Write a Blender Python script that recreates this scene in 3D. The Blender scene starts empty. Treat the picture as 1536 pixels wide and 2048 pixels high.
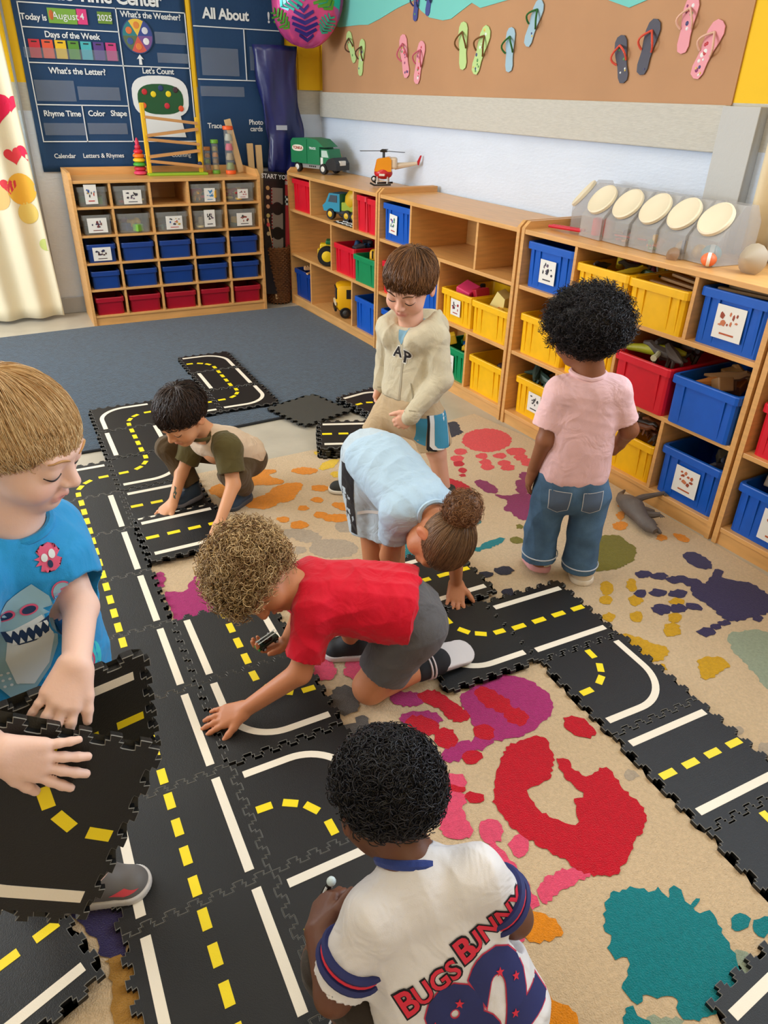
import bpy, bmesh, math, random
import numpy as np
from mathutils import Vector, Matrix, Quaternion
from mathutils.bvhtree import BVHTree
SC = bpy.context.scene
COL = SC.collection
PI = math.pi
T = 0.305                      # side of one foam road mat

# ---------------------------------------------------------------- camera
cam_d = bpy.data.cameras.new('camera')
cam = bpy.data.objects.new('camera', cam_d)
COL.objects.link(cam)
_yaw, _pit, _rol = math.radians(27.8661), math.radians(30.3245), math.radians(1.6309)
_fw = Vector((math.sin(_yaw), math.cos(_yaw), 0)); _rt = Vector((math.cos(_yaw), -math.sin(_yaw), 0)); _z = Vector((0, 0, 1))
_F = _fw*math.cos(_pit) - _z*math.sin(_pit); _U = _fw*math.sin(_pit) + _z*math.cos(_pit)
_R = _rt*math.cos(_rol) + _U*math.sin(_rol); _U2 = -_rt*math.sin(_rol) + _U*math.cos(_rol)
cam.matrix_world = Matrix(((_R.x, _U2.x, -_F.x, 0.0650), (_R.y, _U2.y, -_F.y, -2.7434), (_R.z, _U2.z, -_F.z, 1.4437), (0, 0, 0, 1)))
cam_d.sensor_fit = 'VERTICAL'; cam_d.sensor_height = 24.0
cam_d.lens = 1436.0959/2048*24.0
cam_d.clip_start = 0.02
SC.camera = cam

# ---------------------------------------------------------------- world, light, exposure
w = bpy.data.worlds.new('world'); SC.world = w; w.use_nodes = True
w.node_tree.nodes['Background'].inputs[0].default_value = (0.75, 0.87, 1.0, 1)
w.node_tree.nodes['Background'].inputs[1].default_value = 1.0
SC.view_settings.view_transform = 'Standard'; SC.view_settings.look = 'None'
SC.view_settings.gamma = 1.0; SC.view_settings.use_curve_mapping = False
SC.view_settings.exposure = 0.30
SC.cycles.max_bounces = 6; SC.cycles.diffuse_bounces = 3; SC.cycles.glossy_bounces = 2; SC.cycles.transmission_bounces = 3; SC.cycles.transparent_max_bounces = 12
SC.cycles.adaptive_threshold = 0.025; SC.cycles.caustics_reflective = False; SC.cycles.caustics_refractive = False

def area(name, loc, rot, sx, sy, power, color):
    d = bpy.data.lights.new(name, 'AREA'); d.shape = 'RECTANGLE'; d.size = sx; d.size_y = sy
    d.energy = power; d.color = color
    o = bpy.data.objects.new(name, d); COL.objects.link(o); o.location = loc; o.rotation_euler = rot
    return o
# daylight entering by the curtained window of the back wall and by the windows of the right and left walls
area('daylight_back', (-0.78, 2.86, 1.62), (math.radians(-62), 0, 0), 1.9, 1.3, 42, (0.74, 0.87, 1.0))
area('daylight_right', (2.60, -1.90, 1.72), (0, math.radians(66), math.radians(3)), 1.3, 1.7, 36, (0.74, 0.87, 1.0))
area('daylight_left', (-2.48, 1.1, 1.66), (0, math.radians(-84), 0), 1.25, 1.7, 85, (0.86, 0.93, 1.0))

# ---------------------------------------------------------------- materials
def lin(c):
    return tuple((x/12.92 if x <= .04045 else ((x+.055)/1.055)**2.4) for x in c)
def rgb(r, g, b): return lin((r/255, g/255, b/255))
MATS = {}
def mat(name, col, rough=.5, bump=0, bscale=200, var=0, vscale=8, metal=0, spec=.5, alpha=None, trans=0, sss=0, sheen=0, stretch=None, coat=0, emit=0, wrinkle=0):
    if name in MATS: return MATS[name]
    m = bpy.data.materials.new(name); m.use_nodes = True; MATS[name] = m
    nt = m.node_tree; b = nt.nodes['Principled BSDF']
    b.inputs['Base Color'].default_value = (*col, 1); b.inputs['Roughness'].default_value = rough
    b.inputs['Metallic'].default_value = metal; b.inputs['Specular IOR Level'].default_value = spec
    if coat: b.inputs['Coat Weight'].default_value = coat; b.inputs['Coat Roughness'].default_value = .15
    if sheen: b.inputs['Sheen Weight'].default_value = sheen
    if trans: b.inputs['Transmission Weight'].default_value = trans
    if alpha is not None: b.inputs['Alpha'].default_value = alpha
    if sss: b.inputs['Subsurface Weight'].default_value = sss; b.inputs['Subsurface Radius'].default_value = (.012, .005, .003); b.inputs['Subsurface Scale'].default_value = 1.0
    if bump or var:
        tc = nt.nodes.new('ShaderNodeTexCoord'); src = tc.outputs['Object']
        if stretch:
            mp = nt.nodes.new('ShaderNodeMapping'); mp.inputs['Scale'].default_value = stretch
            nt.links.new(src, mp.inputs['Vector']); src = mp.outputs['Vector']
        if bump:
            n = nt.nodes.new('ShaderNodeTexNoise'); n.inputs['Scale'].default_value = bscale; n.inputs['Detail'].default_value = 3
            nt.links.new(src, n.inputs['Vector'])
            bp = nt.nodes.new('ShaderNodeBump'); bp.inputs['Strength'].default_value = bump; bp.inputs['Distance'].default_value = .004
            nt.links.new(n.outputs['Fac'], bp.inputs['Height']); nt.links.new(bp.outputs['Normal'], b.inputs['Normal'])
            if wrinkle:      # soft creases of worn cloth
                n2 = nt.nodes.new('ShaderNodeTexNoise'); n2.inputs['Scale'].default_value = 13; n2.inputs['Detail'].default_value = 2; n2.inputs['Distortion'].default_value = 1.6
                nt.links.new(src, n2.inputs['Vector']); b2 = nt.nodes.new('ShaderNodeBump'); b2.inputs['Strength'].default_value = wrinkle; b2.inputs['Distance'].default_value = .03
                nt.links.new(n2.outputs['Fac'], b2.inputs['Height']); nt.links.new(b2.outputs['Normal'], bp.inputs['Normal'])
        if var:
            n = nt.nodes.new('ShaderNodeTexNoise'); n.inputs['Scale'].default_value = vscale; n.inputs['Detail'].default_value = 4
            nt.links.new(src, n.inputs['Vector'])
            r = nt.nodes.new('ShaderNodeValToRGB')
            r.color_ramp.elements[0].position = .3; r.color_ramp.elements[1].position = .7
            r.color_ramp.elements[0].color = (*[max(0, c*(1-var)) for c in col], 1)
            r.color_ramp.elements[1].color = (*[min(1, c*(1+var)) for c in col], 1)
            nt.links.new(n.outputs['Fac'], r.inputs['Fac']); nt.links.new(r.outputs['Color'], b.inputs['Base Color'])
    return m
def plast(name, r, g, b, rough=.38): return mat(name, rgb(r, g, b), rough, var=.05, vscale=20)
def clear_mat(name, tint, opac=.25, rough=.12):
    if name in MATS: return MATS[name]
    m = bpy.data.materials.new(name); m.use_nodes = True; MATS[name] = m
    nt = m.node_tree; b = nt.nodes['Principled BSDF']; out = nt.nodes['Material Output']
    b.inputs['Base Color'].default_value = (*tint, 1); b.inputs['Roughness'].default_value = rough
    tr = nt.nodes.new('ShaderNodeBsdfTransparent'); tr.inputs[0].default_value = (*[.6+.4*t for t in tint], 1)
    mx = nt.nodes.new('ShaderNodeMixShader'); mx.inputs[0].default_value = opac
    nt.links.new(tr.outputs[0], mx.inputs[1]); nt.links.new(b.outputs[0], mx.inputs[2]); nt.links.new(mx.outputs[0], out.inputs[0])
    return m

# ---------------------------------------------------------------- mesh helpers
def link(o, parent=None):
    COL.objects.link(o)
    if parent: o.parent = parent
    return o
def meshobj(name, verts, faces, m, parent=None, smooth=False, mats=None, fm=None):
    me = bpy.data.meshes.new(name); me.from_pydata([tuple(v) for v in verts], [], [tuple(f) for f in faces]); me.update()
    for x in (mats or [m]): me.materials.append(x)
    if fm: me.polygons.foreach_set('material_index', fm)
    if smooth: me.polygons.foreach_set('use_smooth', [True]*len(me.polygons))
    return link(bpy.data.objects.new(name, me), parent)
def bmobj(name, bm, m, parent=None, smooth=False, mats=None):
    me = bpy.data.meshes.new(name); bm.to_mesh(me); bm.free()
    for x in (mats or [m]): me.materials.append(x)
    if smooth:
        me.polygons.foreach_set('use_smooth', [True]*len(me.polygons))
    return link(bpy.data.objects.new(name, me), parent)
def thing(name, label, cat, loc=(0, 0, 0), rz=0, group=None, rot=None):
    o = bpy.data.objects.new(name, None); COL.objects.link(o); o.location = loc
    o.rotation_euler = rot if rot else (0, 0, rz); o.empty_display_size = .05
    tag(o, label, cat, group); return o
def tag(o, label, cat=None, group=None):
    o['label'] = label
    if cat: o['category'] = cat
    if group: o['group'] = group
    return o
def struct(o): o['kind'] = 'structure'; return o
def stuff(o): o['kind'] = 'stuff'; return o

class MB:
    """collects shapes into one mesh"""
    def __init__(s): s.v = []; s.f = []; s.m = []; s.cur = 0
    def add(s, vs, fs):
        n = len(s.v); s.v += [tuple(v) for v in vs]; s.f += [tuple(i+n for i in f) for f in fs]; s.m += [s.cur]*len(fs); return s
    def box(s, x0, x1, y0, y1, z0, z1, b=0.0, M=None):
        if b:
            b = min(b, (x1-x0)*.45, (y1-y0)*.45, (z1-z0)*.45)
            bm = bmesh.new(); bmesh.ops.create_cube(bm, size=1)
            bmesh.ops.scale(bm, vec=(x1-x0, y1-y0, z1-z0), verts=bm.verts)
            bmesh.ops.translate(bm, vec=((x0+x1)/2, (y0+y1)/2, (z0+z1)/2), verts=bm.verts)
            bmesh.ops.bevel(bm, geom=bm.edges[:], offset=b, segments=2, affect='EDGES', profile=.5)
            bm.verts.index_update()
            vs = [v.co.copy() for v in bm.verts]; fs = [[v.index for v in f.verts] for f in bm.faces]; bm.free()
        else:
            vs = [Vector(p) for p in ((x0,y0,z0),(x1,y0,z0),(x1,y1,z0),(x0,y1,z0),(x0,y0,z1),(x1,y0,z1),(x1,y1,z1),(x0,y1,z1))]
            fs = [(0,3,2,1),(4,5,6,7),(0,1,5,4),(1,2,6,5),(2,3,7,6),(3,0,4,7)]
        if M is not None: vs = [M @ v for v in vs]
        return s.add(vs, fs)
    def prism(s, poly, z0, z1, M=None, axis='z'):
        n = len(poly)
        if axis == 'z': vs = [Vector((x, y, z0)) for x, y in poly]+[Vector((x, y, z1)) for x, y in poly]
        elif axis == 'y': vs = [Vector((x, z0, y)) for x, y in poly]+[Vector((x, z1, y)) for x, y in poly]
        else: vs = [Vector((z0, x, y)) for x, y in poly]+[Vector((z1, x, y)) for x, y in poly]
        if M is not None: vs = [M @ v for v in vs]
        fs = [tuple(range(n-1, -1, -1)), tuple(range(n, 2*n))]+[(i, (i+1) % n, n+(i+1) % n, n+i) for i in range(n)]
        return s.add(vs, fs)
    def lathe(s, prof, n=20, M=None, cap=True, a0=0, a1=2*PI):
        full = abs(a1-a0-2*PI) < 1e-6; k = n if full else n+1
        vs = []
        for r, z in prof:
            for i in range(k):
                a = a0+(a1-a0)*i/n; vs.append(Vector((r*math.cos(a), r*math.sin(a), z)))
        fs = []
        for j in range(len(prof)-1):
            for i in range(n):
                i2 = (i+1) % k
                fs.append((j*k+i, j*k+i2, (j+1)*k+i2, (j+1)*k+i))
        if cap and full:
            if prof[0][0] > 1e-5: fs.append(tuple(range(k-1, -1, -1)))
            if prof[-1][0] > 1e-5: fs.append(tuple((len(prof)-1)*k+i for i in range(k)))
        if M is not None: vs = [M @ v for v in vs]
        return s.add(vs, fs)
    def tube(s, pts, r, n=8, closed=False, M=None, flat=1.0):
        P = [Vector(p) for p in pts]; N = len(P)
        rs = r if isinstance(r, (list, tuple)) else [r]*N
        vs = []; up = Vector((0, 0, 1)); prev = None
        for i, p in enumerate(P):
            if closed: t = P[(i+1) % N]-P[i-1]
            else: t = P[min(i+1, N-1)]-P[max(i-1, 0)]
            if t.length < 1e-9: t = Vector((0, 0, 1))
            t.normalize()
            if prev is None:
                a = up if abs(t.dot(up)) < .9 else Vector((1, 0, 0)); u = a.cross(t).normalized()
            else:
                u = prev-t*prev.dot(t)
                if u.length < 1e-6: u = t.orthogonal()
                u.normalize()
            prev = u; v = t.cross(u)
            for k in range(n):
                a = 2*PI*k/n; vs.append(p+(u*math.cos(a)+v*math.sin(a)*flat)*rs[i])
        fs = []
        for i in range(N if closed else N-1):
            j = (i+1) % N
            for k in range(n):
                k2 = (k+1) % n; fs.append((i*n+k, i*n+k2, j*n+k2, j*n+k))
        if not closed: fs += [tuple(range(n-1, -1, -1)), tuple((N-1)*n+k for k in range(n))]
        if M is not None: vs = [M @ v for v in vs]
        return s.add(vs, fs)
    def sphere(s, c, r, n=14, m=8, M=None):
        rx, ry, rz = (r, r, r) if not isinstance(r, (tuple, list)) else r
        prof = [(math.sin(PI*j/m), -math.cos(PI*j/m)) for j in range(m+1)]
        prof[0] = (1e-6, -1); prof[-1] = (1e-6, 1)
        MM = Matrix.Translation(c) @ Matrix.Diagonal((rx, ry, rz, 1))
        if M is not None: MM = M @ MM
        return s.lathe(prof, n, MM, cap=False)
    def build(s, name, m, parent=None, smooth=False, mats=None):
        me = bpy.data.meshes.new(name); me.from_pydata(s.v, [], s.f); me.update()
        for x in (mats or [m]): me.materials.append(x)
        if mats: me.polygons.foreach_set('material_index', s.m)
        if smooth:
            me.polygons.foreach_set('use_smooth', [True]*len(me.polygons))
            try: me.set_sharp_from_angle(angle=math.radians(38))
            except Exception: pass
        return link(bpy.data.objects.new(name, me), parent)
def TM(x=0, y=0, z=0, rx=0, ry=0, rz=0):
    return Matrix.Translation((x, y, z)) @ Matrix.Rotation(rz, 4, 'Z') @ Matrix.Rotation(ry, 4, 'Y') @ Matrix.Rotation(rx, 4, 'X')
def one(name, mb, m, label, cat, parent=None, loc=None, rz=0, group=None, smooth=False, mats=None):
    o = mb.build(name, m, parent, smooth, mats); tag(o, label, cat, group)
    if loc is not None: o.location = loc
    if rz: o.rotation_euler = (0, 0, rz)
    return o
def copy_tree(o, parent=None):
    c = o.copy(); COL.objects.link(c); c.parent = parent
    for ch in o.children: copy_tree(ch, c)
    return c
_FN = {}
def text_mesh(s, size=1.0, bold=0.0, align='CENTER', thick=0.0, shear=0.0, spacing=1.0):
    """verts/faces of a line of lettering in the xy plane"""
    c = bpy.data.curves.new('lettering', 'FONT'); c.body = s; c.size = size; c.align_x = align; c.align_y = 'CENTER'
    c.offset = bold; c.extrude = thick; c.shear = shear; c.space_character = spacing; c.resolution_u = 3
    o = bpy.data.objects.new('lettering', c); COL.objects.link(o)
    dg = bpy.context.evaluated_depsgraph_get(); me = bpy.data.meshes.new_from_object(o.evaluated_get(dg))
    vs = [v.co.copy() for v in me.vertices]; fs = [tuple(p.vertices) for p in me.polygons]
    bpy.data.objects.remove(o); bpy.data.curves.remove(c); bpy.data.meshes.remove(me)
    return vs, fs
def text_obj(name, s, size, m, parent, M, bold=.0, align='CENTER', spacing=1.0):
    vs, fs = text_mesh(s, size, bold*size, align, spacing=spacing)
    return meshobj(name, [M @ v for v in vs], fs, m, parent)

WOOD = mat('maple_wood', rgb(222, 166, 100), .38, bump=.05, bscale=40, var=.10, vscale=5, stretch=(1.5, 1.5, 14))
WOODH = mat('maple_wood_top', rgb(222, 166, 100), .34, var=.10, vscale=5, stretch=(1.2, 14, 8))
WOODI = mat('maple_wood_back', rgb(216, 160, 94), .42, var=.08, vscale=5, stretch=(1.5, 1.5, 12))
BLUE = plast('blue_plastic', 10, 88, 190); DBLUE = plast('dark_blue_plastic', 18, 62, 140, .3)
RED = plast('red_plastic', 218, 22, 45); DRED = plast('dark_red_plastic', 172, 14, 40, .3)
YEL = plast('yellow_plastic', 250, 190, 10); GRN = plast('green_plastic', 12, 140, 85)
WHITE = mat('white_card', rgb(240, 236, 228), .6); BLACK = mat('black_plastic', rgb(22, 22, 24), .4)
CLEAR = clear_mat('clear_plastic', (.80, .82, .80), .15, .08)
def cmat(r, g, b, rough=.45): return mat('toy_%d_%d_%d' % (r, g, b), rgb(r, g, b), rough)
# ================================================================ the room
LOWER = mat('wall_pale_blue', rgb(220, 230, 246), .75, bump=.7, bscale=34, var=.03, vscale=3, stretch=(1, 1, 3))
BAND = mat('wall_grey_band', rgb(204, 200, 190), .7, bump=.5, bscale=60, var=.06, vscale=30, stretch=(1, 1, 6))
UPPER = mat('wall_yellow', rgb(250, 200, 16), .7, bump=.15, bscale=40)
CEIL = mat('ceiling_white', rgb(240, 238, 232), .9)
FLOORM = mat('floor_vinyl', rgb(186, 177, 160), .33, var=.07, vscale=9, bump=.04, bscale=60)
def strips(name, rects, y0, y1, M=None):
    mb = MB()
    for x0, x1, z0, z1, k in rects:
        mb.cur = k; mb.box(x0, x1, y0, y1, z0, z1, M=M)
    return struct(mb.build(name, None, mats=[LOWER, BAND, UPPER, CEIL]))
struct(MB().box(-2.75, 3.1, -4.45, 3.2, -.06, 0).build('floor', FLOORM))
struct(MB().box(-2.75, 3.1, -4.45, 3.2, 2.7, 2.76).build('ceiling', CEIL))
BW = 2.95
def wallcut(a0, a1, w0, w1, wz0, wz1):
    """wall a0..a1 with a window opening; lower, band and upper paint"""
    out = []
    for z0, z1, k in ((0, 1.285, 0), (1.285, 1.44, 1), (1.44, 2.7, 2)):
        out.append((a0, w0, z0, z1, k)); out.append((w1, a1, z0, z1, k))
        if z0 < wz0: out.append((w0, w1, z0, min(z1, wz0), k))
        if z1 > wz1: out.append((w0, w1, max(z0, wz1), z1, k))
    return out
strips('wall_back', wallcut(-2.7, 2.50, -1.75, .18, .95, 2.3), BW, BW+.12)
RA = math.atan2(-.99857, .05337)           # direction of the right wall and of the shelves before it
def RSM(s=0, t=0, z=0): return Matrix.Translation((2.04, 2.655, 0)) @ Matrix.Rotation(RA, 4, 'Z') @ Matrix.Translation((s, t, z))
RWT = .425
strips('wall_right', wallcut(-.42, 7.1, 3.82, 5.3, 1.02, 2.3), RWT, RWT+.12, RSM())
strips('wall_left', wallcut(-7.3, .1, -6.35, -4.55, .95, 2.3), -.12, 0, TM(-2.6, -4.35, 0, rz=-PI/2))
strips('wall_front', [(-2.7, 3.0, z0, z1, k) for z0, z1, k in ((0, 1.285, 0), (1.285, 1.44, 1), (1.44, 2.7, 2))], -4.45, -4.33)
def window(name, M, w0, w1, z0, z1):
    t = bpy.data.objects.new(name, None); COL.objects.link(t); t.matrix_world = M; struct(t)
    fr = mat('window_frame_white', rgb(235, 235, 232), .4)
    mb = MB(); b = .05
    mb.box(w0, w1, .03, .09, z0, z0+b); mb.box(w0, w1, .03, .09, z1-b, z1); mb.box(w0, w0+b, .03, .09, z0+b, z1-b); mb.box(w1-b, w1, .03, .09, z0+b, z1-b)
    mb.box((w0+w1)/2-.025, (w0+w1)/2+.025, .03, .09, z0+b, z1-b)
    mb.build('window_frame', fr, t)
    g = clear_mat('window_glass', (.9, .95, 1), .06, .02)
    for a, c in ((w0+b, (w0+w1)/2-.025), ((w0+w1)/2+.025, w1-b)):
        MB().box(a, c, .055, .061, z0+b, z1-b).build('pane', g, t)
    MB().box(w0-.03, w1+.03, -.06, .03, z0-.03, z0).build('window_sill', fr, t)
window('window_1', TM(0, BW, 0), -1.75, .18, .95, 2.3)
window('window_3', TM(-2.6, 0, 0, rz=PI/2), .2, 2.0, .95, 2.3)
window('window_2', RSM(0, RWT), 3.82, 5.3, 1.02, 2.3)
# grey rail board under the paper display, wall pilaster and baseboards
def rs_obj(name, mb, m, parent=None, **k):
    o = mb.build(name, m, parent, **k)
    if parent is None: o.matrix_world = RSM()
    return o
struct(rs_obj('trim_1', MB().box(-.235, 3.26, RWT-.035, RWT, 1.272, 1.432, .004), BAND))
struct(MB().box(2.27, 2.435, BW-.012, BW, 1.44, 2.7).build('trim_2', UPPER))
struct(rs_obj('trim_3', MB().box(3.26, 3.42, RWT-.05, RWT, 0, 1.43, .003), mat('pilaster_grey', rgb(198, 198, 196), .7, bump=.3, bscale=60)))
struct(MB().box(-2.6, 2.42, BW-.018, BW, 0, .11, .004).build('baseboard_back', mat('baseboard_grey', rgb(176, 180, 186), .6)))
struct(rs_obj('baseboard_right', MB().box(-.28, 6.9, RWT-.018, RWT, 0, .11, .004), MATS['baseboard_grey']))
struct(MB().box(.385, .40, BW-.02, BW, .11, 2.7, .002).build('trim_4', mat('conduit_grey', rgb(150, 152, 158), .6)))
# ceiling lamps: long fluorescent troffers
def ceiling_light(x, y, lab):
    t = thing('ceiling_light', lab, 'lamp', (x, y, 2.7), group='fluorescent ceiling lamps')
    MB().box(-.62, .62, -.16, .16, -.06, 0, .01).build('housing', mat('lamp_housing', rgb(240, 240, 240), .4), t)
    m = bpy.data.materials.get('lamp_tube')
    if not m:
        m = bpy.data.materials.new('lamp_tube'); m.use_nodes = True
        b = m.node_tree.nodes['Principled BSDF']; b.inputs['Emission Color'].default_value = (1, .93, .8, 1); b.inputs['Emission Strength'].default_value = 3
    for dy in (-.07, .07):
        MB().tube([(-.58, dy, -.075), (.58, dy, -.075)], .014, 8).build('tube', m, t)
    a = area('lamp_glow', (x, y, 2.61), (0, 0, 0), 1.2, .3, LAMP_W, (1, .86, .66))
    return t
LAMP_W = 7.5
for x, y, lab in ((-.9, 1.4, 'white fluorescent ceiling lamp near the curtained back window'), (1.1, 1.2, 'white fluorescent ceiling lamp above the blue carpet'),
                  (-.9, -1.2, 'white fluorescent ceiling lamp by the left wall'), (1.1, -1.2, 'white fluorescent ceiling lamp above the handprint rug'),
                  (.1, -3.4, 'white fluorescent ceiling lamp over the near end of the room')):
    ceiling_light(x, y, lab)

# ---------------------------------------------------------------- carpet
def carpet_mat(name, col, var, bs=420, b=.9, vs=60):
    m = mat(name, col, .95, bump=b, bscale=bs, var=var, vscale=vs, spec=.1, sheen=.3)
    return m
CARP = carpet_mat('blue_carpet_pile', rgb(35, 56, 73), .38, 150, 1.0, 45)
cp = thing('carpet', 'dark blue low-pile carpet before the cubby shelf', 'carpet')
def gridpatch(poly, z0, z1): return MB().prism(poly, z0, z1)
gridpatch([(-2.3, .47), (-.12, .475), (.93, .47), (1.71, .53), (2.10, .54), (2.17, .62), (2.045, 2.50), (.56, 2.495), (-.1, 2.45), (-2.3, 2.4)], 0, .009).build('pile', CARP, cp)
mb = MB(); mb.tube([(-2.3, .47, .006), (.93, .47, .006), (1.71, .53, .006), (2.10, .54, .006)], .007, 6); mb.build('bound_edge', mat('carpet_binding', rgb(28, 32, 38), .8), cp)
# ================================================================ shelves
def cubby():
    t = thing('cubby_shelf', 'light maple cubby shelf of twenty-five compartments under the wall charts', 'shelf', (.555, 2.511, 0))
    W, D, H = 1.24, .40, .915; p = .018
    for x in (0, W-p):   # side panels, higher than the top, sloped at the front
        MB().prism([(0, 0), (D, 0), (D, H+.045), (.05, H+.045), (0, H+.008)], x, x+p, axis='x').build('side_panel', WOOD, t)
    MB().box(p, W-p, .004, D, H-p, H, .002).build('top_board', WOODH, t)
    MB().box(p, W-p, D-.008, D, .07, H-p).build('back_panel', WOODI, t)
    MB().box(p, W-p, D-.02, D, H, H+.045).build('back_rail', WOODH, t)
    rows = [.062, .236, .408, .581, .752]
    for z in rows: MB().box(p, W-p, .004, D-.008, z-.007, z+.007, .0015).build('shelf_board', WOODH, t)
    MB().box(p, W-p, .010, .026, 0, .055).build('kick_board', WOODH, t)
    for x in (.238, .487, .738, .986): MB().box(x-.007, x+.007, .006, D-.008, .069, H-p, .0015).build('divider', WOOD, t)
    return t
cubby()
CX = [.018, .238, .487, .738, .986, 1.222]; CZ = [.069, .243, .415, .588, .759]

def shelf_unit(s0, s1, rows, label, lip=.032):
    t = thing('storage_shelf', label, 'shelf', group='low maple storage shelves'); t.matrix_world = RSM(s0, 0, 0)
    W, D, H = s1-s0, .40, .93; p = .02
    for x in (0, W-p):
        MB().prism([(0, 0), (D, 0), (D, H+lip), (.03, H+lip), (0, H+.004)], x, x+p, axis='x').build('side_panel', WOOD, t)
    MB().box(p, W-p, .002, D, H-p, H, .002).build('top_board', WOODH, t)
    MB().box(p, W-p, D-.008, D, .07, H-p).build('back_panel', WOODI, t)
    for z in (.062, .370, .680): MB().box(p, W-p, .003, D-.008, z-.009, z+.009, .0015).build('shelf_board', WOODH, t)
    MB().box(p, W-p, .008, .026, 0, .053).build('kick_board', WOODH, t)
    for k, xs in enumerate(rows):
        z0, z1 = ((.689, H-p), (.379, .671), (.071, .361))[k]
        for x in xs: MB().box(x-s0-.008, x-s0+.008, .004, D-.008, z0, z1, .0015).build('divider', WOOD, t)
    return t
shelf_unit(.02, 1.335, ((.392, 1.025), (.708,), (.370, 1.008)), 'low maple storage shelf nearest the corner, with the green truck on top')
shelf_unit(1.345, 2.632, ((1.70, 2.312), (2.005,), (1.68, 2.298)), 'low maple storage shelf with a bare top between two other shelves')
shelf_unit(2.645, 3.922, ((2.995, 3.602), (3.30,), (2.99, 3.60)), 'low maple storage shelf with the clear jars on top')
shelf_unit(3.935, 5.22, ((4.28, 4.90), (4.58,), (4.28, 4.89)), 'low maple storage shelf cut off by the right picture edge')

# ================================================================ bins
def rrect(w, d, r, x0=0, y0=0):
    """rounded rectangle loop, centre at (x0,y0)"""
    out = []
    for cx, cy, a in ((w/2-r, -d/2+r, -PI/2), (w/2-r, d/2-r, 0), (-w/2+r, d/2-r, PI/2), (-w/2+r, -d/2+r, PI)):
        for k in range(3): out.append((x0+cx+r*math.cos(a+k*PI/4), y0+cy+r*math.sin(a+k*PI/4)))
    return out
BINC = {}
def bin_mesh(w, d, h, rim, ribs, name):
    mb = MB(); tp = .93
    loops = []
    def L(ww, dd, z, r=.016): loops.append([(x, y, z) for x, y in rrect(ww, dd, r)])
    L(w*tp, d*tp, 0); L(w-2*rim, d-2*rim, h-.03); L(w, d, h-.03); L(w, d, h-.004); L(w-.004, d-.004, h); L(w-2*rim-.006, d-2*rim-.006, h)
    L(w*tp-.010, d*tp-.010, .006)
    n = 12; vs = [v for l in loops for v in l]; fs = [tuple(range(n-1, -1, -1))]
    for j in range(len(loops)-1):
        for i in range(n): fs.append((j*n+i, j*n+(i+1) % n, (j+1)*n+(i+1) % n, (j+1)*n+i))
    fs.append(tuple((len(loops)-1)*n+i for i in range(n)))
    mb.add(vs, fs)
    if ribs:
        for sx in (-1, 1):
            for k in ((.30,) if ribs == 1 else (.22, .36)):
                x = sx*w*k
                mb.add([(x-.006, -d*tp/2-.001, .012), (x+.006, -d*tp/2-.001, .012), (x+.006, -(d/2-rim)-.007, h-.028), (x-.006, -(d/2-rim)-.007, h-.028),
                        (x-.006, -d*tp/2+.01, .012), (x+.006, -d*tp/2+.01, .012), (x+.006, -(d/2-rim)+.006, h-.028), (x-.006, -(d/2-rim)+.006, h-.028)],
                       [(0,1,2,3), (0,4,5,1), (0,3,7,4), (1,5,6,2), (3,2,6,7)])
    return mb
def make_bin(M, w, d, h, m, label, cat='bin', name='storage_bin', group=None, card=None, rim=.010, ribs=2, seed=0):
    """M places the bin: local x width centre, y=0 front, z=0 base"""
    o = bin_mesh(w, d, h, rim, ribs, name).build(name, m)
    o.matrix_world = M @ TM(0, d/2, 0); tag(o, label, cat, group)
    if card:
        cw, ch, cx, cz, tilt, style = card
        tp = .93
        sl = math.atan2((d/2-rim)-d*tp/2, h-.03)
        y = -(d*tp/2+((d/2-rim)-d*tp/2)*cz/h)-.009
        c = MB().box(-cw/2, cw/2, -.0012, 0, -ch/2, ch/2).build('label_card', WHITE, o)
        c.matrix_basis = TM(cx, y, cz, rx=sl) @ Matrix.Rotation(tilt, 4, 'Y')
        R = random.Random(seed); mb = MB(); mats = [cmat(*q) for q in style]
        for k in range(11 if len(style) > 1 else 16):
            mb.cur = R.randrange(len(style))
            x = R.uniform(-.30, .30)*cw; z = R.uniform(-.12, .32)*ch; a = R.uniform(.03, .09)*cw; b = R.uniform(.03, .10)*ch
            mb.prism([(x-a, z-b*.6), (x+a*.4, z-b), (x+a, z+b*.3), (x+a*.1, z+b), (x-a*.8, z+b*.5)], -.0020-.0001*k, -.0012, axis='y')
        mb.cur = 0
        mb.box(-.25*cw, .25*cw, -.002, -.0012, -.36*ch, -.31*ch)
        stuff(mb.build('picture', None, c, mats=mats))
    return o
ORG = [(190, 90, 50), (205, 120, 80), (160, 70, 45)]; MIX = [(190, 40, 40), (50, 90, 160), (60, 60, 60), (200, 160, 40)]
GRY = [(60, 58, 70), (110, 90, 110), (40, 40, 44)]; RB = [(170, 30, 40), (70, 60, 70), (200, 120, 120)]; FAR = [(190, 60, 40), (60, 140, 90), (60, 80, 160)]
def sbin(s0, s1, zb, h, m, label, t=.012, card=None, seed=0, name='storage_bin', d=.36, ribs=2, yaw=0, group=None):
    return make_bin(RSM((s0+s1)/2, t, zb) @ Matrix.Rotation(yaw, 4, 'Z'), s1-s0, d, h, m, label, card=card, seed=seed, name=name, ribs=ribs, group=group)
R1, R2, R3 = .689, .379, .071
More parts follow.
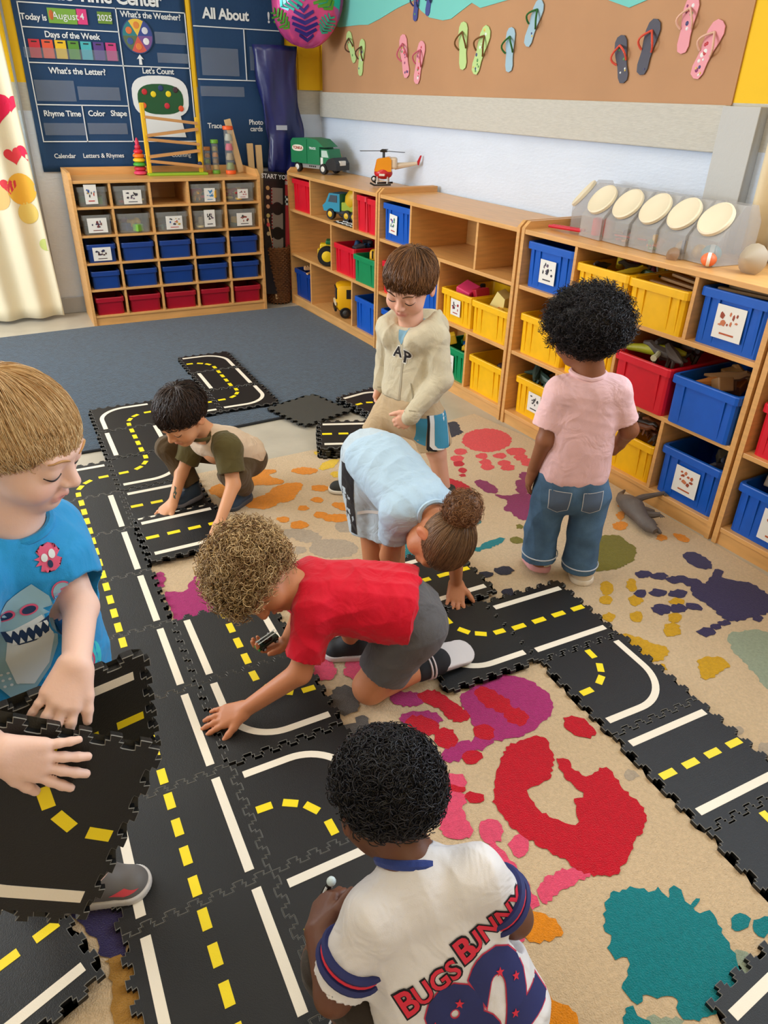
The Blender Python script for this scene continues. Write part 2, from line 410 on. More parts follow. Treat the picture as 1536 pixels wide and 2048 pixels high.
# unit nearest the corner
sbin(.06, .375, R1, .205, RED, 'red plastic bin in the top row beside the room corner')
sbin(1.045, 1.175, R1, .205, RED, 'narrow red bin beside the toy mixer truck on the top row', ribs=1)
sbin(1.180, 1.312, R1, .198, RED, 'narrow red bin left of the blue labelled bin, top row', ribs=1)
sbin(.725, 1.02, R2, .185, RED, 'open red bin of dark toys in the middle row beside the tractor')
sbin(1.025, 1.31, R2, .165, GRN, 'open green bin carrying a toy bus in the middle row', t=.0, ribs=1)
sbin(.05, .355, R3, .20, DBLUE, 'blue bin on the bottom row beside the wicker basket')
sbin(1.025, 1.315, R3, .205, BLUE, 'open empty blue bin on the bottom row right of the school bus')
# second unit
sbin(1.375, 1.685, R1, .200, BLUE, 'blue bin with a crooked picture card, above the hooded boy', card=(.085, .105, -.03, .095, .06, FAR), seed=3)
sbin(1.375, 1.66, R2, .185, RED, 'red bin in the middle row, mostly behind the hooded boy')
sbin(1.68, 1.985, R2, .185, BLUE, 'blue bin in the middle row behind the hooded boy')
sbin(1.375, 1.665, R3, .205, BLUE, 'blue bin on the bottom row just left of the hooded boy')
sbin(2.022, 2.302, R2, .165, YEL, 'yellow bin with a picture card holding a pink box', card=(.085, .085, .005, .085, 0, RB), seed=5)
sbin(2.315, 2.612, R2, .165, YEL, 'yellow bin holding a cream wedge and red ribbon', t=0)
sbin(1.99, 2.285, R3, .175, GRN, 'green bin of building toys on the bottom row beside the hoodie', card=(.095, .095, .0, .085, 0, RB), seed=6)
sbin(2.315, 2.612, R3, .185, YEL, 'yellow bin on the bottom row right of the green bin')
# third unit
sbin(2.68, 2.98, R1, .195, BLUE, 'blue bin with a square picture card at the top left of the jar shelf', card=(.10, .10, .0, .085, 0, GRY), seed=8)
sbin(3.012, 3.305, R1, .165, YEL, 'yellow bin of toy figures above the curly dark hair', t=.0)
sbin(3.310, 3.592, R1, .165, YEL, 'yellow bin of wooden strips between yellow and blue bins', t=-.01)
sbin(3.620, 3.902, R1, .195, BLUE, 'blue bin with a large white picture card below the jars', card=(.115, .115, .0, .095, 0, ORG), seed=9)
sbin(2.685, 2.985, R2, .185, YEL, 'yellow bin holding a red ball left of the standing girl')
sbin(2.995, 3.285, R2, .175, YEL, 'yellow bin in the middle row behind the standing girl')
sbin(3.315, 3.60, R2, .190, RED, 'red bin with a toy lizard lying across it', t=-.015, ribs=1)
sbin(3.610, 3.900, R2, .185, BLUE, 'blue bin right of the red lizard bin', t=-.02, ribs=1)
sbin(2.685, 2.965, R3, .185, YEL, 'yellow bottom bin with a black and white picture card', card=(.088, .095, .015, .09, 0, [(40, 40, 42), (90, 90, 92)]), seed=12, t=.03)
sbin(3.03, 3.29, R3, .17, YEL, 'yellow bottom bin hidden behind the jeans')
sbin(3.315, 3.585, R3, .165, YEL, 'yellow bottom bin of toy animals right of the jeans')
sbin(3.615, 3.90, R3, .200, BLUE, 'blue bottom bin behind the toy dinosaur on the floor', card=(.11, .11, .0, .095, 0, ORG), seed=14)
# unit at the picture edge
sbin(3.965, 4.26, R2, .19, RED, 'red bin at the right picture edge, middle row')
sbin(3.965, 4.27, R3, .195, BLUE, 'blue bottom bin cut by the right picture edge', card=(.12, .12, .03, .09, 0, ORG), seed=15)
# cubby bins
CN = ['first', 'second', 'third', 'fourth', 'fifth']
def cbin(r, c, m, label, h, w=None, card=None, seed=0, ribs=0, name='storage_bin', t=.012, d=.34):
    x0, x1 = CX[c]+.008, CX[c+1]-.008; w = w or (x1-x0)-.016
    return make_bin(TM(.555+(x0+x1)/2, 2.511+t, CZ[4-r]), w, d, h, m, label, card=card, seed=seed, rim=.007, ribs=ribs, name=name)
cards = {(0, 0): (.075, .115, -.01, .075, 0, MIX), (0, 1): (.115, .085, .01, .052, 0, GRY), (0, 3): (.075, .085, .02, .05, 0, [(70, 140, 190)]), (0, 4): (.075, .06, .01, .05, 0, RB),
         (1, 0): (.12, .09, .0, .06, 0, [(120, 60, 60), (60, 60, 90)]), (1, 2): (.11, .085, .01, .055, 0, MIX), (1, 3): (.075, .11, .005, .072, 0, GRY), (1, 4): (.11, .085, .01, .055, 0, [(60, 60, 60), (150, 70, 60)])}
for r in range(2):
    for c in range(5):
        if (r, c) == (0, 2): continue
        cbin(r, c, CLEAR, 'clear plastic bin of small toys, %s column, %s row of the cubby' % (CN[c], ('top', 'second')[r]), .118 if r == 0 else .122, card=cards.get((r, c)), seed=20+r*5+c, name='clear_bin')
for r in (2, 3):
    for c in range(5):
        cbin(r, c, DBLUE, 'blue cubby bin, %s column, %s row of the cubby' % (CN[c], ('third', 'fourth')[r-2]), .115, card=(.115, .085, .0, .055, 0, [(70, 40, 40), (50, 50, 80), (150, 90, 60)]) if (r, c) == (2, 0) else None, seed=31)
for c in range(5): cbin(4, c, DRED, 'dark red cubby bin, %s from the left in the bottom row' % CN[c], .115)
RUGP = [('sage',[(1.837,-1.706),(1.886,-1.702),(1.97,-1.743),(1.982,-1.84),(1.811,-1.988),(1.765,-1.978),(1.749,-1.916),(1.774,-1.831),(1.794,-1.758)]),
 ('sage',[(1.061,-2.376),(1.09,-2.409),(1.092,-2.439),(1.045,-2.453),(1.012,-2.437),(1.044,-2.415)]),
 ('sage',[(0.879,-2.426),(0.871,-2.427),(0.856,-2.424),(0.838,-2.416),(0.822,-2.407),(0.812,-2.398),(0.811,-2.392),(0.819,-2.391),(0.834,-2.394),(0.853,-2.402),(0.869,-2.411),(0.878,-2.42)]),
 ('taupe',[(1.062,-0.63),(1.047,-0.649),(1.027,-0.658),(1.006,-0.655),(0.991,-0.641),(0.984,-0.62),(0.989,-0.596),(1.004,-0.576),(1.024,-0.566),(1.045,-0.569),(1.061,-0.583),(1.067,-0.606)]),
 ('taupe',[(0.911,-0.658),(0.894,-0.67),(0.869,-0.666),(0.841,-0.647),(0.819,-0.616),(0.808,-0.584),(0.812,-0.557),(0.829,-0.543),(0.855,-0.547),(0.883,-0.568),(0.905,-0.599),(0.916,-0.632)]),
 ('taupe',[(1.006,-0.772),(0.981,-0.796),(0.943,-0.803),(0.9,-0.792),(0.864,-0.766),(0.844,-0.732),(0.845,-0.697),(0.868,-0.672),(0.907,-0.663),(0.952,-0.674),(0.989,-0.701),(1.009,-0.737)]),
 ('taupe',[(0.833,-0.582),(0.823,-0.596),(0.806,-0.602),(0.788,-0.598),(0.774,-0.587),(0.766,-0.569),(0.767,-0.551),(0.777,-0.537),(0.794,-0.531),(0.812,-0.534),(0.827,-0.546),(0.835,-0.564)]),
 ('taupe',[(0.836,-0.705),(0.827,-0.715),(0.812,-0.719),(0.795,-0.715),(0.78,-0.704),(0.772,-0.69),(0.772,-0.675),(0.781,-0.665),(0.797,-0.661),(0.814,-0.665),(0.829,-0.676),(0.837,-0.69)]),
 ('taupe',[(1.554,-1.994),(1.543,-2.0),(1.53,-2.002),(1.518,-1.999),(1.511,-1.993),(1.51,-1.984),(1.516,-1.976),(1.527,-1.97),(1.54,-1.968),(1.552,-1.971),(1.559,-1.977),(1.56,-1.986)]),
 ('taupe',[(1.572,-2.066),(1.56,-2.072),(1.547,-2.074),(1.536,-2.072),(1.53,-2.066),(1.531,-2.058),(1.538,-2.049),(1.549,-2.043),(1.562,-2.041),(1.573,-2.043),(1.579,-2.049),(1.579,-2.057)]),
 ('taupe',[(1.196,-1.979),(1.187,-1.985),(1.177,-1.988),(1.168,-1.986),(1.162,-1.981),(1.162,-1.973),(1.167,-1.965),(1.176,-1.958),(1.187,-1.955),(1.196,-1.957),(1.201,-1.962),(1.201,-1.97)]),
 ('navyd',[(1.768,0.03),(1.841,0.019),(1.844,0.072),(1.951,0.082),(1.922,-0.017),(1.896,-0.059),(1.692,-0.101)]),
 ('coral',[(2.08,-0.224),(2.026,-0.272),(1.959,-0.294),(1.896,-0.284),(1.853,-0.246),(1.839,-0.189),(1.861,-0.126),(1.913,-0.074),(1.982,-0.049),(2.05,-0.058),(2.095,-0.099),(2.106,-0.16)]),
 ('coral',[(2.066,-0.356),(2.047,-0.372),(2.023,-0.378),(1.998,-0.373),(1.981,-0.359),(1.975,-0.339),(1.982,-0.319),(2.001,-0.303),(2.026,-0.296),(2.051,-0.301),(2.069,-0.315),(2.074,-0.336)]),
 ('coral',[(2.036,-0.409),(2.021,-0.423),(2.003,-0.429),(1.986,-0.427),(1.975,-0.417),(1.974,-0.401),(1.981,-0.384),(1.996,-0.37),(2.015,-0.363),(2.032,-0.366),(2.042,-0.376),(2.044,-0.392)]),
 ('coral',[(1.957,-0.355),(1.944,-0.366),(1.927,-0.371),(1.911,-0.368),(1.9,-0.358),(1.896,-0.344),(1.901,-0.33),(1.914,-0.319),(1.931,-0.314),(1.947,-0.316),(1.959,-0.326),(1.962,-0.34)]),
 ('coral',[(1.932,-0.427),(1.92,-0.437),(1.904,-0.442),(1.888,-0.439),(1.877,-0.43),(1.873,-0.416),(1.878,-0.402),(1.89,-0.391),(1.907,-0.387),(1.923,-0.39),(1.934,-0.399),(1.938,-0.413)]),
 ('coral',[(1.923,-0.471),(1.909,-0.482),(1.891,-0.487),(1.874,-0.483),(1.861,-0.473),(1.857,-0.459),(1.863,-0.443),(1.876,-0.432),(1.894,-0.427),(1.912,-0.43),(1.925,-0.44),(1.929,-0.455)]),
 ('coral',[(1.877,-0.323),(1.865,-0.334),(1.849,-0.339),(1.834,-0.337),(1.823,-0.328),(1.82,-0.314),(1.825,-0.299),(1.837,-0.288),(1.853,-0.283),(1.869,-0.285),(1.879,-0.294),(1.883,-0.308)]),
 ('coral',[(1.856,-0.383),(1.844,-0.394),(1.828,-0.398),(1.812,-0.396),(1.801,-0.386),(1.797,-0.373),(1.802,-0.359),(1.814,-0.348),(1.83,-0.343),(1.846,-0.346),(1.857,-0.355),(1.861,-0.369)]),
 ('coral',[(1.838,-0.429),(1.825,-0.44),(1.808,-0.446),(1.793,-0.443),(1.782,-0.434),(1.779,-0.42),(1.784,-0.405),(1.797,-0.393),(1.813,-0.387),(1.829,-0.389),(1.84,-0.399),(1.843,-0.413)]),
 ('coral',[(1.815,-0.244),(1.801,-0.257),(1.784,-0.263),(1.768,-0.261),(1.757,-0.251),(1.753,-0.235),(1.759,-0.219),(1.772,-0.205),(1.789,-0.199),(1.806,-0.201),(1.817,-0.211),(1.821,-0.227)]),
 ('coral',[(1.763,-0.299),(1.75,-0.312),(1.733,-0.318),(1.716,-0.315),(1.705,-0.305),(1.701,-0.29),(1.706,-0.274),(1.718,-0.261),(1.736,-0.255),(1.753,-0.258),(1.764,-0.268),(1.768,-0.283)]),
 ('coral',[(2.033,-0.463),(2.016,-0.478),(1.997,-0.486),(1.98,-0.484),(1.97,-0.473),(1.969,-0.457),(1.978,-0.438),(1.994,-0.423),(2.014,-0.414),(2.031,-0.416),(2.041,-0.427),(2.042,-0.444)]),
 ('red',[(1.735,-0.347),(1.724,-0.358),(1.71,-0.363),(1.696,-0.361),(1.686,-0.353),(1.684,-0.34),(1.688,-0.326),(1.699,-0.315),(1.714,-0.309),(1.728,-0.311),(1.737,-0.32),(1.74,-0.333)]),
 ('red',[(1.71,-0.406),(1.701,-0.416),(1.69,-0.421),(1.68,-0.42),(1.674,-0.413),(1.673,-0.403),(1.677,-0.391),(1.686,-0.381),(1.697,-0.376),(1.707,-0.377),(1.714,-0.384),(1.715,-0.394)]),
 ('red',[(1.681,-0.444),(1.674,-0.451),(1.665,-0.454),(1.656,-0.453),(1.651,-0.448),(1.649,-0.44),(1.652,-0.431),(1.659,-0.424),(1.668,-0.421),(1.676,-0.422),(1.682,-0.427),(1.684,-0.435)]),
 ('red',[(1.627,-0.351),(1.62,-0.36),(1.61,-0.365),(1.601,-0.364),(1.596,-0.358),(1.595,-0.349),(1.598,-0.338),(1.606,-0.33),(1.616,-0.325),(1.625,-0.326),(1.63,-0.331),(1.631,-0.341)]),
 ('red',[(1.567,-0.434),(1.615,-0.464),(1.635,-0.522),(1.619,-0.609),(1.583,-0.711),(1.551,-0.753),(1.514,-0.757),(1.472,-0.717),(1.467,-0.6)]),
 ('purple',[(1.72,-0.63),(1.702,-0.636),(1.685,-0.624),(1.673,-0.598),(1.669,-0.564),(1.674,-0.53),(1.687,-0.507),(1.704,-0.5),(1.722,-0.512),(1.734,-0.54),(1.738,-0.575),(1.733,-0.608)]),
 ('purple',[(1.937,-0.568),(1.922,-0.583),(1.904,-0.59),(1.889,-0.588),(1.88,-0.579),(1.879,-0.563),(1.887,-0.546),(1.902,-0.531),(1.92,-0.524),(1.936,-0.525),(1.945,-0.535),(1.946,-0.551)]),
 ('purple',[(1.89,-0.622),(1.875,-0.634),(1.857,-0.64),(1.84,-0.637),(1.828,-0.627),(1.825,-0.612),(1.832,-0.595),(1.847,-0.582),(1.865,-0.576),(1.883,-0.579),(1.894,-0.59),(1.897,-0.605)]),
 ('purple',[(1.854,-0.669),(1.84,-0.682),(1.822,-0.687),(1.805,-0.684),(1.793,-0.674),(1.791,-0.659),(1.797,-0.644),(1.811,-0.631),(1.829,-0.625),(1.847,-0.628),(1.858,-0.638),(1.861,-0.653)]),
 ('purple',[(1.694,-0.643),(1.739,-0.672),(1.814,-0.683),(1.838,-0.74),(1.744,-0.883),(1.672,-0.853),(1.668,-0.793),(1.658,-0.753),(1.708,-0.71)]),
 ('teal',[(1.532,-0.941),(1.519,-0.952),(1.492,-0.963),(1.459,-0.971),(1.429,-0.972),(1.409,-0.968),(1.405,-0.959),(1.417,-0.947),(1.443,-0.936),(1.476,-0.929),(1.507,-0.927),(1.528,-0.931)]),
 ('teal',[(1.416,-0.968),(1.409,-0.974),(1.4,-0.976),(1.39,-0.974),(1.383,-0.968),(1.381,-0.961),(1.383,-0.953),(1.39,-0.947),(1.399,-0.945),(1.408,-0.947),(1.415,-0.952),(1.418,-0.96)]),
 ('teal',[(1.523,-0.802),(1.514,-0.811),(1.502,-0.816),(1.492,-0.815),(1.485,-0.808),(1.484,-0.797),(1.488,-0.786),(1.497,-0.777),(1.509,-0.772),(1.519,-0.773),(1.526,-0.78),(1.527,-0.791)]),
 ('teal',[(1.158,-0.8),(1.212,-0.813),(1.226,-0.886),(1.184,-0.959),(1.128,-0.987),(1.111,-0.913),(1.161,-0.844)]),
 ('olive',[(1.591,-0.983),(1.581,-0.99),(1.567,-0.993),(1.553,-0.989),(1.542,-0.981),(1.538,-0.97),(1.541,-0.959),(1.551,-0.952),(1.566,-0.949),(1.58,-0.952),(1.591,-0.961),(1.595,-0.972)]),
 ('olive',[(1.646,-0.899),(1.639,-0.905),(1.631,-0.909),(1.624,-0.908),(1.619,-0.904),(1.619,-0.896),(1.623,-0.888),(1.63,-0.881),(1.638,-0.878),(1.645,-0.879),(1.65,-0.883),(1.65,-0.891)]),
 ('yellow',[(1.233,-0.085),(1.221,-0.106),(1.197,-0.127),(1.169,-0.141),(1.142,-0.146),(1.125,-0.14),(1.122,-0.124),(1.133,-0.103),(1.156,-0.082),(1.185,-0.067),(1.212,-0.062),(1.23,-0.068)]),
 ('yellow',[(1.197,-0.217),(1.187,-0.229),(1.174,-0.235),(1.159,-0.233),(1.148,-0.224),(1.143,-0.209),(1.146,-0.194),(1.155,-0.181),(1.169,-0.175),(1.184,-0.177),(1.195,-0.187),(1.2,-0.201)]),
 ('yellow',[(1.205,0.01),(1.198,0.001),(1.186,-0.002),(1.173,0.0),(1.163,0.008),(1.158,0.019),(1.159,0.031),(1.166,0.04),(1.178,0.044),(1.191,0.041),(1.201,0.033),(1.206,0.022)]),
 ('orange',[(1.108,-0.139),(1.094,-0.152),(1.071,-0.155),(1.044,-0.148),(1.02,-0.132),(1.006,-0.112),(1.005,-0.093),(1.018,-0.08),(1.041,-0.077),(1.069,-0.084),(1.093,-0.1),(1.107,-0.12)]),
 ('orange',[(1.09,-0.306),(1.08,-0.317),(1.063,-0.321),(1.045,-0.317),(1.03,-0.306),(1.021,-0.291),(1.022,-0.276),(1.032,-0.264),(1.049,-0.26),(1.067,-0.264),(1.083,-0.276),(1.091,-0.291)]),
 ('orange',[(1.032,-0.391),(1.025,-0.4),(1.013,-0.404),(1.0,-0.401),(0.989,-0.393),(0.983,-0.381),(0.984,-0.369),(0.992,-0.36),(1.004,-0.356),(1.017,-0.359),(1.028,-0.367),(1.033,-0.379)]),
 ('orange',[(0.953,-0.427),(0.946,-0.436),(0.935,-0.441),(0.924,-0.439),(0.915,-0.431),(0.91,-0.42),(0.912,-0.408),(0.919,-0.399),(0.929,-0.394),(0.941,-0.396),(0.95,-0.403),(0.954,-0.415)]),
 ('orange',[(1.12,-0.532),(1.107,-0.536),(1.09,-0.526),(1.071,-0.503),(1.055,-0.475),(1.048,-0.447),(1.051,-0.429),(1.063,-0.424),(1.081,-0.434),(1.101,-0.457),(1.116,-0.486),(1.123,-0.514)]),
 ('orange',[(0.999,-0.507),(0.99,-0.518),(0.977,-0.523),(0.963,-0.52),(0.951,-0.511),(0.945,-0.497),(0.947,-0.483),(0.956,-0.472),(0.969,-0.467),(0.984,-0.469),(0.995,-0.479),(1.001,-0.492)]),
 ('orange',[(1.075,-0.566),(1.061,-0.576),(1.038,-0.577),(1.011,-0.569),(0.987,-0.554),(0.972,-0.535),(0.971,-0.519),(0.984,-0.508),(1.007,-0.507),(1.035,-0.515),(1.059,-0.531),(1.074,-0.549)]),
 ('orange',[(0.853,-0.477),(0.846,-0.487),(0.835,-0.491),(0.822,-0.489),(0.812,-0.481),(0.807,-0.469),(0.808,-0.456),(0.815,-0.445),(0.826,-0.441),(0.839,-0.443),(0.849,-0.451),(0.855,-0.464)]),
 ('orange',[(0.903,-0.543),(0.893,-0.555),(0.878,-0.56),(0.861,-0.556),(0.847,-0.546),(0.84,-0.53),(0.841,-0.515),(0.85,-0.503),(0.866,-0.497),(0.883,-0.501),(0.897,-0.512),(0.904,-0.527)]),
 ('orange',[(0.862,-0.017),(0.948,-0.062),(0.902,-0.099),(0.945,-0.162),(0.913,-0.19),(0.799,-0.144),(0.77,-0.101),(0.8,-0.04)]),
 ('orange',[(0.728,-0.301),(0.763,-0.256),(0.804,-0.258),(0.854,-0.234),(0.898,-0.201),(0.966,-0.196),(1.005,-0.226),(0.965,-0.285),(0.912,-0.34),(0.86,-0.339),(0.832,-0.359),(0.79,-0.361),(0.749,-0.332)]),
 ('orange',[(0.632,-0.122),(0.679,-0.084),(0.713,-0.112),(0.683,-0.214),(0.638,-0.159)]),
 ('olive',[(1.866,-1.079),(1.939,-1.107),(1.94,-1.151),(1.932,-1.211),(1.875,-1.256),(1.812,-1.272),(1.755,-1.27),(1.676,-1.228),(1.767,-1.114)]),
 ('orange',[(2.071,-1.004),(2.055,-1.018),(2.039,-1.026),(2.028,-1.027),(2.024,-1.019),(2.028,-1.006),(2.04,-0.99),(2.056,-0.976),(2.072,-0.967),(2.084,-0.967),(2.088,-0.975),(2.083,-0.989)]),
 ('orange',[(2.027,-1.067),(2.011,-1.078),(1.993,-1.082),(1.976,-1.079),(1.965,-1.069),(1.963,-1.056),(1.97,-1.042),(1.986,-1.031),(2.004,-1.027),(2.021,-1.03),(2.033,-1.04),(2.034,-1.053)]),
 ('orange',[(2.155,-0.956),(2.146,-0.961),(2.131,-0.961),(2.116,-0.957),(2.104,-0.949),(2.099,-0.939),(2.102,-0.931),(2.112,-0.926),(2.126,-0.926),(2.141,-0.93),(2.153,-0.938),(2.158,-0.947)]),
 ('orange',[(2.099,-1.197),(2.088,-1.204),(2.075,-1.207),(2.063,-1.205),(2.056,-1.198),(2.055,-1.189),(2.061,-1.18),(2.072,-1.173),(2.085,-1.17),(2.097,-1.172),(2.104,-1.178),(2.105,-1.188)]),
 ('orange',[(2.159,-1.252),(2.148,-1.254),(2.137,-1.247),(2.129,-1.234),(2.127,-1.216),(2.131,-1.2),(2.14,-1.189),(2.151,-1.187),(2.162,-1.194),(2.17,-1.208),(2.172,-1.225),(2.168,-1.241)]),
 ('mustard',[(1.685,-1.357),(1.668,-1.371),(1.651,-1.379),(1.637,-1.378),(1.631,-1.37),(1.634,-1.355),(1.645,-1.338),(1.662,-1.324),(1.68,-1.315),(1.694,-1.316),(1.7,-1.325),(1.697,-1.34)]),
 ('mustard',[(1.638,-1.409),(1.626,-1.417),(1.613,-1.42),(1.601,-1.418),(1.594,-1.411),(1.593,-1.401),(1.599,-1.39),(1.61,-1.382),(1.624,-1.378),(1.636,-1.38),(1.643,-1.387),(1.644,-1.398)]),
 ('mustard',[(1.581,-1.48),(1.57,-1.488),(1.557,-1.491),(1.546,-1.489),(1.539,-1.483),(1.538,-1.473),(1.543,-1.463),(1.554,-1.455),(1.567,-1.452),(1.578,-1.454),(1.586,-1.461),(1.586,-1.47)]),
 ('mustard',[(1.771,-1.379),(1.755,-1.393),(1.738,-1.401),(1.726,-1.401),(1.722,-1.393),(1.726,-1.38),(1.737,-1.364),(1.754,-1.35),(1.771,-1.341),(1.783,-1.341),(1.788,-1.349),(1.784,-1.363)]),
 ('mustard',[(1.728,-1.451),(1.714,-1.462),(1.697,-1.467),(1.683,-1.465),(1.676,-1.457),(1.676,-1.445),(1.685,-1.431),(1.7,-1.42),(1.717,-1.414),(1.731,-1.416),(1.738,-1.425),(1.737,-1.438)]),
 ('mustard',[(1.665,-1.518),(1.652,-1.527),(1.638,-1.531),(1.625,-1.529),(1.618,-1.522),(1.618,-1.511),(1.625,-1.499),(1.638,-1.49),(1.652,-1.485),(1.665,-1.487),(1.673,-1.495),(1.672,-1.506)]),
 ('mustard',[(1.848,-1.516),(1.837,-1.522),(1.823,-1.523),(1.809,-1.519),(1.799,-1.511),(1.796,-1.502),(1.8,-1.494),(1.811,-1.488),(1.825,-1.487),(1.839,-1.491),(1.849,-1.498),(1.852,-1.507)]),
 ('mustard',[(1.772,-1.575),(1.759,-1.584),(1.744,-1.589),(1.731,-1.587),(1.725,-1.58),(1.726,-1.569),(1.735,-1.557),(1.748,-1.548),(1.763,-1.543),(1.776,-1.544),(1.782,-1.552),(1.781,-1.563)]),
 ('mustard',[(1.724,-1.618),(1.707,-1.63),(1.688,-1.635),(1.672,-1.632),(1.663,-1.623),(1.663,-1.609),(1.674,-1.594),(1.691,-1.583),(1.71,-1.577),(1.727,-1.579),(1.736,-1.589),(1.735,-1.603)]),
 ('mustard',[(1.554,-1.726),(1.547,-1.73),(1.539,-1.731),(1.531,-1.729),(1.525,-1.725),(1.524,-1.719),(1.527,-1.713),(1.534,-1.709),(1.543,-1.708),(1.551,-1.71),(1.556,-1.714),(1.557,-1.72)]),
 ('mustard',[(1.525,-1.827),(1.517,-1.832),(1.508,-1.835),(1.501,-1.835),(1.498,-1.83),(1.499,-1.824),(1.505,-1.817),(1.513,-1.811),(1.522,-1.808),(1.529,-1.809),(1.532,-1.813),(1.531,-1.82)]),
 ('mustard',[(1.516,-1.538),(1.571,-1.579),(1.596,-1.625),(1.619,-1.66),(1.603,-1.681),(1.558,-1.697),(1.529,-1.68),(1.514,-1.638),(1.494,-1.587)]),
 ('mustard',[(1.655,-1.747),(1.686,-1.741),(1.732,-1.764),(1.729,-1.8),(1.695,-1.806),(1.634,-1.813),(1.614,-1.8)]),
 ('navy',[(1.94,-1.459),(1.994,-1.447),(1.991,-1.474),(2.067,-1.444),(2.076,-1.467),(2.109,-1.511),(2.141,-1.543),(2.143,-1.607),(2.138,-1.657),(2.096,-1.679),(1.985,-1.675),(1.915,-1.662),(1.896,-1.633),(1.903,-1.588),(1.903,-1.546),(1.898,-1.51)]),
 ('navy',[(2.096,-1.413),(2.075,-1.416),(2.057,-1.405),(2.045,-1.381),(2.044,-1.351),(2.054,-1.323),(2.071,-1.304),(2.093,-1.299),(2.112,-1.311),(2.123,-1.336),(2.124,-1.367),(2.114,-1.395)]),
 ('navy',[(2.104,-1.456),(2.092,-1.464),(2.078,-1.467),(2.067,-1.465),(2.061,-1.459),(2.062,-1.45),(2.069,-1.44),(2.081,-1.432),(2.095,-1.429),(2.107,-1.431),(2.113,-1.437),(2.112,-1.447)]),
 ('navy',[(1.867,-1.355),(1.855,-1.361),(1.839,-1.362),(1.823,-1.358),(1.811,-1.349),(1.806,-1.339),(1.811,-1.329),(1.822,-1.322),(1.838,-1.321),(1.855,-1.326),(1.867,-1.334),(1.871,-1.345)]),
 ('navy',[(1.912,-1.386),(1.9,-1.391),(1.884,-1.392),(1.867,-1.387),(1.855,-1.378),(1.849,-1.367),(1.853,-1.358),(1.865,-1.352),(1.881,-1.351),(1.898,-1.356),(1.911,-1.365),(1.916,-1.376)]),
 ('navy',[(1.962,-1.432),(1.948,-1.438),(1.928,-1.438),(1.907,-1.432),(1.892,-1.422),(1.885,-1.409),(1.889,-1.398),(1.903,-1.392),(1.923,-1.391),(1.944,-1.398),(1.96,-1.409),(1.966,-1.421)]),
 ('navy',[(1.987,-1.462),(1.974,-1.469),(1.956,-1.47),(1.939,-1.465),(1.927,-1.456),(1.923,-1.445),(1.928,-1.435),(1.941,-1.428),(1.959,-1.427),(1.976,-1.431),(1.988,-1.441),(1.992,-1.452)]),
 ('navy',[(1.769,-1.432),(1.758,-1.439),(1.744,-1.441),(1.732,-1.438),(1.723,-1.431),(1.721,-1.421),(1.727,-1.412),(1.738,-1.405),(1.751,-1.402),(1.764,-1.405),(1.773,-1.412),(1.774,-1.422)]),
 ('navy',[(1.831,-1.456),(1.818,-1.463),(1.801,-1.465),(1.785,-1.461),(1.774,-1.452),(1.771,-1.441),(1.776,-1.431),(1.789,-1.423),(1.805,-1.421),(1.822,-1.425),(1.833,-1.434),(1.836,-1.446)]),
 ('navy',[(1.894,-1.49),(1.881,-1.496),(1.863,-1.497),(1.845,-1.491),(1.831,-1.482),(1.826,-1.471),(1.83,-1.46),(1.843,-1.454),(1.861,-1.454),(1.879,-1.459),(1.893,-1.468),(1.898,-1.48)]),
 ('navy',[(1.781,-1.531),(1.766,-1.539),(1.747,-1.541),(1.728,-1.536),(1.715,-1.526),(1.711,-1.513),(1.717,-1.5),(1.732,-1.492),(1.752,-1.489),(1.771,-1.494),(1.784,-1.505),(1.788,-1.518)]),
 ('navy',[(1.828,-1.548),(1.815,-1.555),(1.798,-1.557),(1.783,-1.553),(1.772,-1.545),(1.769,-1.534),(1.775,-1.523),(1.787,-1.516),(1.804,-1.514),(1.82,-1.518),(1.831,-1.527),(1.833,-1.538)]),
 ('navy',[(1.874,-1.568),(1.862,-1.572),(1.848,-1.57),(1.836,-1.563),(1.829,-1.551),(1.829,-1.539),(1.836,-1.53),(1.848,-1.525),(1.862,-1.527),(1.874,-1.535),(1.881,-1.546),(1.881,-1.558)]),
 ('navy',[(1.814,-1.672),(1.802,-1.678),(1.786,-1.68),(1.771,-1.676),(1.761,-1.668),(1.758,-1.658),(1.763,-1.648),(1.776,-1.642),(1.791,-1.64),(1.807,-1.644),(1.817,-1.653),(1.82,-1.663)]),
 ('navy',[(1.857,-1.662),(1.849,-1.667),(1.838,-1.668),(1.827,-1.665),(1.821,-1.659),(1.819,-1.652),(1.823,-1.646),(1.831,-1.641),(1.842,-1.64),(1.853,-1.643),(1.86,-1.649),(1.861,-1.656)]),
 ('navy',[(1.897,-1.661),(1.889,-1.665),(1.879,-1.665),(1.869,-1.662),(1.862,-1.657),(1.859,-1.651),(1.862,-1.645),(1.87,-1.641),(1.88,-1.641),(1.89,-1.644),(1.898,-1.649),(1.9,-1.656)]),
 ('navy',[(2.015,-1.694),(2.006,-1.698),(1.995,-1.699),(1.985,-1.697),(1.978,-1.691),(1.977,-1.684),(1.981,-1.678),(1.991,-1.673),(2.002,-1.672),(2.012,-1.675),(2.019,-1.68),(2.02,-1.687)]),
 ('navyd',[(1.439,-1.128),(1.427,-1.136),(1.41,-1.138),(1.392,-1.133),(1.378,-1.123),(1.371,-1.11),(1.374,-1.098),(1.386,-1.089),(1.403,-1.087),(1.421,-1.092),(1.435,-1.102),(1.442,-1.115)]),
 ('navyd',[(1.361,-1.119),(1.352,-1.125),(1.34,-1.127),(1.327,-1.124),(1.317,-1.116),(1.312,-1.106),(1.315,-1.097),(1.323,-1.09),(1.336,-1.088),(1.349,-1.091),(1.359,-1.099),(1.364,-1.109)]),
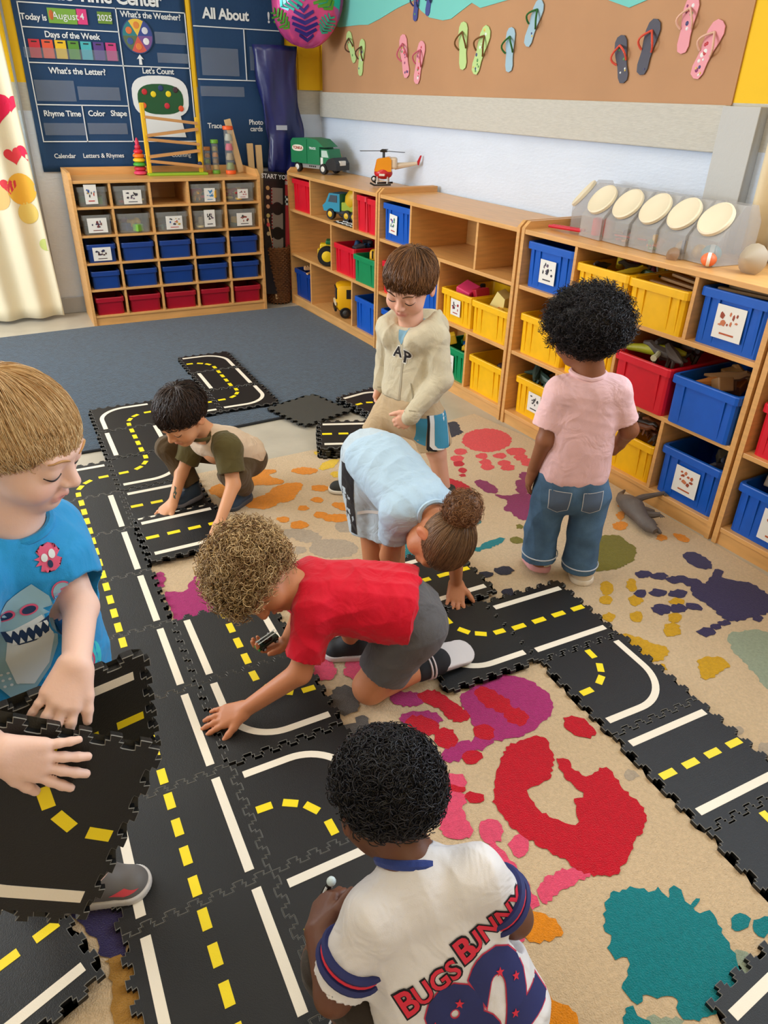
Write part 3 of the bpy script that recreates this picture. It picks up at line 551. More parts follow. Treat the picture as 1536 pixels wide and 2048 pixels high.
 ('navyd',[(1.366,-1.233),(1.356,-1.24),(1.344,-1.244),(1.332,-1.241),(1.323,-1.234),(1.32,-1.224),(1.324,-1.213),(1.334,-1.205),(1.346,-1.201),(1.358,-1.204),(1.367,-1.211),(1.37,-1.222)]),
 ('teal',[(0.898,-2.191),(0.924,-2.183),(0.96,-2.186),(0.986,-2.199),(1.003,-2.217),(1.021,-2.214),(1.024,-2.226),(1.025,-2.241),(1.044,-2.225),(1.06,-2.239),(1.051,-2.262),(1.055,-2.272),(1.083,-2.27),(1.053,-2.288),(1.082,-2.298),(1.08,-2.321),(1.067,-2.342),(1.06,-2.373),(1.043,-2.407),(1.017,-2.429),(0.966,-2.44),(0.928,-2.438),(0.887,-2.427),(0.879,-2.41),(0.893,-2.388),(0.861,-2.372),(0.84,-2.358),(0.823,-2.363),(0.813,-2.342),(0.822,-2.322),(0.848,-2.314),(0.861,-2.296),(0.842,-2.287),(0.841,-2.264),(0.859,-2.254),(0.865,-2.227)]),
 ('teal',[(0.801,-2.359),(0.808,-2.378),(0.816,-2.404),(0.793,-2.423),(0.754,-2.404)]),
 ('teal',[(1.135,-2.354),(1.125,-2.36),(1.112,-2.361),(1.1,-2.358),(1.093,-2.352),(1.091,-2.343),(1.097,-2.335),(1.108,-2.33),(1.121,-2.328),(1.133,-2.331),(1.14,-2.338),(1.141,-2.346)]),
 ('teal',[(1.175,-2.381),(1.163,-2.387),(1.15,-2.388),(1.137,-2.385),(1.13,-2.379),(1.129,-2.37),(1.135,-2.362),(1.147,-2.356),(1.16,-2.355),(1.173,-2.358),(1.18,-2.364),(1.181,-2.373)]),
 ('teal',[(1.108,-2.44),(1.097,-2.445),(1.083,-2.447),(1.071,-2.444),(1.063,-2.437),(1.063,-2.428),(1.069,-2.42),(1.08,-2.414),(1.094,-2.413),(1.107,-2.416),(1.114,-2.422),(1.115,-2.431)]),
 ('pink',[(0.763,-1.97),(0.78,-2.025),(0.779,-2.082),(0.777,-2.123),(0.761,-2.136),(0.721,-2.124),(0.682,-2.089)]),
 ('pink',[(0.84,-2.015),(0.829,-2.025),(0.814,-2.03),(0.801,-2.027),(0.793,-2.019),(0.791,-2.007),(0.797,-1.993),(0.808,-1.983),(0.823,-1.978),(0.836,-1.98),(0.845,-1.988),(0.846,-2.001)]),
 ('pink',[(0.799,-2.098),(0.876,-2.095),(0.912,-2.103),(0.913,-2.13),(0.848,-2.129),(0.784,-2.135)]),
 ('pink',[(0.711,-2.174),(0.702,-2.179),(0.688,-2.179),(0.673,-2.174),(0.66,-2.165),(0.654,-2.155),(0.655,-2.146),(0.664,-2.141),(0.678,-2.141),(0.693,-2.146),(0.706,-2.155),(0.712,-2.165)]),
 ('orange',[(0.78,-2.197),(0.762,-2.203),(0.737,-2.198),(0.712,-2.184),(0.694,-2.165),(0.686,-2.144),(0.692,-2.129),(0.71,-2.122),(0.735,-2.127),(0.76,-2.141),(0.779,-2.162),(0.786,-2.182)]),
 ('orange',[(0.649,-2.257),(0.686,-2.265),(0.69,-2.297),(0.71,-2.326),(0.693,-2.355),(0.647,-2.35),(0.635,-2.326),(0.661,-2.292)]),
 ('magenta',[(0.999,-1.551),(1.105,-1.546),(1.155,-1.597),(1.169,-1.669),(1.144,-1.714),(1.078,-1.742),(0.993,-1.748),(0.936,-1.73),(0.919,-1.685),(0.924,-1.629),(0.941,-1.565)]),
 ('magenta',[(0.853,-1.529),(0.84,-1.538),(0.818,-1.539),(0.793,-1.531),(0.773,-1.517),(0.761,-1.5),(0.761,-1.485),(0.773,-1.475),(0.795,-1.474),(0.82,-1.482),(0.842,-1.496),(0.853,-1.514)]),
 ('magenta',[(0.858,-1.61),(0.844,-1.619),(0.82,-1.618),(0.792,-1.609),(0.768,-1.593),(0.754,-1.575),(0.753,-1.56),(0.767,-1.551),(0.791,-1.551),(0.819,-1.561),(0.844,-1.577),(0.858,-1.595)]),
 ('magenta',[(0.882,-1.717),(0.874,-1.731),(0.855,-1.742),(0.831,-1.748),(0.809,-1.747),(0.793,-1.74),(0.789,-1.728),(0.796,-1.715),(0.815,-1.703),(0.838,-1.697),(0.862,-1.697),(0.878,-1.705)]),
 ('magenta',[(0.947,-1.717),(0.939,-1.73),(0.923,-1.74),(0.902,-1.745),(0.883,-1.744),(0.87,-1.737),(0.867,-1.727),(0.874,-1.714),(0.89,-1.704),(0.91,-1.699),(0.93,-1.699),(0.943,-1.706)]),
 ('red',[(0.84,-1.502),(0.891,-1.51),(0.913,-1.558),(0.928,-1.613),(0.92,-1.64),(0.88,-1.632),(0.866,-1.575),(0.837,-1.529)]),
 ('red',[(0.828,-1.642),(0.814,-1.648),(0.796,-1.644),(0.778,-1.63),(0.766,-1.61),(0.762,-1.59),(0.768,-1.574),(0.782,-1.567),(0.801,-1.571),(0.819,-1.585),(0.831,-1.606),(0.835,-1.626)]),
 ('red',[(0.849,-1.697),(0.835,-1.704),(0.819,-1.703),(0.807,-1.693),(0.802,-1.677),(0.804,-1.66),(0.813,-1.645),(0.828,-1.638),(0.844,-1.64),(0.856,-1.65),(0.862,-1.666),(0.859,-1.683)]),
 ('red',[(0.879,-1.764),(0.869,-1.773),(0.856,-1.776),(0.843,-1.773),(0.834,-1.765),(0.83,-1.754),(0.833,-1.742),(0.842,-1.734),(0.856,-1.731),(0.869,-1.733),(0.879,-1.742),(0.882,-1.753)]),
 ('red',[(0.955,-1.71),(0.944,-1.72),(0.929,-1.725),(0.915,-1.723),(0.905,-1.714),(0.902,-1.7),(0.907,-1.686),(0.919,-1.675),(0.934,-1.67),(0.948,-1.673),(0.958,-1.682),(0.961,-1.695)]),
 ('red',[(1.022,-1.64),(1.007,-1.643),(0.992,-1.635),(0.982,-1.617),(0.979,-1.595),(0.985,-1.574),(0.997,-1.559),(1.014,-1.556),(1.029,-1.564),(1.039,-1.583),(1.041,-1.606),(1.035,-1.627)]),
 ('red',[(1.059,-1.714),(1.044,-1.721),(1.028,-1.72),(1.015,-1.71),(1.008,-1.696),(1.009,-1.679),(1.017,-1.666),(1.032,-1.658),(1.048,-1.659),(1.062,-1.669),(1.069,-1.684),(1.068,-1.7)]),
 ('red',[(1.038,-1.667),(1.024,-1.67),(1.011,-1.664),(1.003,-1.651),(1.001,-1.634),(1.007,-1.617),(1.019,-1.605),(1.033,-1.601),(1.046,-1.607),(1.054,-1.621),(1.056,-1.638),(1.049,-1.655)]),
 ('red',[(1.186,-1.833),(1.17,-1.835),(1.153,-1.827),(1.141,-1.809),(1.136,-1.787),(1.139,-1.766),(1.151,-1.752),(1.167,-1.749),(1.184,-1.758),(1.196,-1.777),(1.201,-1.799),(1.197,-1.82)]),
 ('pink',[(0.806,-1.814),(0.795,-1.824),(0.78,-1.828),(0.766,-1.824),(0.754,-1.815),(0.75,-1.802),(0.754,-1.789),(0.764,-1.779),(0.779,-1.775),(0.795,-1.778),(0.806,-1.788),(0.81,-1.801)]),
 ('pink',[(0.737,-1.818),(0.783,-1.84),(0.753,-1.879),(0.749,-1.917),(0.729,-1.94),(0.679,-1.905)]),
 ('pink',[(0.807,-1.962),(0.794,-1.973),(0.778,-1.978),(0.763,-1.976),(0.752,-1.966),(0.75,-1.952),(0.755,-1.937),(0.768,-1.925),(0.784,-1.919),(0.8,-1.922),(0.81,-1.932),(0.813,-1.947)]),
 ('red',[(0.789,-1.829),(0.782,-1.83),(0.772,-1.827),(0.761,-1.82),(0.751,-1.81),(0.747,-1.801),(0.748,-1.794),(0.754,-1.792),(0.764,-1.795),(0.776,-1.803),(0.785,-1.813),(0.79,-1.822)]),
 ('red',[(0.821,-1.868),(0.814,-1.873),(0.803,-1.873),(0.791,-1.87),(0.781,-1.863),(0.776,-1.855),(0.778,-1.847),(0.785,-1.842),(0.796,-1.841),(0.808,-1.844),(0.818,-1.851),(0.822,-1.86)]),
 ('red',[(0.776,-1.755),(0.766,-1.768),(0.755,-1.775),(0.746,-1.776),(0.741,-1.769),(0.742,-1.756),(0.749,-1.741),(0.759,-1.728),(0.77,-1.72),(0.779,-1.72),(0.784,-1.727),(0.783,-1.74)]),
 ('pink',[(0.695,-1.271),(0.681,-1.292),(0.665,-1.304),(0.65,-1.304),(0.639,-1.292),(0.637,-1.271),(0.643,-1.246),(0.656,-1.224),(0.673,-1.211),(0.689,-1.211),(0.699,-1.224),(0.701,-1.246)]),
 ('pink',[(0.677,-1.326),(0.665,-1.34),(0.649,-1.347),(0.633,-1.344),(0.62,-1.332),(0.614,-1.315),(0.616,-1.297),(0.627,-1.282),(0.643,-1.275),(0.661,-1.277),(0.674,-1.289),(0.68,-1.307)]),
 ('pink',[(0.754,-1.318),(0.743,-1.335),(0.729,-1.345),(0.717,-1.345),(0.709,-1.335),(0.708,-1.318),(0.713,-1.298),(0.725,-1.28),(0.739,-1.27),(0.752,-1.269),(0.76,-1.28),(0.761,-1.297)]),
 ('pink',[(0.747,-1.359),(0.737,-1.372),(0.723,-1.378),(0.708,-1.376),(0.698,-1.366),(0.693,-1.351),(0.697,-1.335),(0.707,-1.322),(0.721,-1.316),(0.736,-1.318),(0.746,-1.328),(0.751,-1.343)]),
 ('red',[(0.946,-1.771),(1.0,-1.761),(1.058,-1.779),(1.045,-1.836),(0.995,-1.889),(0.933,-1.891),(0.914,-1.921),(0.917,-1.96),(0.947,-2.004),(0.975,-2.015),(1.008,-1.967),(1.037,-1.965),(1.029,-1.913),(1.036,-1.867),(1.055,-1.85),(1.069,-1.865),(1.066,-1.898),(1.086,-1.929),(1.133,-1.922),(1.144,-1.944),(1.136,-1.997),(1.137,-2.037),(1.129,-2.071),(1.089,-2.102),(1.06,-2.109),(1.01,-2.138),(0.969,-2.151),(0.938,-2.147),(0.906,-2.12),(0.881,-2.069),(0.847,-2.005),(0.83,-1.954),(0.829,-1.895),(0.851,-1.859),(0.907,-1.804)]),
 ('greyd',[(0.687,-1.457),(0.67,-1.48),(0.648,-1.492),(0.627,-1.49),(0.612,-1.474),(0.606,-1.45),(0.612,-1.421),(0.629,-1.398),(0.651,-1.385),(0.673,-1.386),(0.689,-1.403),(0.694,-1.429)]),
 ('greyd',[(0.676,-1.538),(0.668,-1.549),(0.657,-1.556),(0.647,-1.555),(0.641,-1.548),(0.639,-1.536),(0.643,-1.522),(0.651,-1.51),(0.662,-1.503),(0.672,-1.504),(0.679,-1.511),(0.68,-1.524)]),
 ('greyd',[(0.657,-1.558),(0.648,-1.568),(0.634,-1.572),(0.619,-1.569),(0.606,-1.559),(0.6,-1.546),(0.602,-1.532),(0.611,-1.522),(0.625,-1.517),(0.641,-1.521),(0.653,-1.531),(0.659,-1.545)]),
 ('magenta',[(0.318,-0.747),(0.381,-0.765),(0.399,-0.729),(0.427,-0.702),(0.471,-0.654),(0.506,-0.627),(0.532,-0.683),(0.522,-0.763),(0.478,-0.913),(0.43,-0.92),(0.374,-0.929),(0.319,-0.924),(0.318,-0.838)]),
 ('magenta',[(0.336,-0.676),(0.329,-0.698),(0.319,-0.711),(0.31,-0.714),(0.303,-0.704),(0.301,-0.684),(0.303,-0.66),(0.31,-0.638),(0.32,-0.624),(0.33,-0.621),(0.337,-0.631),(0.339,-0.651)]),
 ('navy',[(-0.094,-1.694),(0.017,-1.749),(0.009,-1.838),(-0.008,-1.865),(-0.037,-1.85),(-0.052,-1.791),(-0.072,-1.758)]),
 ('gold',[(-0.03,-1.854),(0.013,-1.88),(0.017,-1.946),(0.011,-2.013),(-0.036,-1.99),(-0.033,-1.921)])]
# ================================================================ handprint rug
rug = thing('handprint_rug', 'cream rug printed with many-coloured painted handprints', 'rug')
CREAM = mat('rug_cream', rgb(210, 182, 145), .95, bump=1.0, bscale=330, var=.09, vscale=120, spec=.08, sheen=.25)
MB().prism([(-.55, -4.1), (2.05, -4.1), (2.235, -1.5), (2.215, -.75), (2.17, -.2), (2.098, .13), (1.81, .088), (.86, .055), (-.42, .02)], 0, .010).build('pile', CREAM, rug)
RC = dict(sage=(152, 162, 138), taupe=(178, 160, 138), navyd=(38, 36, 54), coral=(226, 72, 76), red=(196, 8, 34), purple=(140, 44, 92), teal=(16, 124, 130), olive=(122, 112, 32), yellow=(232, 190, 44),
          orange=(228, 138, 24), mustard=(206, 156, 14), navy=(52, 44, 84), pink=(228, 78, 110), magenta=(172, 44, 112), greyd=(92, 86, 82), gold=(168, 122, 54))
RN = dict(sage='sage green', taupe='taupe', navyd='black blue', coral='coral', red='red', purple='plum', teal='teal', olive='olive', yellow='yellow', orange='orange', mustard='mustard', navy='navy', pink='pink', magenta='magenta', greyd='dark grey', gold='gold')
RR = random.Random(4)
def ragged(pts, step=.008, amp=.0048):
    out = []; n = len(pts)
    # smooth with Catmull-Rom then jitter every other point outward
    for i in range(n):
        p0, p1, p2, p3 = (Vector((*pts[(i+k-1) % n], 0)) for k in range(4))
        L = (p2-p1).length; m = max(1, int(L/step))
        for k in range(m):
            t = k/m
            q = .5*((2*p1)+(p2-p0)*t+(2*p0-5*p1+4*p2-p3)*t*t+(3*p1-p0-3*p2+p3)*t**3)
            d = (p2-p1).normalized() if L > 1e-6 else Vector((1, 0, 0)); nn = Vector((d.y, -d.x, 0))
            q = q+nn*RR.uniform(-amp, amp); out.append((q.x, q.y))
    return out
for i, (c, pts) in enumerate(RUGP):
    poly = ragged(pts); z = .0103+.000014*i
    bm = bmesh.new(); vs = [bm.verts.new((x, y, z)) for x, y in poly]
    f = bm.faces.new(vs); r = bmesh.ops.triangulate(bm, faces=[f]); fs = bm.faces[:]
    for f in fs:
        f.normal_update()
        if f.normal.z < 0: f.normal_flip()
    m = mat('rug_'+c, rgb(*RC[c]), .95, bump=1.0, bscale=330, var=.10, vscale=120, spec=.08, sheen=.2)
    o = bmobj('paint_print', bm, m, rug); o['label'] = RN[c]+' printed patch'

# ================================================================ foam road mats
FOAM = mat('black_foam', rgb(15, 16, 17), .46, bump=.30, bscale=520, var=.22, vscale=7, spec=.45)
FOAME = mat('foam_cut_edge', rgb(126, 124, 118), .6)
FOAMG = mat('foam_underside', rgb(62, 60, 54), .8, bump=.3, bscale=300)
LINEW = mat('white_road_paint', rgb(243, 232, 212), .5, bump=.1, bscale=500); LINEY = mat('yellow_road_paint', rgb(250, 222, 10), .5, bump=.1, bscale=500)
def edge_curve():
    """interlocking border from t=0 to 1, offset sideways; shared by neighbours"""
    n = 12; pts = [(0, 0)]; a = .030; pit = 1/n
    for k in range(n):
        c = (k+.5)*pit; s = a if k % 2 == 0 else -a
        hw, tw = pit*.34, pit*.44
        pts += [(c-hw, 0), (c-tw, s*.92), (c-tw*.72, s), (c+tw*.72, s), (c+tw, s*.92), (c+hw, 0)]
    return [(.045+.91*t if 0 < t < 1 else t, o) for t, o in pts]
def tile_outline():
    e = edge_curve(); out = []
    out += [(t, o) for t, o in e]                       # v=0 side
    out += [(1+o, t) for t, o in e]                     # u=1 side
    top = [(t, 1+o) for t, o in e]; left = [(o, t) for t, o in e]
    out += [(1, 1)]+top[:0:-1]
    out += [(0, 1)]+left[:0:-1]
    return out
def inset(poly, d):
    n = len(poly); out = []
    for i in range(n):
        a, b, c = Vector(poly[i-1]), Vector(poly[i]), Vector(poly[(i+1) % n])
        e1 = (b-a); e2 = (c-b)
        n1 = Vector((-e1.y, e1.x)).normalized() if e1.length > 1e-9 else Vector((0, 0)); n2 = Vector((-e2.y, e2.x)).normalized() if e2.length > 1e-9 else n1
        m = n1+n2
        if m.length < 1e-6: m = n1
        m.normalize(); out.append(tuple(b+m*d/max(.62, m.dot(n1))))
    return out
def make_tile_mesh():
    H = .0125; o0 = inset(tile_outline(), .0016); o1 = inset(o0, .0034)
    L = [[(x*T, -y*T, z) for x, y in p] for p, z in ((o0, 0), (o0, H-.0012), (o1, H))]
    bm = bmesh.new(); R = [[bm.verts.new(q) for q in l] for l in L]; n = len(R[0])
    for j in range(2):
        for i in range(n):
            f = bm.faces.new((R[j][i], R[j+1][i], R[j+1][(i+1) % n], R[j][(i+1) % n])); f.material_index = j and 1
    f = bm.faces.new(R[2]); f2 = bm.faces.new(R[0][::-1]); f2.material_index = 2
    bmesh.ops.triangulate(bm, faces=[f, f2]); bmesh.ops.recalc_face_normals(bm, faces=bm.faces[:])
    for f in bm.faces:
        f.normal_update()
        if all(v.co.z > H-1e-6 for v in f.verts) and f.normal.z < 0: f.normal_flip()
    me = bpy.data.meshes.new('road_mat'); bm.to_mesh(me); bm.free()
    for m in (FOAM, FOAME, FOAMG): me.materials.append(m)
    return me
TILE = make_tile_mesh(); TH = .0125
def strip_me(name, pts, w, m, z=TH):
    """ribbon along pts (tile units), raised half a millimetre"""
    P = [Vector((x*T, -y*T, 0)) for x, y in pts]; vs = []; n = len(P); w = w*T/2
    for i, p in enumerate(P):
        t = (P[min(i+1, n-1)]-P[max(i-1, 0)]).normalized(); s = Vector((-t.y, t.x, 0))*w
        for zz in (z-.0003, z+.0006): vs += [(p.x+s.x, p.y+s.y, zz), (p.x-s.x, p.y-s.y, zz)]
    fs = []
    for i in range(n-1):
        a, b = 4*i, 4*i+4
        fs += [(a+2, a+3, b+3, b+2), (a, a+2, b+2, b), (a+3, a+1, b+1, b+3)]
    fs += [(0, 1, 3, 2), (4*n-4, 4*n-2, 4*n-1, 4*n-3)]
    me = bpy.data.meshes.new(name); me.from_pydata(vs, [], fs); me.update(); me.materials.append(m)
    bm = bmesh.new(); bm.from_mesh(me); bmesh.ops.recalc_face_normals(bm, faces=bm.faces[:]); bm.to_mesh(me); bm.free()
    return me
LW, YW = .066, .064
M_LINE = [strip_me('white_line', [(.07, v), (.93, v)], LW, LINEW) for v in (.135, .865)]
M_DASH = [strip_me('yellow_dash', [(c-.075, .5), (c+.075, .5)], YW, LINEY) for c in (.125, .375, .625, .875)]
arc = [(.07, .865)]+[(.865-.42+.42*math.sin(a), .865-.42+.42*math.cos(a)) for a in [k*PI/2/14 for k in range(15)]]+[(.865, .07)]
M_CURVE = strip_me('white_line', arc, LW, LINEW)      # base curve joins the left (u=0) and top (v=0) sides
M_CD = []
for a, b in (((.07, .51), (.20, .505)), ((.30, .475), (.40, .405)), ((.43, .36), (.49, .26)), ((.505, .18), (.51, .06))):
    M_CD.append(strip_me('yellow_dash', [a, b], YW, LINEY))
def road_mat(u, v, kind, label, z=.010, rot=0, quarter=0, M=None, group='black foam road mats'):
    """kind: H, V, C (curve; quarter turns) or P (plain underside up)"""
    o = bpy.data.objects.new('road_mat', TILE); COL.objects.link(o); tag(o, label, 'foam mat', group)
    if M is not None: o.matrix_world = M
    else: o.matrix_world = Matrix.Translation((u*T, -v*T, z)) @ Matrix.Rotation(rot, 4, 'Z')
    if kind == 'P':
        o.matrix_world = o.matrix_world @ TM(0, 0, TH) @ Matrix.Rotation(PI, 4, 'X') @ TM(0, T, 0)
        return o
    ms = M_LINE+M_DASH if kind in 'HV' else [M_CURVE]+M_CD
    q = quarter if kind == 'C' else (1 if kind == 'V' else 0)
    MM = TM(T/2, -T/2, 0) @ Matrix.Rotation(q*PI/2, 4, 'Z') @ TM(-T/2, T/2, 0)
    for me in ms:
        c = bpy.data.objects.new(me.name.split('.')[0], me); COL.objects.link(c); c.parent = o; c.matrix_basis = MM
    return o
# quarter turns (counter-clockwise): 0 joins left+top, 1 left+bottom, 2 bottom+right, 3 top+right
ORD = ['first', 'second', 'third', 'fourth', 'fifth', 'sixth', 'seventh', 'eighth']
road_mat(0, -1.0, 'C', 'curved road mat at the far end of the long straight road', quarter=2)
for k in range(8): road_mat(0, k, 'V', 'straight road mat, %s from the far end of the long road' % ORD[k])
road_mat(1.01, -3.08, 'C', 'curved road mat lying on blue carpet left of the squatting boy', quarter=2, z=.0095)
road_mat(1.0, -2.06, 'V', 'straight road mat left of the squatting boy, reaching off the carpet', z=.0097)
road_mat(1.0, -1.03, 'C', 'curved road mat by the squatting boy, off the carpet', quarter=0)
road_mat(1.0, -.01, 'H', 'straight cross road mat under the squatting boy\'s shoe')
road_mat(1.01, .90, 'H', 'straight cross road mat the squatting boy is pressing down', z=.0235, rot=.012)
road_mat(1.0, 2.98, 'V', 'straight road mat below the hand with the toy car')
road_mat(1.0, 3.98, 'C', 'curved road mat under the red-shirted boy\'s open hand', quarter=3, z=.012)
road_mat(1.0, 5.0, 'C', 'curved road mat left of the jersey boy\'s head', quarter=1)
road_mat(1.0, 6.0, 'H', 'straight cross road mat under the jersey boy\'s hand')
road_mat(1.0, 7.0, 'V', 'straight road mat under the jersey boy, at the bottom edge')
road_mat(2.0, -3.12, 'H', 'cross road mat on blue carpet behind the squatting boy\'s head', z=.0095)
road_mat(3.0, -3.15, 'C', 'curved road mat on blue carpet touching the plain grey mat', z=.0095, quarter=0)
road_mat(2.98, -4.18, 'V', 'straight road mat in the middle of the carpet road', z=.0095)
road_mat(2.97, -5.2, 'C', 'curved road mat at the far end of the carpet road', z=.0095, quarter=1)
road_mat(3.02, 4.06, 'C', 'curved road mat under the red-shirted boy\'s raised shoe', quarter=3, rot=-.02, z=.018)
road_mat(4.02, 4.08, 'H', 'straight road mat just behind the standing girl\'s shoes', rot=-.02)
road_mat(4.02, 5.09, 'C', 'curved road mat in the road on the right, with a wide white bend', rot=-.02)
road_mat(4.00, 6.10, 'H', 'straight cross road mat beside the big red handprint', rot=-.015)
road_mat(3.99, 7.11, 'C', 'curved road mat at the right picture edge above the teal handprint', rot=-.015)
road_mat(3.26, 3.02, 'H', 'straight road mat under the bending child\'s flat hand', rot=-.01, z=.0235)
road_mat(2.26, 3.04, 'H', 'straight road mat between the bending child and the red shirt', rot=-.01, z=.012)
road_mat(0, 0, 'P', 'plain mat lying underside up at the carpet edge', M=TM(1.135, .60, .0115, rz=.31))
for k, lab in enumerate(('lower curved mat of the pair beside the hooded boy\'s pocket', 'upper curved mat of the pair beside the hooded boy\'s pocket')):
    road_mat(0, 0, 'C', lab, M=TM(1.505+.004*k, .57, .010+.0128*k, rz=.20+.03*k), quarter=1)
for k in range(4):
    road_mat(0, 0, 'H' if k == 3 else 'V', '%s mat of the pile behind the pale blue shirt' % ('lowest', 'second lowest', 'third', 'topmost')[k], M=TM(1.27+.004*(k % 2), .255, .010+.0128*k, rz=-.36+.02*(k % 3)))
road_mat(0, 0, 'H', 'mat lying askew on the rug at the lower left corner', M=TM(-.429, -1.717, .0255, rz=.356))
road_mat(0, 0, 'H', 'mat corner poking in at the lower right picture corner', M=TM(.93, -2.42, .010, rz=.10))
road_mat(0, 0, 'V', 'mat poking out under the right side of the jersey', M=TM(.45, -2.27, .0108, rz=-.35))
# ================================================================ wall charts on the back wall
NAVY = mat('chart_fabric', rgb(22, 62, 104), .75, bump=.25, bscale=60, var=.08, vscale=4)
CWH = mat('chart_white', rgb(236, 240, 244), .6)
POCK = clear_mat('vinyl_pocket', (.78, .84, .92), .09, .10)
YC = BW-.008
def wm(x, z, y=None): return TM(x, y if y is not None else YC-.004, z) @ Matrix.Rotation(PI/2, 4, 'X')
def fabric(name, x0, x1, z0, z1, y, m, parent, amp=.004, seed=0, nx=24, nz=24):
    R = random.Random(seed); ph = [R.uniform(0, 6.3) for _ in range(4)]
    vs = []; fs = []
    for layer, off in ((0, 0), (1, .0035)):
        for j in range(nz+1):
            for i in range(nx+1):
                x = x0+(x1-x0)*i/nx; z = z0+(z1-z0)*j/nz; k = 1-j/nz
                w = amp*k*(math.sin(x*17+ph[0])+.6*math.sin(x*31+z*9+ph[1])+.4*math.sin(z*23+ph[2]))
                vs.append((x, y-amp*1.2+w*.5+off, z))
    a = (nx+1)*(nz+1)
    for j in range(nz):
        for i in range(nx):
            p = j*(nx+1)+i; fs.append((p, p+1, p+nx+2, p+nx+1)); fs.append((a+p, a+p+nx+1, a+p+nx+2, a+p+1))
    for i in range(nx): fs.append((i, a+i, a+i+1, i+1)); q = nz*(nx+1)+i; fs.append((q, q+1, a+q+1, a+q))
    for j in range(nz): p = j*(nx+1); fs.append((p, p+nx+1, a+p+nx+1, a+p)); q = p+nx; fs.append((q, a+q, a+q+nx+1, q+nx+1))
    return meshobj(name, vs, fs, m, parent, smooth=True)
ch = thing('wall_chart', 'navy classroom chart with weather wheel and white lettering above the cubby', 'chart')
fabric('chart_cloth', .452, 1.492, .93, 2.02, YC, NAVY, ch, .003)
LY = YC-.0085
def hline(x0, x1, z, p, w=.006): return MB().box(x0, x1, LY-.0015, LY+.003, z-w/2, z+w/2).build('grid_line', CWH, p)
def vline(x, z0, z1, p, w=.006): return MB().box(x-w/2, x+w/2, LY-.0015, LY+.003, z0, z1).build('grid_line', CWH, p)
hline(.486, 1.488, 1.856, ch); hline(.486, 1.052, 1.732, ch); hline(.486, 1.488, 1.548, ch); hline(.486, 1.052, 1.320, ch); hline(.49, 1.482, 1.110, ch)
vline(.486, 1.107, 1.859, ch); vline(1.486, 1.107, 1.859, ch); vline(1.052, 1.107, 1.859, ch); vline(.757, 1.107, 1.320, ch)
def wtext(s, x, z, h, p, m=CWH, bold=.02, y=None, align='CENTER', sp=.95): return text_obj('lettering', s, h*.92, m, p, wm(x, z, (y or LY-.001)), bold, align, sp)
wtext('Circle Time Center', .955, 1.912, .112, ch, bold=.03)
wtext('Today is', .562, 1.783, .05, ch); wtext('Days of the Week', .769, 1.698, .05, ch); wtext("What's the Weather?", 1.267, 1.828, .05, ch)
wtext("What's the Letter?", .765, 1.507, .052, ch); wtext("Let's Count", 1.272, 1.524, .05, ch); wtext('Rhyme Time', .630, 1.270, .05, ch)
wtext('Color', .841, 1.273, .05, ch); wtext('Shape', .982, 1.275, .05, ch)
for s, x in (('Calendar', .60), ('Letters & Rhymes', .845), ('Colors', 1.085), ('Counting', 1.366)): wtext(s, x, 1.024, .042, ch, bold=.01)
def wcard(x, z, w_, h_, m, p, name='card', y=None): return MB().box(x-w_/2, x+w_/2, (y or LY)-.003, (y or LY), z-h_/2, z+h_/2).build(name, m, p)
a_ = wcard(.728, 1.797, .165, .078, cmat(120, 170, 60), ch, 'month_card'); text_obj('lettering', 'August', .055, CWH, a_, wm(.745, 1.797, LY-.0045), .0)
MB().sphere((.665, LY-.004, 1.80), (.014, .002, .026), 8, 6).build('monkey_picture', cmat(200, 100, 40), a_)
a_ = wcard(.843, 1.800, .058, .080, cmat(225, 60, 130), ch, 'day_card'); text_obj('lettering', '4', .045, CWH, a_, wm(.843, 1.80, LY-.0045), .02)
a_ = wcard(.978, 1.802, .085, .062, cmat(110, 150, 50), ch, 'year_card'); text_obj('lettering', '2025', .045, CWH, a_, wm(.978, 1.80, LY-.0045), .01)
for k, c in enumerate([(205, 40, 60), (235, 90, 60), (240, 195, 30), (90, 150, 50), (70, 180, 190), (90, 60, 140), (205, 60, 130)]):
    x = .538+k*.0755; c_ = wcard(x, 1.622, .064, .098, cmat(*c), ch, 'weekday_card'); MB().box(x-.016, x+.016, LY-.004, LY-.003, 1.655, 1.662).build('slot', BLACK, c_)
WHM = TM(1.166, LY, 1.716) @ Matrix.Rotation(PI/2, 4, 'X')
wheel = MB().lathe([(.098, 0), (.098, .004)], 32, WHM).build('weather_wheel', cmat(40, 70, 130), ch)
for k, c in enumerate([(240, 200, 70), (50, 70, 150), (120, 80, 150), (215, 90, 80), (90, 110, 80), (40, 130, 140)]):
    a0 = PI/2-.5-k*PI/3; poly = [(0, 0)]+[(.092*math.cos(a0+PI/3*t/6), .092*math.sin(a0+PI/3*t/6)) for t in range(7)]
    MB().prism(poly, .0035, .0055, WHM).build('wheel_segment', cmat(*c), wheel)
    am = a0+PI/6; MB().lathe([(.020, .0055), (.018, .007)], 10, WHM @ TM(.058*math.cos(am), .058*math.sin(am))).build('weather_picture', cmat(*[(230, 140, 60), (220, 220, 230), (240, 240, 245), (230, 130, 60), (60, 90, 160), (230, 120, 60)][k]), wheel)
MB().prism([(0, .028), (.022, 0), (.008, .004), (.010, -.03), (-.010, -.03), (-.008, .004), (-.022, 0)], -.001, .001, wm(1.166, 1.588, LY)).build('arrow', CWH, ch)
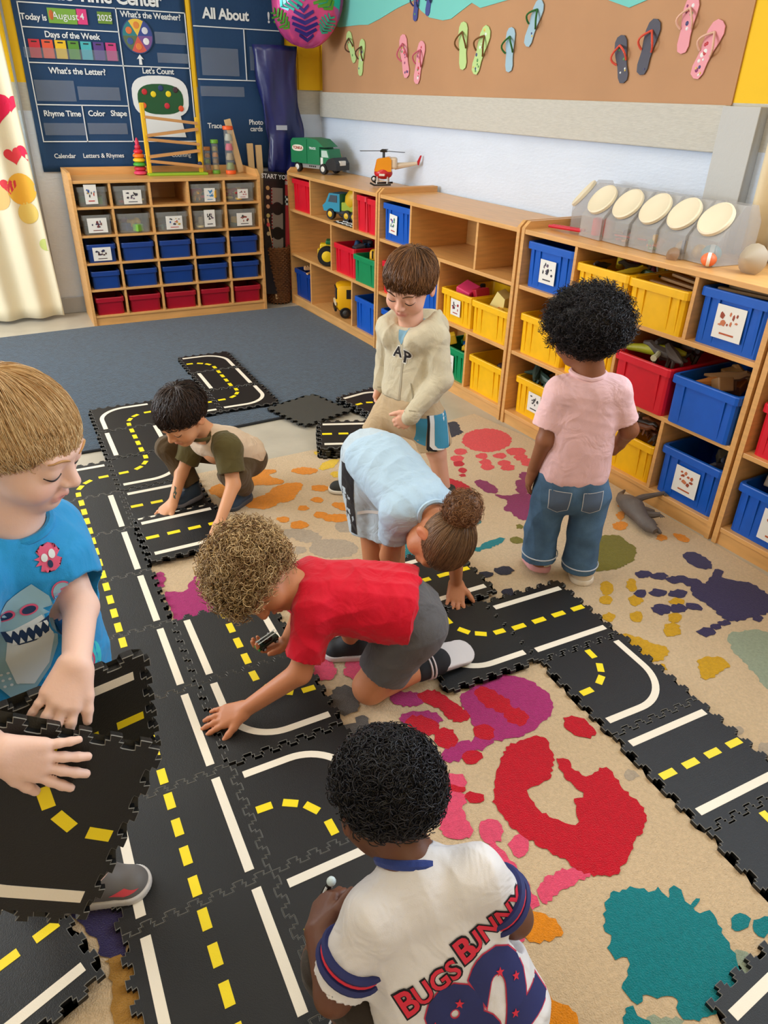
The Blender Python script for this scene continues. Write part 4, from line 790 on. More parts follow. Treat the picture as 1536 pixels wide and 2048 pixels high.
for x, z, a, b_ in ((1.375, 1.712, .20, .065), (1.378, 1.602, .20, .055), (.612, 1.398, .235, .115), (.876, 1.388, .26, .075), (.63, 1.182, .25, .07), (.898, 1.186, .25, .065), (.75, 1.60, .56, .055)):
    MB().box(x-a/2, x+a/2, LY-.006, LY-.005, z-b_/2, z+b_/2).build('vinyl_pocket', POCK, ch)
R = random.Random(3)
# white counting robot with green felt screen
def superel(cx, cz, a, b_, n=3.0, k=28): return [(cx+a*math.copysign(abs(math.cos(t))**(2/n), math.cos(t)), cz+b_*math.copysign(abs(math.sin(t))**(2/n), math.sin(t))) for t in [2*PI*i/k for i in range(k)]]
rb = MB().prism(superel(1.27, 1.376, .187, .124), LY-.004, LY, axis='y').build('counting_robot', CWH, ch)
MB().prism([(1.15, 1.27), (1.39, 1.27), (1.415, 1.135), (1.13, 1.14)], LY-.0035, LY, axis='y').build('robot_body', CWH, rb)
MB().prism(superel(1.268, 1.363, .152, .090, 2.6), LY-.0055, LY-.004, axis='y').build('green_screen', cmat(16, 84, 44), rb)
for x, z, c in ((1.165, 1.405, (200, 40, 50)), (1.222, 1.392, (240, 215, 30)), (1.322, 1.395, (240, 215, 30)), (1.305, 1.325, (205, 40, 60)), (1.398, 1.31, (235, 90, 50)), (1.372, 1.42, (60, 40, 50)), (1.15, 1.325, (235, 100, 50)), (1.275, 1.428, (30, 60, 110))):
    MB().lathe([(.018, 0), (.018, .003), (.012, .005)], 12, TM(x, LY-.0055, z) @ Matrix.Rotation(PI/2, 4, 'X')).build('felt_dot', cmat(*c), rb)

c2 = thing('wall_chart', 'navy "All About" chart beside the weather chart, partly covered by a dark blue bag', 'chart')
fabric('chart_cloth', 1.532, 2.17, .935, 2.04, YC, NAVY, c2, .003, 4)
hline(1.536, 2.165, 1.790, c2); hline(1.536, 2.165, 1.488, c2); vline(1.880, 1.488, 1.790, c2)
wtext('All About', 1.762, 1.862, .092, c2, bold=.03); wtext('!', 2.062, 1.860, .092, c2, bold=.03)
wtext('Trace', 1.625, 1.206, .05, c2); wtext('Photo', 1.93, 1.230, .05, c2); wtext('cards', 1.93, 1.188, .05, c2)
for x, z, a, b_ in ((1.698, 1.592, .26, .16), (1.70, 1.418, .31, .06), (2.02, 1.62, .22, .14)): MB().box(x-a/2, x+a/2, LY-.006, LY-.005, z-b_/2, z+b_/2).build('vinyl_pocket', POCK, c2)
MB().box(1.497, 1.522, YC-.01, YC, .94, 2.05, .003).build('yellow_strip', mat('yellow_edge', rgb(240, 190, 20), .6)).__setitem__('label', 'x')
o = bpy.data.objects['yellow_strip']; o.name = 'yellow_border_strip'; tag(o, 'yellow border strip hanging between the two navy charts', 'border strip')
# dark blue nylon bag hanging in folds beside the corner
mb = MB(); n = 26; rows = 22; vs = []; fs = []
for j in range(rows+1):
    v = j/rows; z = .90+.80*v
    x0 = 1.975-.055*v+.02*math.sin(v*5); x1 = 2.255-.04*v+.012*math.sin(v*7)
    for i in range(n):
        a = 2*PI*i/n; x = (x0+x1)/2+(x1-x0)/2*math.cos(a)
        y = BW-.11-.075*math.sin(a)*(.55+.45*v)+.012*math.sin(9*a+v*6)*(1-.3*v)+.010*math.sin(4*a+11*v)
        vs.append((x+.006*math.sin(v*19+a*3), y, z))
for j in range(rows):
    for i in range(n): fs.append((j*n+i, j*n+(i+1) % n, (j+1)*n+(i+1) % n, (j+1)*n+i))
fs += [tuple(range(n-1, -1, -1)), tuple(rows*n+i for i in range(n))]
NYL = mat('dark_blue_nylon', rgb(26, 34, 96), .33, bump=.2, bscale=30, spec=.6)
bag = meshobj('nylon_bag', vs, fs, NYL, smooth=True); tag(bag, 'dark blue shiny nylon bag hanging beside the room corner', 'bag')
MB().box(2.02, 2.10, BW-.196, BW-.19, 1.19, 1.22).build('buckle', cmat(180, 185, 200), bag)
# foil balloon
rows = 14; n = 26; vs = []; fs = []; fm = []
FO = [mat('foil_'+k, rgb(*c), .18, metal=.45, bump=.5, bscale=9) for k, c in dict(pink=(232, 90, 160), teal=(60, 190, 170), green=(90, 170, 60), purple=(70, 60, 150), gold=(235, 200, 110)).items()]
for j in range(rows+1):
    p = PI*j/rows
    for i in range(n):
        a = 2*PI*i/n; rr = math.sin(p); wr = 1+.035*math.sin(9*a)*rr
        vs.append((.165*rr*math.cos(a)*wr, .075*rr*math.sin(a), -.21*math.cos(p)+.015*math.sin(7*a)*rr))
R = random.Random(8)
for j in range(rows):
    for i in range(n):
        fs.append((j*n+i, j*n+(i+1) % n, (j+1)*n+(i+1) % n, (j+1)*n+i)); fm.append(1 if (.9 < 2*PI*i/n-4 < 2.0 and j > 6) else (2 if (j > 9 and i % 13 < 4) else 0))
bl = meshobj('foil_balloon', vs, fs, None, smooth=True, mats=FO, fm=fm); tag(bl, 'shiny pink foil balloon with tropical leaves beside the corner', 'balloon')
bl.scale = (1.42, 1.42, 1.30); bl.location = (2.215, 2.60, 1.955); bl.rotation_euler = (.15, .25, -.45)
def leaf(cx, cz, ln, ang, m, nb=6):
    o = MB()
    def surf(x, z):
        q = max(0, 1-(x/.165)**2-(z/.21)**2); return -.075*math.sqrt(q)-.003
    M = Matrix.Rotation(ang, 2)
    for k in range(nb):
        for s in (-1, 1):
            t = (k+.3)/nb; w_ = ln*.42*math.sin(PI*(.15+.8*t))
            pts = [(0, t*ln-.5*ln), (s*w_, (t+.18)*ln-.5*ln), (s*w_*.9, (t+.26)*ln-.5*ln), (0, (t+.12)*ln-.5*ln)]
            q = [M @ Vector(p) for p in pts]; q = [(cx+p.x, cz+p.y) for p in q]
            o.add([(x, surf(x, z)-.002, z) for x, z in q]+[(x, surf(x, z)+.002, z) for x, z in q], [(0, 1, 2, 3), (7, 6, 5, 4), (0, 4, 5, 1), (1, 5, 6, 2), (2, 6, 7, 3), (3, 7, 4, 0)])
    return stuff(o.build('leaf_print', m, bl))
leaf(.02, -.11, .15, .3, FO[3]); leaf(-.07, -.02, .13, -.7, FO[1]); leaf(.08, .03, .13, .9, FO[2]); leaf(-.02, .11, .13, .1, FO[3]); leaf(-.09, -.12, .10, 1.1, FO[2]); leaf(.11, -.08, .09, -.3, FO[1])

# ================================================================ paper beach on the right wall
bb = thing('bulletin_board', 'brown kraft paper display with torn teal paper along the top', 'display board'); bb.matrix_world = RSM(0, RWT-.001)
KRAFT = mat('kraft_paper', rgb(192, 144, 104), .75, bump=.35, bscale=6, var=.05, vscale=3)
TEALP = mat('teal_paper', rgb(120, 208, 200), .75, bump=.3, bscale=8)
MB().box(-.235, 3.262, -.006, 0, 1.432, 2.45).build('brown_paper', KRAFT, bb)
te = [(-.23, 1.852), (.05, 1.815), (.33, 1.815), (.45, 1.81), (.593, 1.833), (.80, 1.875), (.995, 1.904), (1.07, 1.85), (1.163, 1.812), (1.30, 1.792), (1.38, 1.795), (1.47, 1.825), (1.562, 1.855), (1.64, 1.828), (1.87, 1.848), (2.10, 1.90), (2.35, 1.90), (2.45, 1.84), (2.55, 1.80), (2.67, 1.768), (2.77, 1.79), (2.9, 1.86), (3.255, 1.92)]
MB().prism(te+[(3.255, 2.45), (-.23, 2.45)], -.010, -.006, axis='y').build('teal_paper', TEALP, bb)
def flipflop(a, b_, col, strap, label, dots, seed, wd=.5):
    """a = toe end (s,z), b = heel end; paper sole with pipe-cleaner strap"""
    ax = Vector((a[0]-b_[0], a[1]-b_[1])); L = ax.length; ang = math.atan2(ax.y, ax.x)-PI/2
    t = thing('paper_flip_flop', label, 'paper sandal', group='paper flip-flops on the wall'); t.matrix_world = RSM((a[0]+b_[0])/2, RWT-.011, (a[1]+b_[1])/2) @ Matrix.Rotation(PI/2, 4, 'X') @ Matrix.Rotation(ang, 4, 'Z')
    pr = [(.0, -.5), (.11, -.47), (.155, -.36), (.14, -.18), (.15, 0), (.19, .2), (.20, .34), (.15, .45), (.05, .5), (-.06, .495), (-.14, .42), (-.175, .28), (-.165, .1), (-.135, -.1), (-.15, -.33), (-.11, -.46)]
    mb = MB(); mb.prism([(x*L*wd*2.0, y*L) for x, y in pr], 0, .004); mb.build('sole', mat('paper_%d_%d_%d' % col, rgb(*col), .7), t)
    c = (0, L*.30)
    for s in (-1, 1):
        pts = [(c[0]*(1-k)+s*(L*.20*math.sin(PI*min(1, k*.75))), c[1]+(-.06*L-c[1])*k, .006+.020*math.sin(PI*k)) for k in [i/8 for i in range(9)]]
        MB().tube(pts, .0045, 6).build('strap', mat('pipe_%d_%d_%d' % strap, rgb(*strap), .9), t)
    R = random.Random(seed)
    for k in range(dots):
        x, y = R.uniform(-.10, .10)*L, R.uniform(-.42, .42)*L
        cc = R.choice([(200, 60, 70), (70, 70, 120), (90, 150, 80), (230, 200, 90), (240, 240, 240), (150, 60, 110)])
        MB().lathe([(R.uniform(.004, .009), .004), (.003, .006)], 7, TM(x, y, 0)).build('sticker', cmat(*cc), t)
LG, PK, LB, NV, DB = (192, 222, 148), (238, 160, 172), (164, 196, 214), (84, 84, 98), (70, 80, 150)
for a, b_, col, st, lab, nd in (
    ((.172, 1.78), (.28, 1.609), LG, (90, 60, 40), 'small pale green paper flip-flop nearest the balloon, left of its pair', 3),
    ((.382, 1.737), (.351, 1.531), LG, (90, 60, 40), 'small pale green paper flip-flop nearest the balloon, right of its pair', 5),
    ((.875, 1.74), (.949, 1.52), PK, (200, 100, 120), 'pink stickered paper flip-flop left of the middle, left of its pair', 12),
    ((1.105, 1.703), (1.054, 1.489), PK, (200, 100, 120), 'pink stickered paper flip-flop left of the middle, right of its pair', 12),
    ((1.497, 1.775), (1.527, 1.557), LG, (120, 80, 40), 'plain light green paper flip-flop with brown strap', 0),
    ((1.719, 1.748), (1.63, 1.538), LG, (120, 80, 40), 'light green paper flip-flop covered in stickers', 16),
    ((1.908, 1.733), (1.926, 1.544), LB, (50, 110, 50), 'plain light blue paper flip-flop with green strap, lower one', 0),
    ((2.114, 1.831), (2.041, 1.651), LB, (50, 110, 50), 'light blue paper flip-flop with green strap, upper one', 2),
    ((2.645, 1.671), (2.711, 1.501), NV, (230, 90, 70), 'dark grey paper flip-flop with orange strap, left of its pair', 6),
    ((2.827, 1.722), (2.795, 1.53), NV, (230, 90, 70), 'dark grey paper flip-flop with orange strap, right of its pair', 3),
    ((2.991, 1.785), (2.986, 1.6), PK, (235, 190, 170), 'pink paper flip-flop at the far right, upper one', 7),
    ((3.139, 1.703), (3.07, 1.518), PK, (235, 190, 170), 'pink paper flip-flop at the far right, lower one', 12),
    ((1.034, 1.96), (1.015, 1.801), DB, (60, 60, 110), 'blue speckled paper flip-flop cut by the top picture edge', 8),
    ((1.177, 1.97), (1.141, 1.82), DB, (60, 60, 110), 'plain blue paper flip-flop cut by the top picture edge', 0)):
    flipflop(a, b_, col, st, lab, nd, int(a[0]*1000))

# ================================================================ curtains
def curtain(name, pts, z0, z1, m, label, flare=.0, amp=.03, waves=7, gather=0.0, th=.004):
    """cloth along a ground polyline pts, folded"""
    t = thing(name, label, 'curtain'); nx, nz = 70, 30
    a, b_ = Vector((*pts[0], 0)), Vector((*pts[1], 0)); d = (b_-a); nrm = Vector((d.y, -d.x, 0)).normalized()
    vs = []; fs = []
    for lay in (0, 1):
        for j in range(nz+1):
            v = j/nz
            for i in range(nx+1):
                u = i/nx; k = 1+flare*(1-v)
                p = a+d*(u*k if gather == 0 else (u*k))
                q = p+nrm*(amp*(1-.35*v)*math.sin(u*waves*2*PI+.5*math.sin(v*3))+th*lay)
                vs.append((q.x, q.y, z0+(z1-z0)*v))
    A = (nx+1)*(nz+1)
    for j in range(nz):
        for i in range(nx):
            p = j*(nx+1)+i; fs.append((p, p+1, p+nx+2, p+nx+1)); fs.append((A+p, A+p+nx+1, A+p+nx+2, A+p+1))
    for i in range(nx): fs.append((i, A+i, A+i+1, i+1))
    for j in range(nz): p = j*(nx+1)+nx; fs.append((p, A+p, A+p+nx+1, p+nx+1))
    o = meshobj('cloth', vs, fs, m, t, smooth=True)
    return t, o
CRM = mat('curtain_cream', rgb(240, 228, 196), .85, bump=.15, bscale=200, sheen=.2)
ct, co = curtain('heart_curtain', ((-.62, 2.80), (.33, 2.80)), .025, 2.42, CRM, 'cream curtain printed with pink hearts at the left picture edge', flare=.07, amp=.028, waves=5)
MB().tube([(-1.9, 2.84, 2.42), (.45, 2.84, 2.42)], .012, 10).build('curtain_rod', mat('rod_white', rgb(225, 225, 222), .4), ct)
dg = bpy.context.evaluated_depsgraph_get()
bvh = BVHTree.FromPolygons([v.co for v in co.data.vertices], [tuple(p.vertices) for p in co.data.polygons])
def heart(k=28): return [(.0625*16*math.sin(t)**3/1.0/1.0, (13*math.cos(t)-5*math.cos(2*t)-2*math.cos(3*t)-math.cos(4*t))/16) for t in [2*PI*i/k for i in range(k)]]
def drape_patch(name, bvh, poly, origin, ux, uz, d, m, parent, off=.003, sub=.02, inv=None):
    """flat outline laid onto a cloth surface: fine grid clipped to the polygon, projected along d"""
    bm = bmesh.new(); f = bm.faces.new([bm.verts.new((x, z, 0)) for x, z in poly])
    bmesh.ops.triangulate(bm, faces=[f])
    return patch_from_bm(name, bvh, bm, origin, ux, uz, d, m, parent, off, sub)
def patch_from_bm(name, bvh, bm, origin, ux, uz, d, m, parent, off=.003, sub=.02):
    xs = [v.co.x for v in bm.verts]; ys = [v.co.y for v in bm.verts]
    for ax, lo, hi in ((0, min(xs), max(xs)), (1, min(ys), max(ys))):
        k = lo+sub
        while k < hi:
            co_ = [0, 0, 0]; co_[ax] = k; no = [0, 0, 0]; no[ax] = 1
            bmesh.ops.bisect_plane(bm, geom=bm.verts[:]+bm.edges[:]+bm.faces[:], plane_co=co_, plane_no=no, dist=1e-5); k += sub
    bad = []
    for v in bm.verts:
        p = origin+ux*v.co.x+uz*v.co.y; h = bvh.ray_cast(p-d*.5, d, 1.2)
        if h[0] is None: bad.append(v); continue
        v.co = h[0]-d*off
    if bad: bmesh.ops.delete(bm, geom=bad, context='VERTS')
    bm.normal_update()
    if len(bm.faces):
        s = sum((f.normal.dot(d)*f.calc_area() for f in bm.faces))
        if s > 0: bmesh.ops.reverse_faces(bm, faces=bm.faces[:])
    return bmobj(name, bm, m, parent, smooth=True)
XV, ZV, YV = Vector((1, 0, 0)), Vector((0, 0, 1)), Vector((0, 1, 0))
def cheart(x, z, s, col, rot=0, shape='h'):
    base = heart() if shape == 'h' else [(math.cos(t), 1.1*math.sin(t)) for t in [2*PI*i/24 for i in range(24)]]
    p = [((q[0]*math.cos(rot)-q[1]*math.sin(rot))*s, (q[0]*math.sin(rot)+q[1]*math.cos(rot))*s) for q in base]
    drape_patch('heart_print' if shape == 'h' else 'fruit_print', bvh, p, Vector((x, 2.6, z)), XV, ZV, YV, mat('curtain_print_%d_%d_%d' % col, rgb(*col), .85), ct, .002, .02)
for a in ((.235, 1.30, .10, (222, 20, 70)), (.10, 1.26, .10, (235, 70, 110)), (.285, 1.04, .055, (225, 60, 70), .15), (.10, 1.02, .05, (230, 70, 90)), (.325, 1.33, .05, (225, 40, 80)), (.36, 1.06, .05, (225, 40, 80)), (.03, 1.55, .08, (235, 80, 120)), (.26, 1.58, .07, (235, 110, 130)), (.20, 1.80, .09, (225, 40, 80)), (.22, .87, .05, (220, 60, 70))): cheart(*a)
for a in ((.29, .845, .085, (240, 180, 60)), (.14, .80, .07, (240, 190, 120)), (.30, .70, .06, (235, 205, 110)), (.365, .50, .035, (200, 210, 120)), (.05, .60, .06, (240, 200, 120))): cheart(*a, shape='o')
def rp(s, t): p = RSM(s, t) @ Vector((0, 0, 0)); return (p.x, p.y)
curtain('plain_curtain', (rp(3.49, RWT-.05), rp(3.90, RWT-.05)), .96, 2.45, mat('curtain_tan', rgb(232, 214, 178), .85, bump=.15, bscale=200, sheen=.2), 'plain cream curtain at the right picture edge above the jars', amp=.025, waves=4)
# ================================================================ toys on and around the cubby
YW_ = cmat(240, 190, 30); RAMP = mat('ramp_wood', rgb(205, 150, 90), .5)
br = thing('ball_run', 'yellow-framed wooden ball run toy on a green base atop the cubby', 'toy', (1.285, 2.74, .915))
MB().box(-.20, .20, -.05, .05, 0, .016, .004).build('base', cmat(150, 190, 40), br)
for x, h in ((-.185, .43), (.165, .35)):
    MB().box(x-.014, x+.014, -.012, .012, .014, h, .005).build('post', YW_, br)
for x0, z0, x1, z1 in ((-.18, .345, .16, .31), (.16, .285, -.18, .245), (-.18, .215, .16, .185), (.16, .155, -.18, .12), (-.18, .085, .17, .048)):
    a, c = Vector((x0, -.018, z0)), Vector((x1, -.018, z1)); d = (c-a); L = d.length; an = math.atan2(d.z, d.x)
    mb = MB(); mb.box(0, L, -.018, .018, -.004, .004); mb.box(0, L, -.020, -.014, 0, .013); mb.box(0, L, .014, .020, 0, .013)
    o = mb.build('ramp', RAMP, br); o.location = a; o.rotation_euler = (0, -an, 0)
MB().sphere((.155, -.018, .068), .016).build('marble', cmat(40, 50, 90), br)
st = thing('ring_stacker', 'small stacked-ring toy with coloured rings left of the ball run', 'toy', (1.05, 2.80, .915))
for k, (r, c) in enumerate(((.045, (230, 70, 110)), (.040, (200, 40, 60)), (.042, (70, 170, 60)), (.040, (240, 200, 40)), (.038, (240, 120, 30)), (.030, (220, 40, 60)), (.020, (200, 40, 70)))):
    MB().lathe([(r*.7, 0), (r, .008), (r, .018), (r*.7, .026)], 16, TM(0, 0, k*.026)).build('ring', cmat(*c), st, True)
MB().lathe([(.012, .18), (.014, .20), (.004, .225)], 10).build('knob', cmat(210, 40, 80), st, True)
def shaker(x, y, h, r, cap, parts, label):
    t = thing('shaker_tube', label, 'toy', (x, y, .915), group='shaker tubes on the cubby')
    MB().lathe([(r*.96, .012), (r*.96, h-.012)], 18, cap=False).build('tube', CLEAR, t, True)
    for z in (0, h-.024): MB().lathe([(r, z), (r*1.12, z+.003), (r*1.12, z+.021), (r, z+.024)], 18).build('end_cap', cmat(*cap), t, True)
    for k, c in enumerate(parts):
        z = .03+(h-.06)*k/len(parts)
        MB().lathe([(r*.8, z), (r*.85, z+.01), (r*.6, z+(h-.06)/len(parts)*.7)], 12).build('bead_section', cmat(*c), t, True)
shaker(1.515, 2.79, .17, .022, (170, 110, 60), ((150, 90, 60), (90, 120, 60), (160, 110, 70)), 'short brown shaker tube beside the ball run')
shaker(1.565, 2.77, .215, .024, (110, 170, 50), ((200, 160, 60), (120, 90, 60), (190, 120, 60), (140, 130, 70)), 'shaker tube with a green cap beside the tall orange one')
shaker(1.66, 2.74, .30, .032, (245, 100, 40), ((130, 150, 70), (170, 150, 120), (220, 70, 110), (190, 190, 180)), 'tall shaker tube with orange ends on the cubby')
for x, y, h, lean, lab in ((1.765, 2.84, .345, -.22, 'long pale wooden plank leaning behind the cubby top'), (1.87, 2.86, 1.10, -.02, 'pale wooden plank standing behind the basket by the navy bag'), (1.925, 2.85, 1.09, -.015, 'second pale plank standing behind the basket, nearer the bag')):
    o = one('wooden_plank', MB().box(-.022, .022, -.012, .012, 0, h, .003), mat('plank_wood', rgb(226, 190, 140), .55, var=.08, vscale=6, stretch=(3, 3, .5)), lab, 'plank', loc=(x, y, .915 if x < 1.8 else 0), group='wooden planks beside the charts')
    o.rotation_euler = (0, lean, 0)
# wicker basket in the corner with racing boards
bk = thing('wicker_basket', 'tall brown wicker basket standing in the room corner', 'basket', (1.955, 2.69, .0))
WICK = mat('wicker', rgb(120, 76, 40), .8, bump=.5, bscale=80, var=.25, vscale=40)
n = 36
for k in range(30):
    z = .02+k*.0135; r = .082+.012*k/30
    pts = [((r+.004*(1 if (i+k) % 2 else -1))*math.cos(2*PI*i/n), (r+.004*(1 if (i+k) % 2 else -1))*math.sin(2*PI*i/n), z) for i in range(n)]
    MB().tube(pts, .0075, 5, closed=True).build('wicker_strand', WICK, bk, True)
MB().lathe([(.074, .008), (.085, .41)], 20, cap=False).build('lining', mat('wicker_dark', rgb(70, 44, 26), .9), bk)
for i in range(18):
    a = 2*PI*i/18; MB().tube([(.080*math.cos(a), .080*math.sin(a), .0), (.092*math.cos(a), .092*math.sin(a), .425)], .005, 5).build('stake', WICK, bk)
rb_ = thing('racing_board', 'black racing game board with grey road squares standing in the basket', 'board game', (1.93, 2.655, .40), rot=(-.12, .10, .12))
MB().box(-.085, .085, -.006, .006, -.32, .53, .002).build('panel', cmat(24, 22, 24), rb_)
MB().box(-.085, .085, -.0075, -.006, .47, .525).build('banner', BLACK, rb_)
text_obj('lettering', 'START YOUR', .042, CWH, rb_, TM(.02, -.009, .497) @ Matrix.Rotation(PI/2, 4, 'X'), .02)
for k in range(3):
    z = .37-k*.17
    g = MB().box(-.02, .065, -.0075, -.006, z-.055, z+.055).build('road_square', cmat(140, 135, 128), rb_)
    MB().lathe([(.045, 0), (.045, .002)], 20, TM(.02, -.0062, z-.085) @ Matrix.Rotation(PI/2, 4, 'X')).build('wheel_print', BLACK, rb_)
    for i in range(10): MB().box(-.028, -.020, -.0078, -.006, z-.055+i*.011, z-.050+i*.011).build('kerb_mark', cmat(225, 190, 190) if i % 2 else cmat(200, 40, 50), g)
for k in range(6):
    MB().lathe([(.015, 0), (.013, .003)], 14, TM(-.055, -.006, .42-k*.062) @ Matrix.Rotation(PI/2, 4, 'X')).build('counter', cmat(*[(210, 170, 110), (220, 190, 150), (225, 180, 140), (210, 200, 130), (220, 90, 90), (200, 190, 150)][k]), rb_)
rb2 = thing('racing_board', 'red board with a checkered patch standing behind the black game board', 'board game', (2.02, 2.70, .40), rot=(-.10, .06, -.30))
MB().box(-.055, .055, -.004, .004, -.30, .50, .002).build('panel', cmat(200, 24, 44), rb2)
text_obj('lettering', 'LEVEL 3', .030, CWH, rb2, TM(.0, -.005, .45) @ Matrix.Rotation(PI/2, 4, 'X'), .03)
for i in range(5):
    for j in range(4): MB().box(-.04+i*.016, -.024+i*.016, -.0052, -.004, .30+j*.016, .316+j*.016).build('check', CWH if (i+j) % 2 else BLACK, rb2)
o = one('wooden_plank', MB().box(-.02, .02, -.008, .008, -.36, .22, .003), MATS['plank_wood'], 'pale wooden lath standing in the wicker basket', 'plank', loc=(1.895, 2.655, .40), group='wooden planks beside the charts'); o.rotation_euler = (-.1, -.08, 0)

# ================================================================ toy vehicles
def wheel(p, x, y, z, r, w_, hub=(220, 220, 215), ax='y'):
    M = TM(x, y, z) @ (Matrix.Rotation(PI/2, 4, 'X') if ax == 'y' else Matrix.Rotation(PI/2, 4, 'Y'))
    o = MB().lathe([(r*.55, -w_/2), (r*.93, -w_/2), (r, -w_*.35), (r, w_*.35), (r*.93, w_/2), (r*.55, w_/2)], 22, M).build('wheel', BLACK, p, True)
    MB().lathe([(r*.55, -w_/2-.002), (r*.45, -w_/2-.004), (.001, -w_/2-.006)], 16, M, cap=False).build('hub', cmat(*hub), o, True)
    MB().lathe([(.001, w_/2+.006), (r*.45, w_/2+.004), (r*.55, w_/2+.002)], 16, M, cap=False).build('hub', cmat(*hub), o, True)
    return o
def vroot(name, s, t, z, ang, label, cat='toy vehicle', sc=1.0):
    v = thing(name, label, cat); v.matrix_world = RSM(s, t, z) @ Matrix.Rotation(ang, 4, 'Z') @ Matrix.Scale(sc, 4); return v
G1 = cmat(20, 120, 75, .35); GRYP = cmat(150, 150, 146)
v = vroot('garbage_truck', .16, .20, .932, .36, 'green toy garbage truck on top of the corner shelf')     # +x forward
MB().box(-.20, .135, -.055, .055, .028, .058, .004).build('chassis', GRYP, v)
MB().prism([(-.215, .058), (.06, .058), (.06, .17), (.105, .17), (.03, .215), (-.06, .222), (-.20, .215), (-.22, .195)], -.072, .072, axis='y').build('hopper', G1, v)
MB().prism([(-.215, .06), (-.06, .06), (-.06, .212), (-.20, .208), (-.218, .19)], -.076, .076, axis='y').build('rear_gate', G1, v)
cb = MB().prism([(.062, .058), (.165, .058), (.165, .09), (.150, .105), (.128, .158), (.062, .158)], -.062, .062, axis='y').build('cab', G1, v)
MB().prism([(.072, .108), (.138, .108), (.122, .150), (.072, .150)], -.064, .064, axis='y').build('window', cmat(190, 215, 205, .1), cb)
MB().box(.062, .085, -.0635, .0635, .060, .105).build('door_panel', cmat(235, 235, 230), cb)
MB().prism([(.10, .03), (.215, .03), (.215, .075), (.185, .11), (.14, .10), (.115, .075)], -.068, .068, axis='y').build('front_loader', BLACK, v)
MB().box(.19, .218, -.03, .03, .06, .09, .003).build('headlight', cmat(235, 235, 230), v)
MB().prism(superel(-.145, .155, .055, .020, 2.5, 20), -.079, -.076, axis='y').build('emblem', cmat(238, 232, 214), v)
text_obj('lettering', 'TONKA', .026, cmat(170, 60, 50), v, TM(-.145, -.0805, .155) @ Matrix.Rotation(PI/2, 4, 'X'), .03)
text_obj('lettering', 'TRUCK', .020, CWH, v, TM(-.005, -.0735, .158) @ Matrix.Rotation(PI/2, 4, 'X'), .03)
for x in (-.155, .095):
    for y in (-.062, .062): wheel(v, x, y, .034, .034, .028)
for k in range(4): MB().lathe([(.005, 0), (.005, .003)], 8, TM(-.05+k*.018, -.056, .043) @ Matrix.Rotation(PI/2, 4, 'X')).build('bolt', BLACK, v)
o = one('toy_block', MB().prism([(-.02, 0), (.03, 0), (.024, .10), (-.014, .14)], -.012, .012, axis='y'), MATS['plank_wood'], 'small tan wooden wedge behind the green truck', 'toy'); o.matrix_world = RSM(.11, .375, .932)
h = vroot('toy_helicopter', 1.02, .22, .932, -2.2, 'red and orange toy helicopter on top of the corner shelf')
MB().sphere((0, 0, .075), (.058, .046, .036), 16, 10).build('lower_body', cmat(200, 25, 40, .3), h, True)
MB().prism([(-.052, .085), (.050, .085), (.036, .155), (-.036, .168), (-.052, .15)], -.036, .036, axis='y').build('cockpit', cmat(236, 150, 20, .25), h)
MB().prism([(.050, .088), (.054, .09), (.040, .152), (.036, .15)], -.030, .030, axis='y').build('windscreen', cmat(220, 120, 20, .1), h)
MB().box(-.085, -.03, -.030, .030, .10, .165, .012).build('engine', cmat(225, 205, 180), h)
MB().tube([(-.07, 0, .115), (-.21, 0, .135)], [.020, .009], 8).build('tail_boom', cmat(225, 205, 180), h, True)
MB().prism([(-.20, .13), (-.225, .18), (-.235, .18), (-.22, .125)], -.003, .003, axis='y').build('tail_fin', cmat(200, 25, 40), h)
MB().tube([(0, 0, .16), (0, 0, .195)], .008, 8).build('mast', BLACK, h)
MB().lathe([(.022, .192), (.026, .198), (.012, .208)], 12).build('rotor_hub', BLACK, h, True)
for k in range(3):
    a = .5+k*2*PI/3; MB().box(.01, .155, -.009, .009, .197, .200).build('rotor_blade', BLACK, h).rotation_euler = (0, 0, a)
for s in (-1, 1):
    MB().tube([(-.055, s*.062, .016), (.05, s*.062, .010), (.075, s*.062, .022)], .006, 6).build('skid', BLACK, h)
    for x in (-.03, .035): MB().tube([(x, s*.03, .055), (x, s*.062, .014)], .004, 6).build('strut', cmat(210, 205, 200), h)
    MB().box(-.015, .02, s*.052-.012, s*.052+.012, .062, .074, .003).build('side_pod', cmat(230, 225, 215), h)
wheel(h, .058, 0, .040, .018, .012)
v = vroot('mixer_truck', .70, .14, R1+.004, -2.75, 'toy cement mixer with teal cab and yellow drum in the top row', sc=1.08)
MB().box(-.15, .13, -.05, .05, .035, .055, .004).build('chassis', cmat(40, 40, 44), v)
cb = MB().prism([(.02, .05), (.15, .045), (.16, .075), (.135, .095), (.105, .15), (.02, .15)], -.058, .058, axis='y').build('cab', cmat(40, 140, 170, .35), v)
MB().prism([(.04, .10), (.112, .10), (.095, .14), (.04, .14)], -.060, .060, axis='y').build('window', cmat(60, 70, 80, .15), cb)
MB().box(-.09, .015, -.05, .05, .055, .105, .005).build('drum_cradle', cmat(160, 180, 40), v)
MB().lathe([(.03, -.085), (.060, -.04), (.066, .01), (.045, .07), (.028, .09)], 18, TM(-.07, 0, .13, ry=-.9)).build('drum', cmat(235, 185, 40, .35), v, True)
for x in (-.10, -.04, .09):
    for y in (-.055, .055): wheel(v, x, y, .032, .032, .024, (235, 190, 40))
pm = one('play_mat', MB().box(-.13, .13, -.09, .09, 0, .003), cmat(26, 26, 28), 'black play mat with white squiggles lying under the mixer truck', 'mat'); pm.matrix_world = RSM(.84, .11, R1)
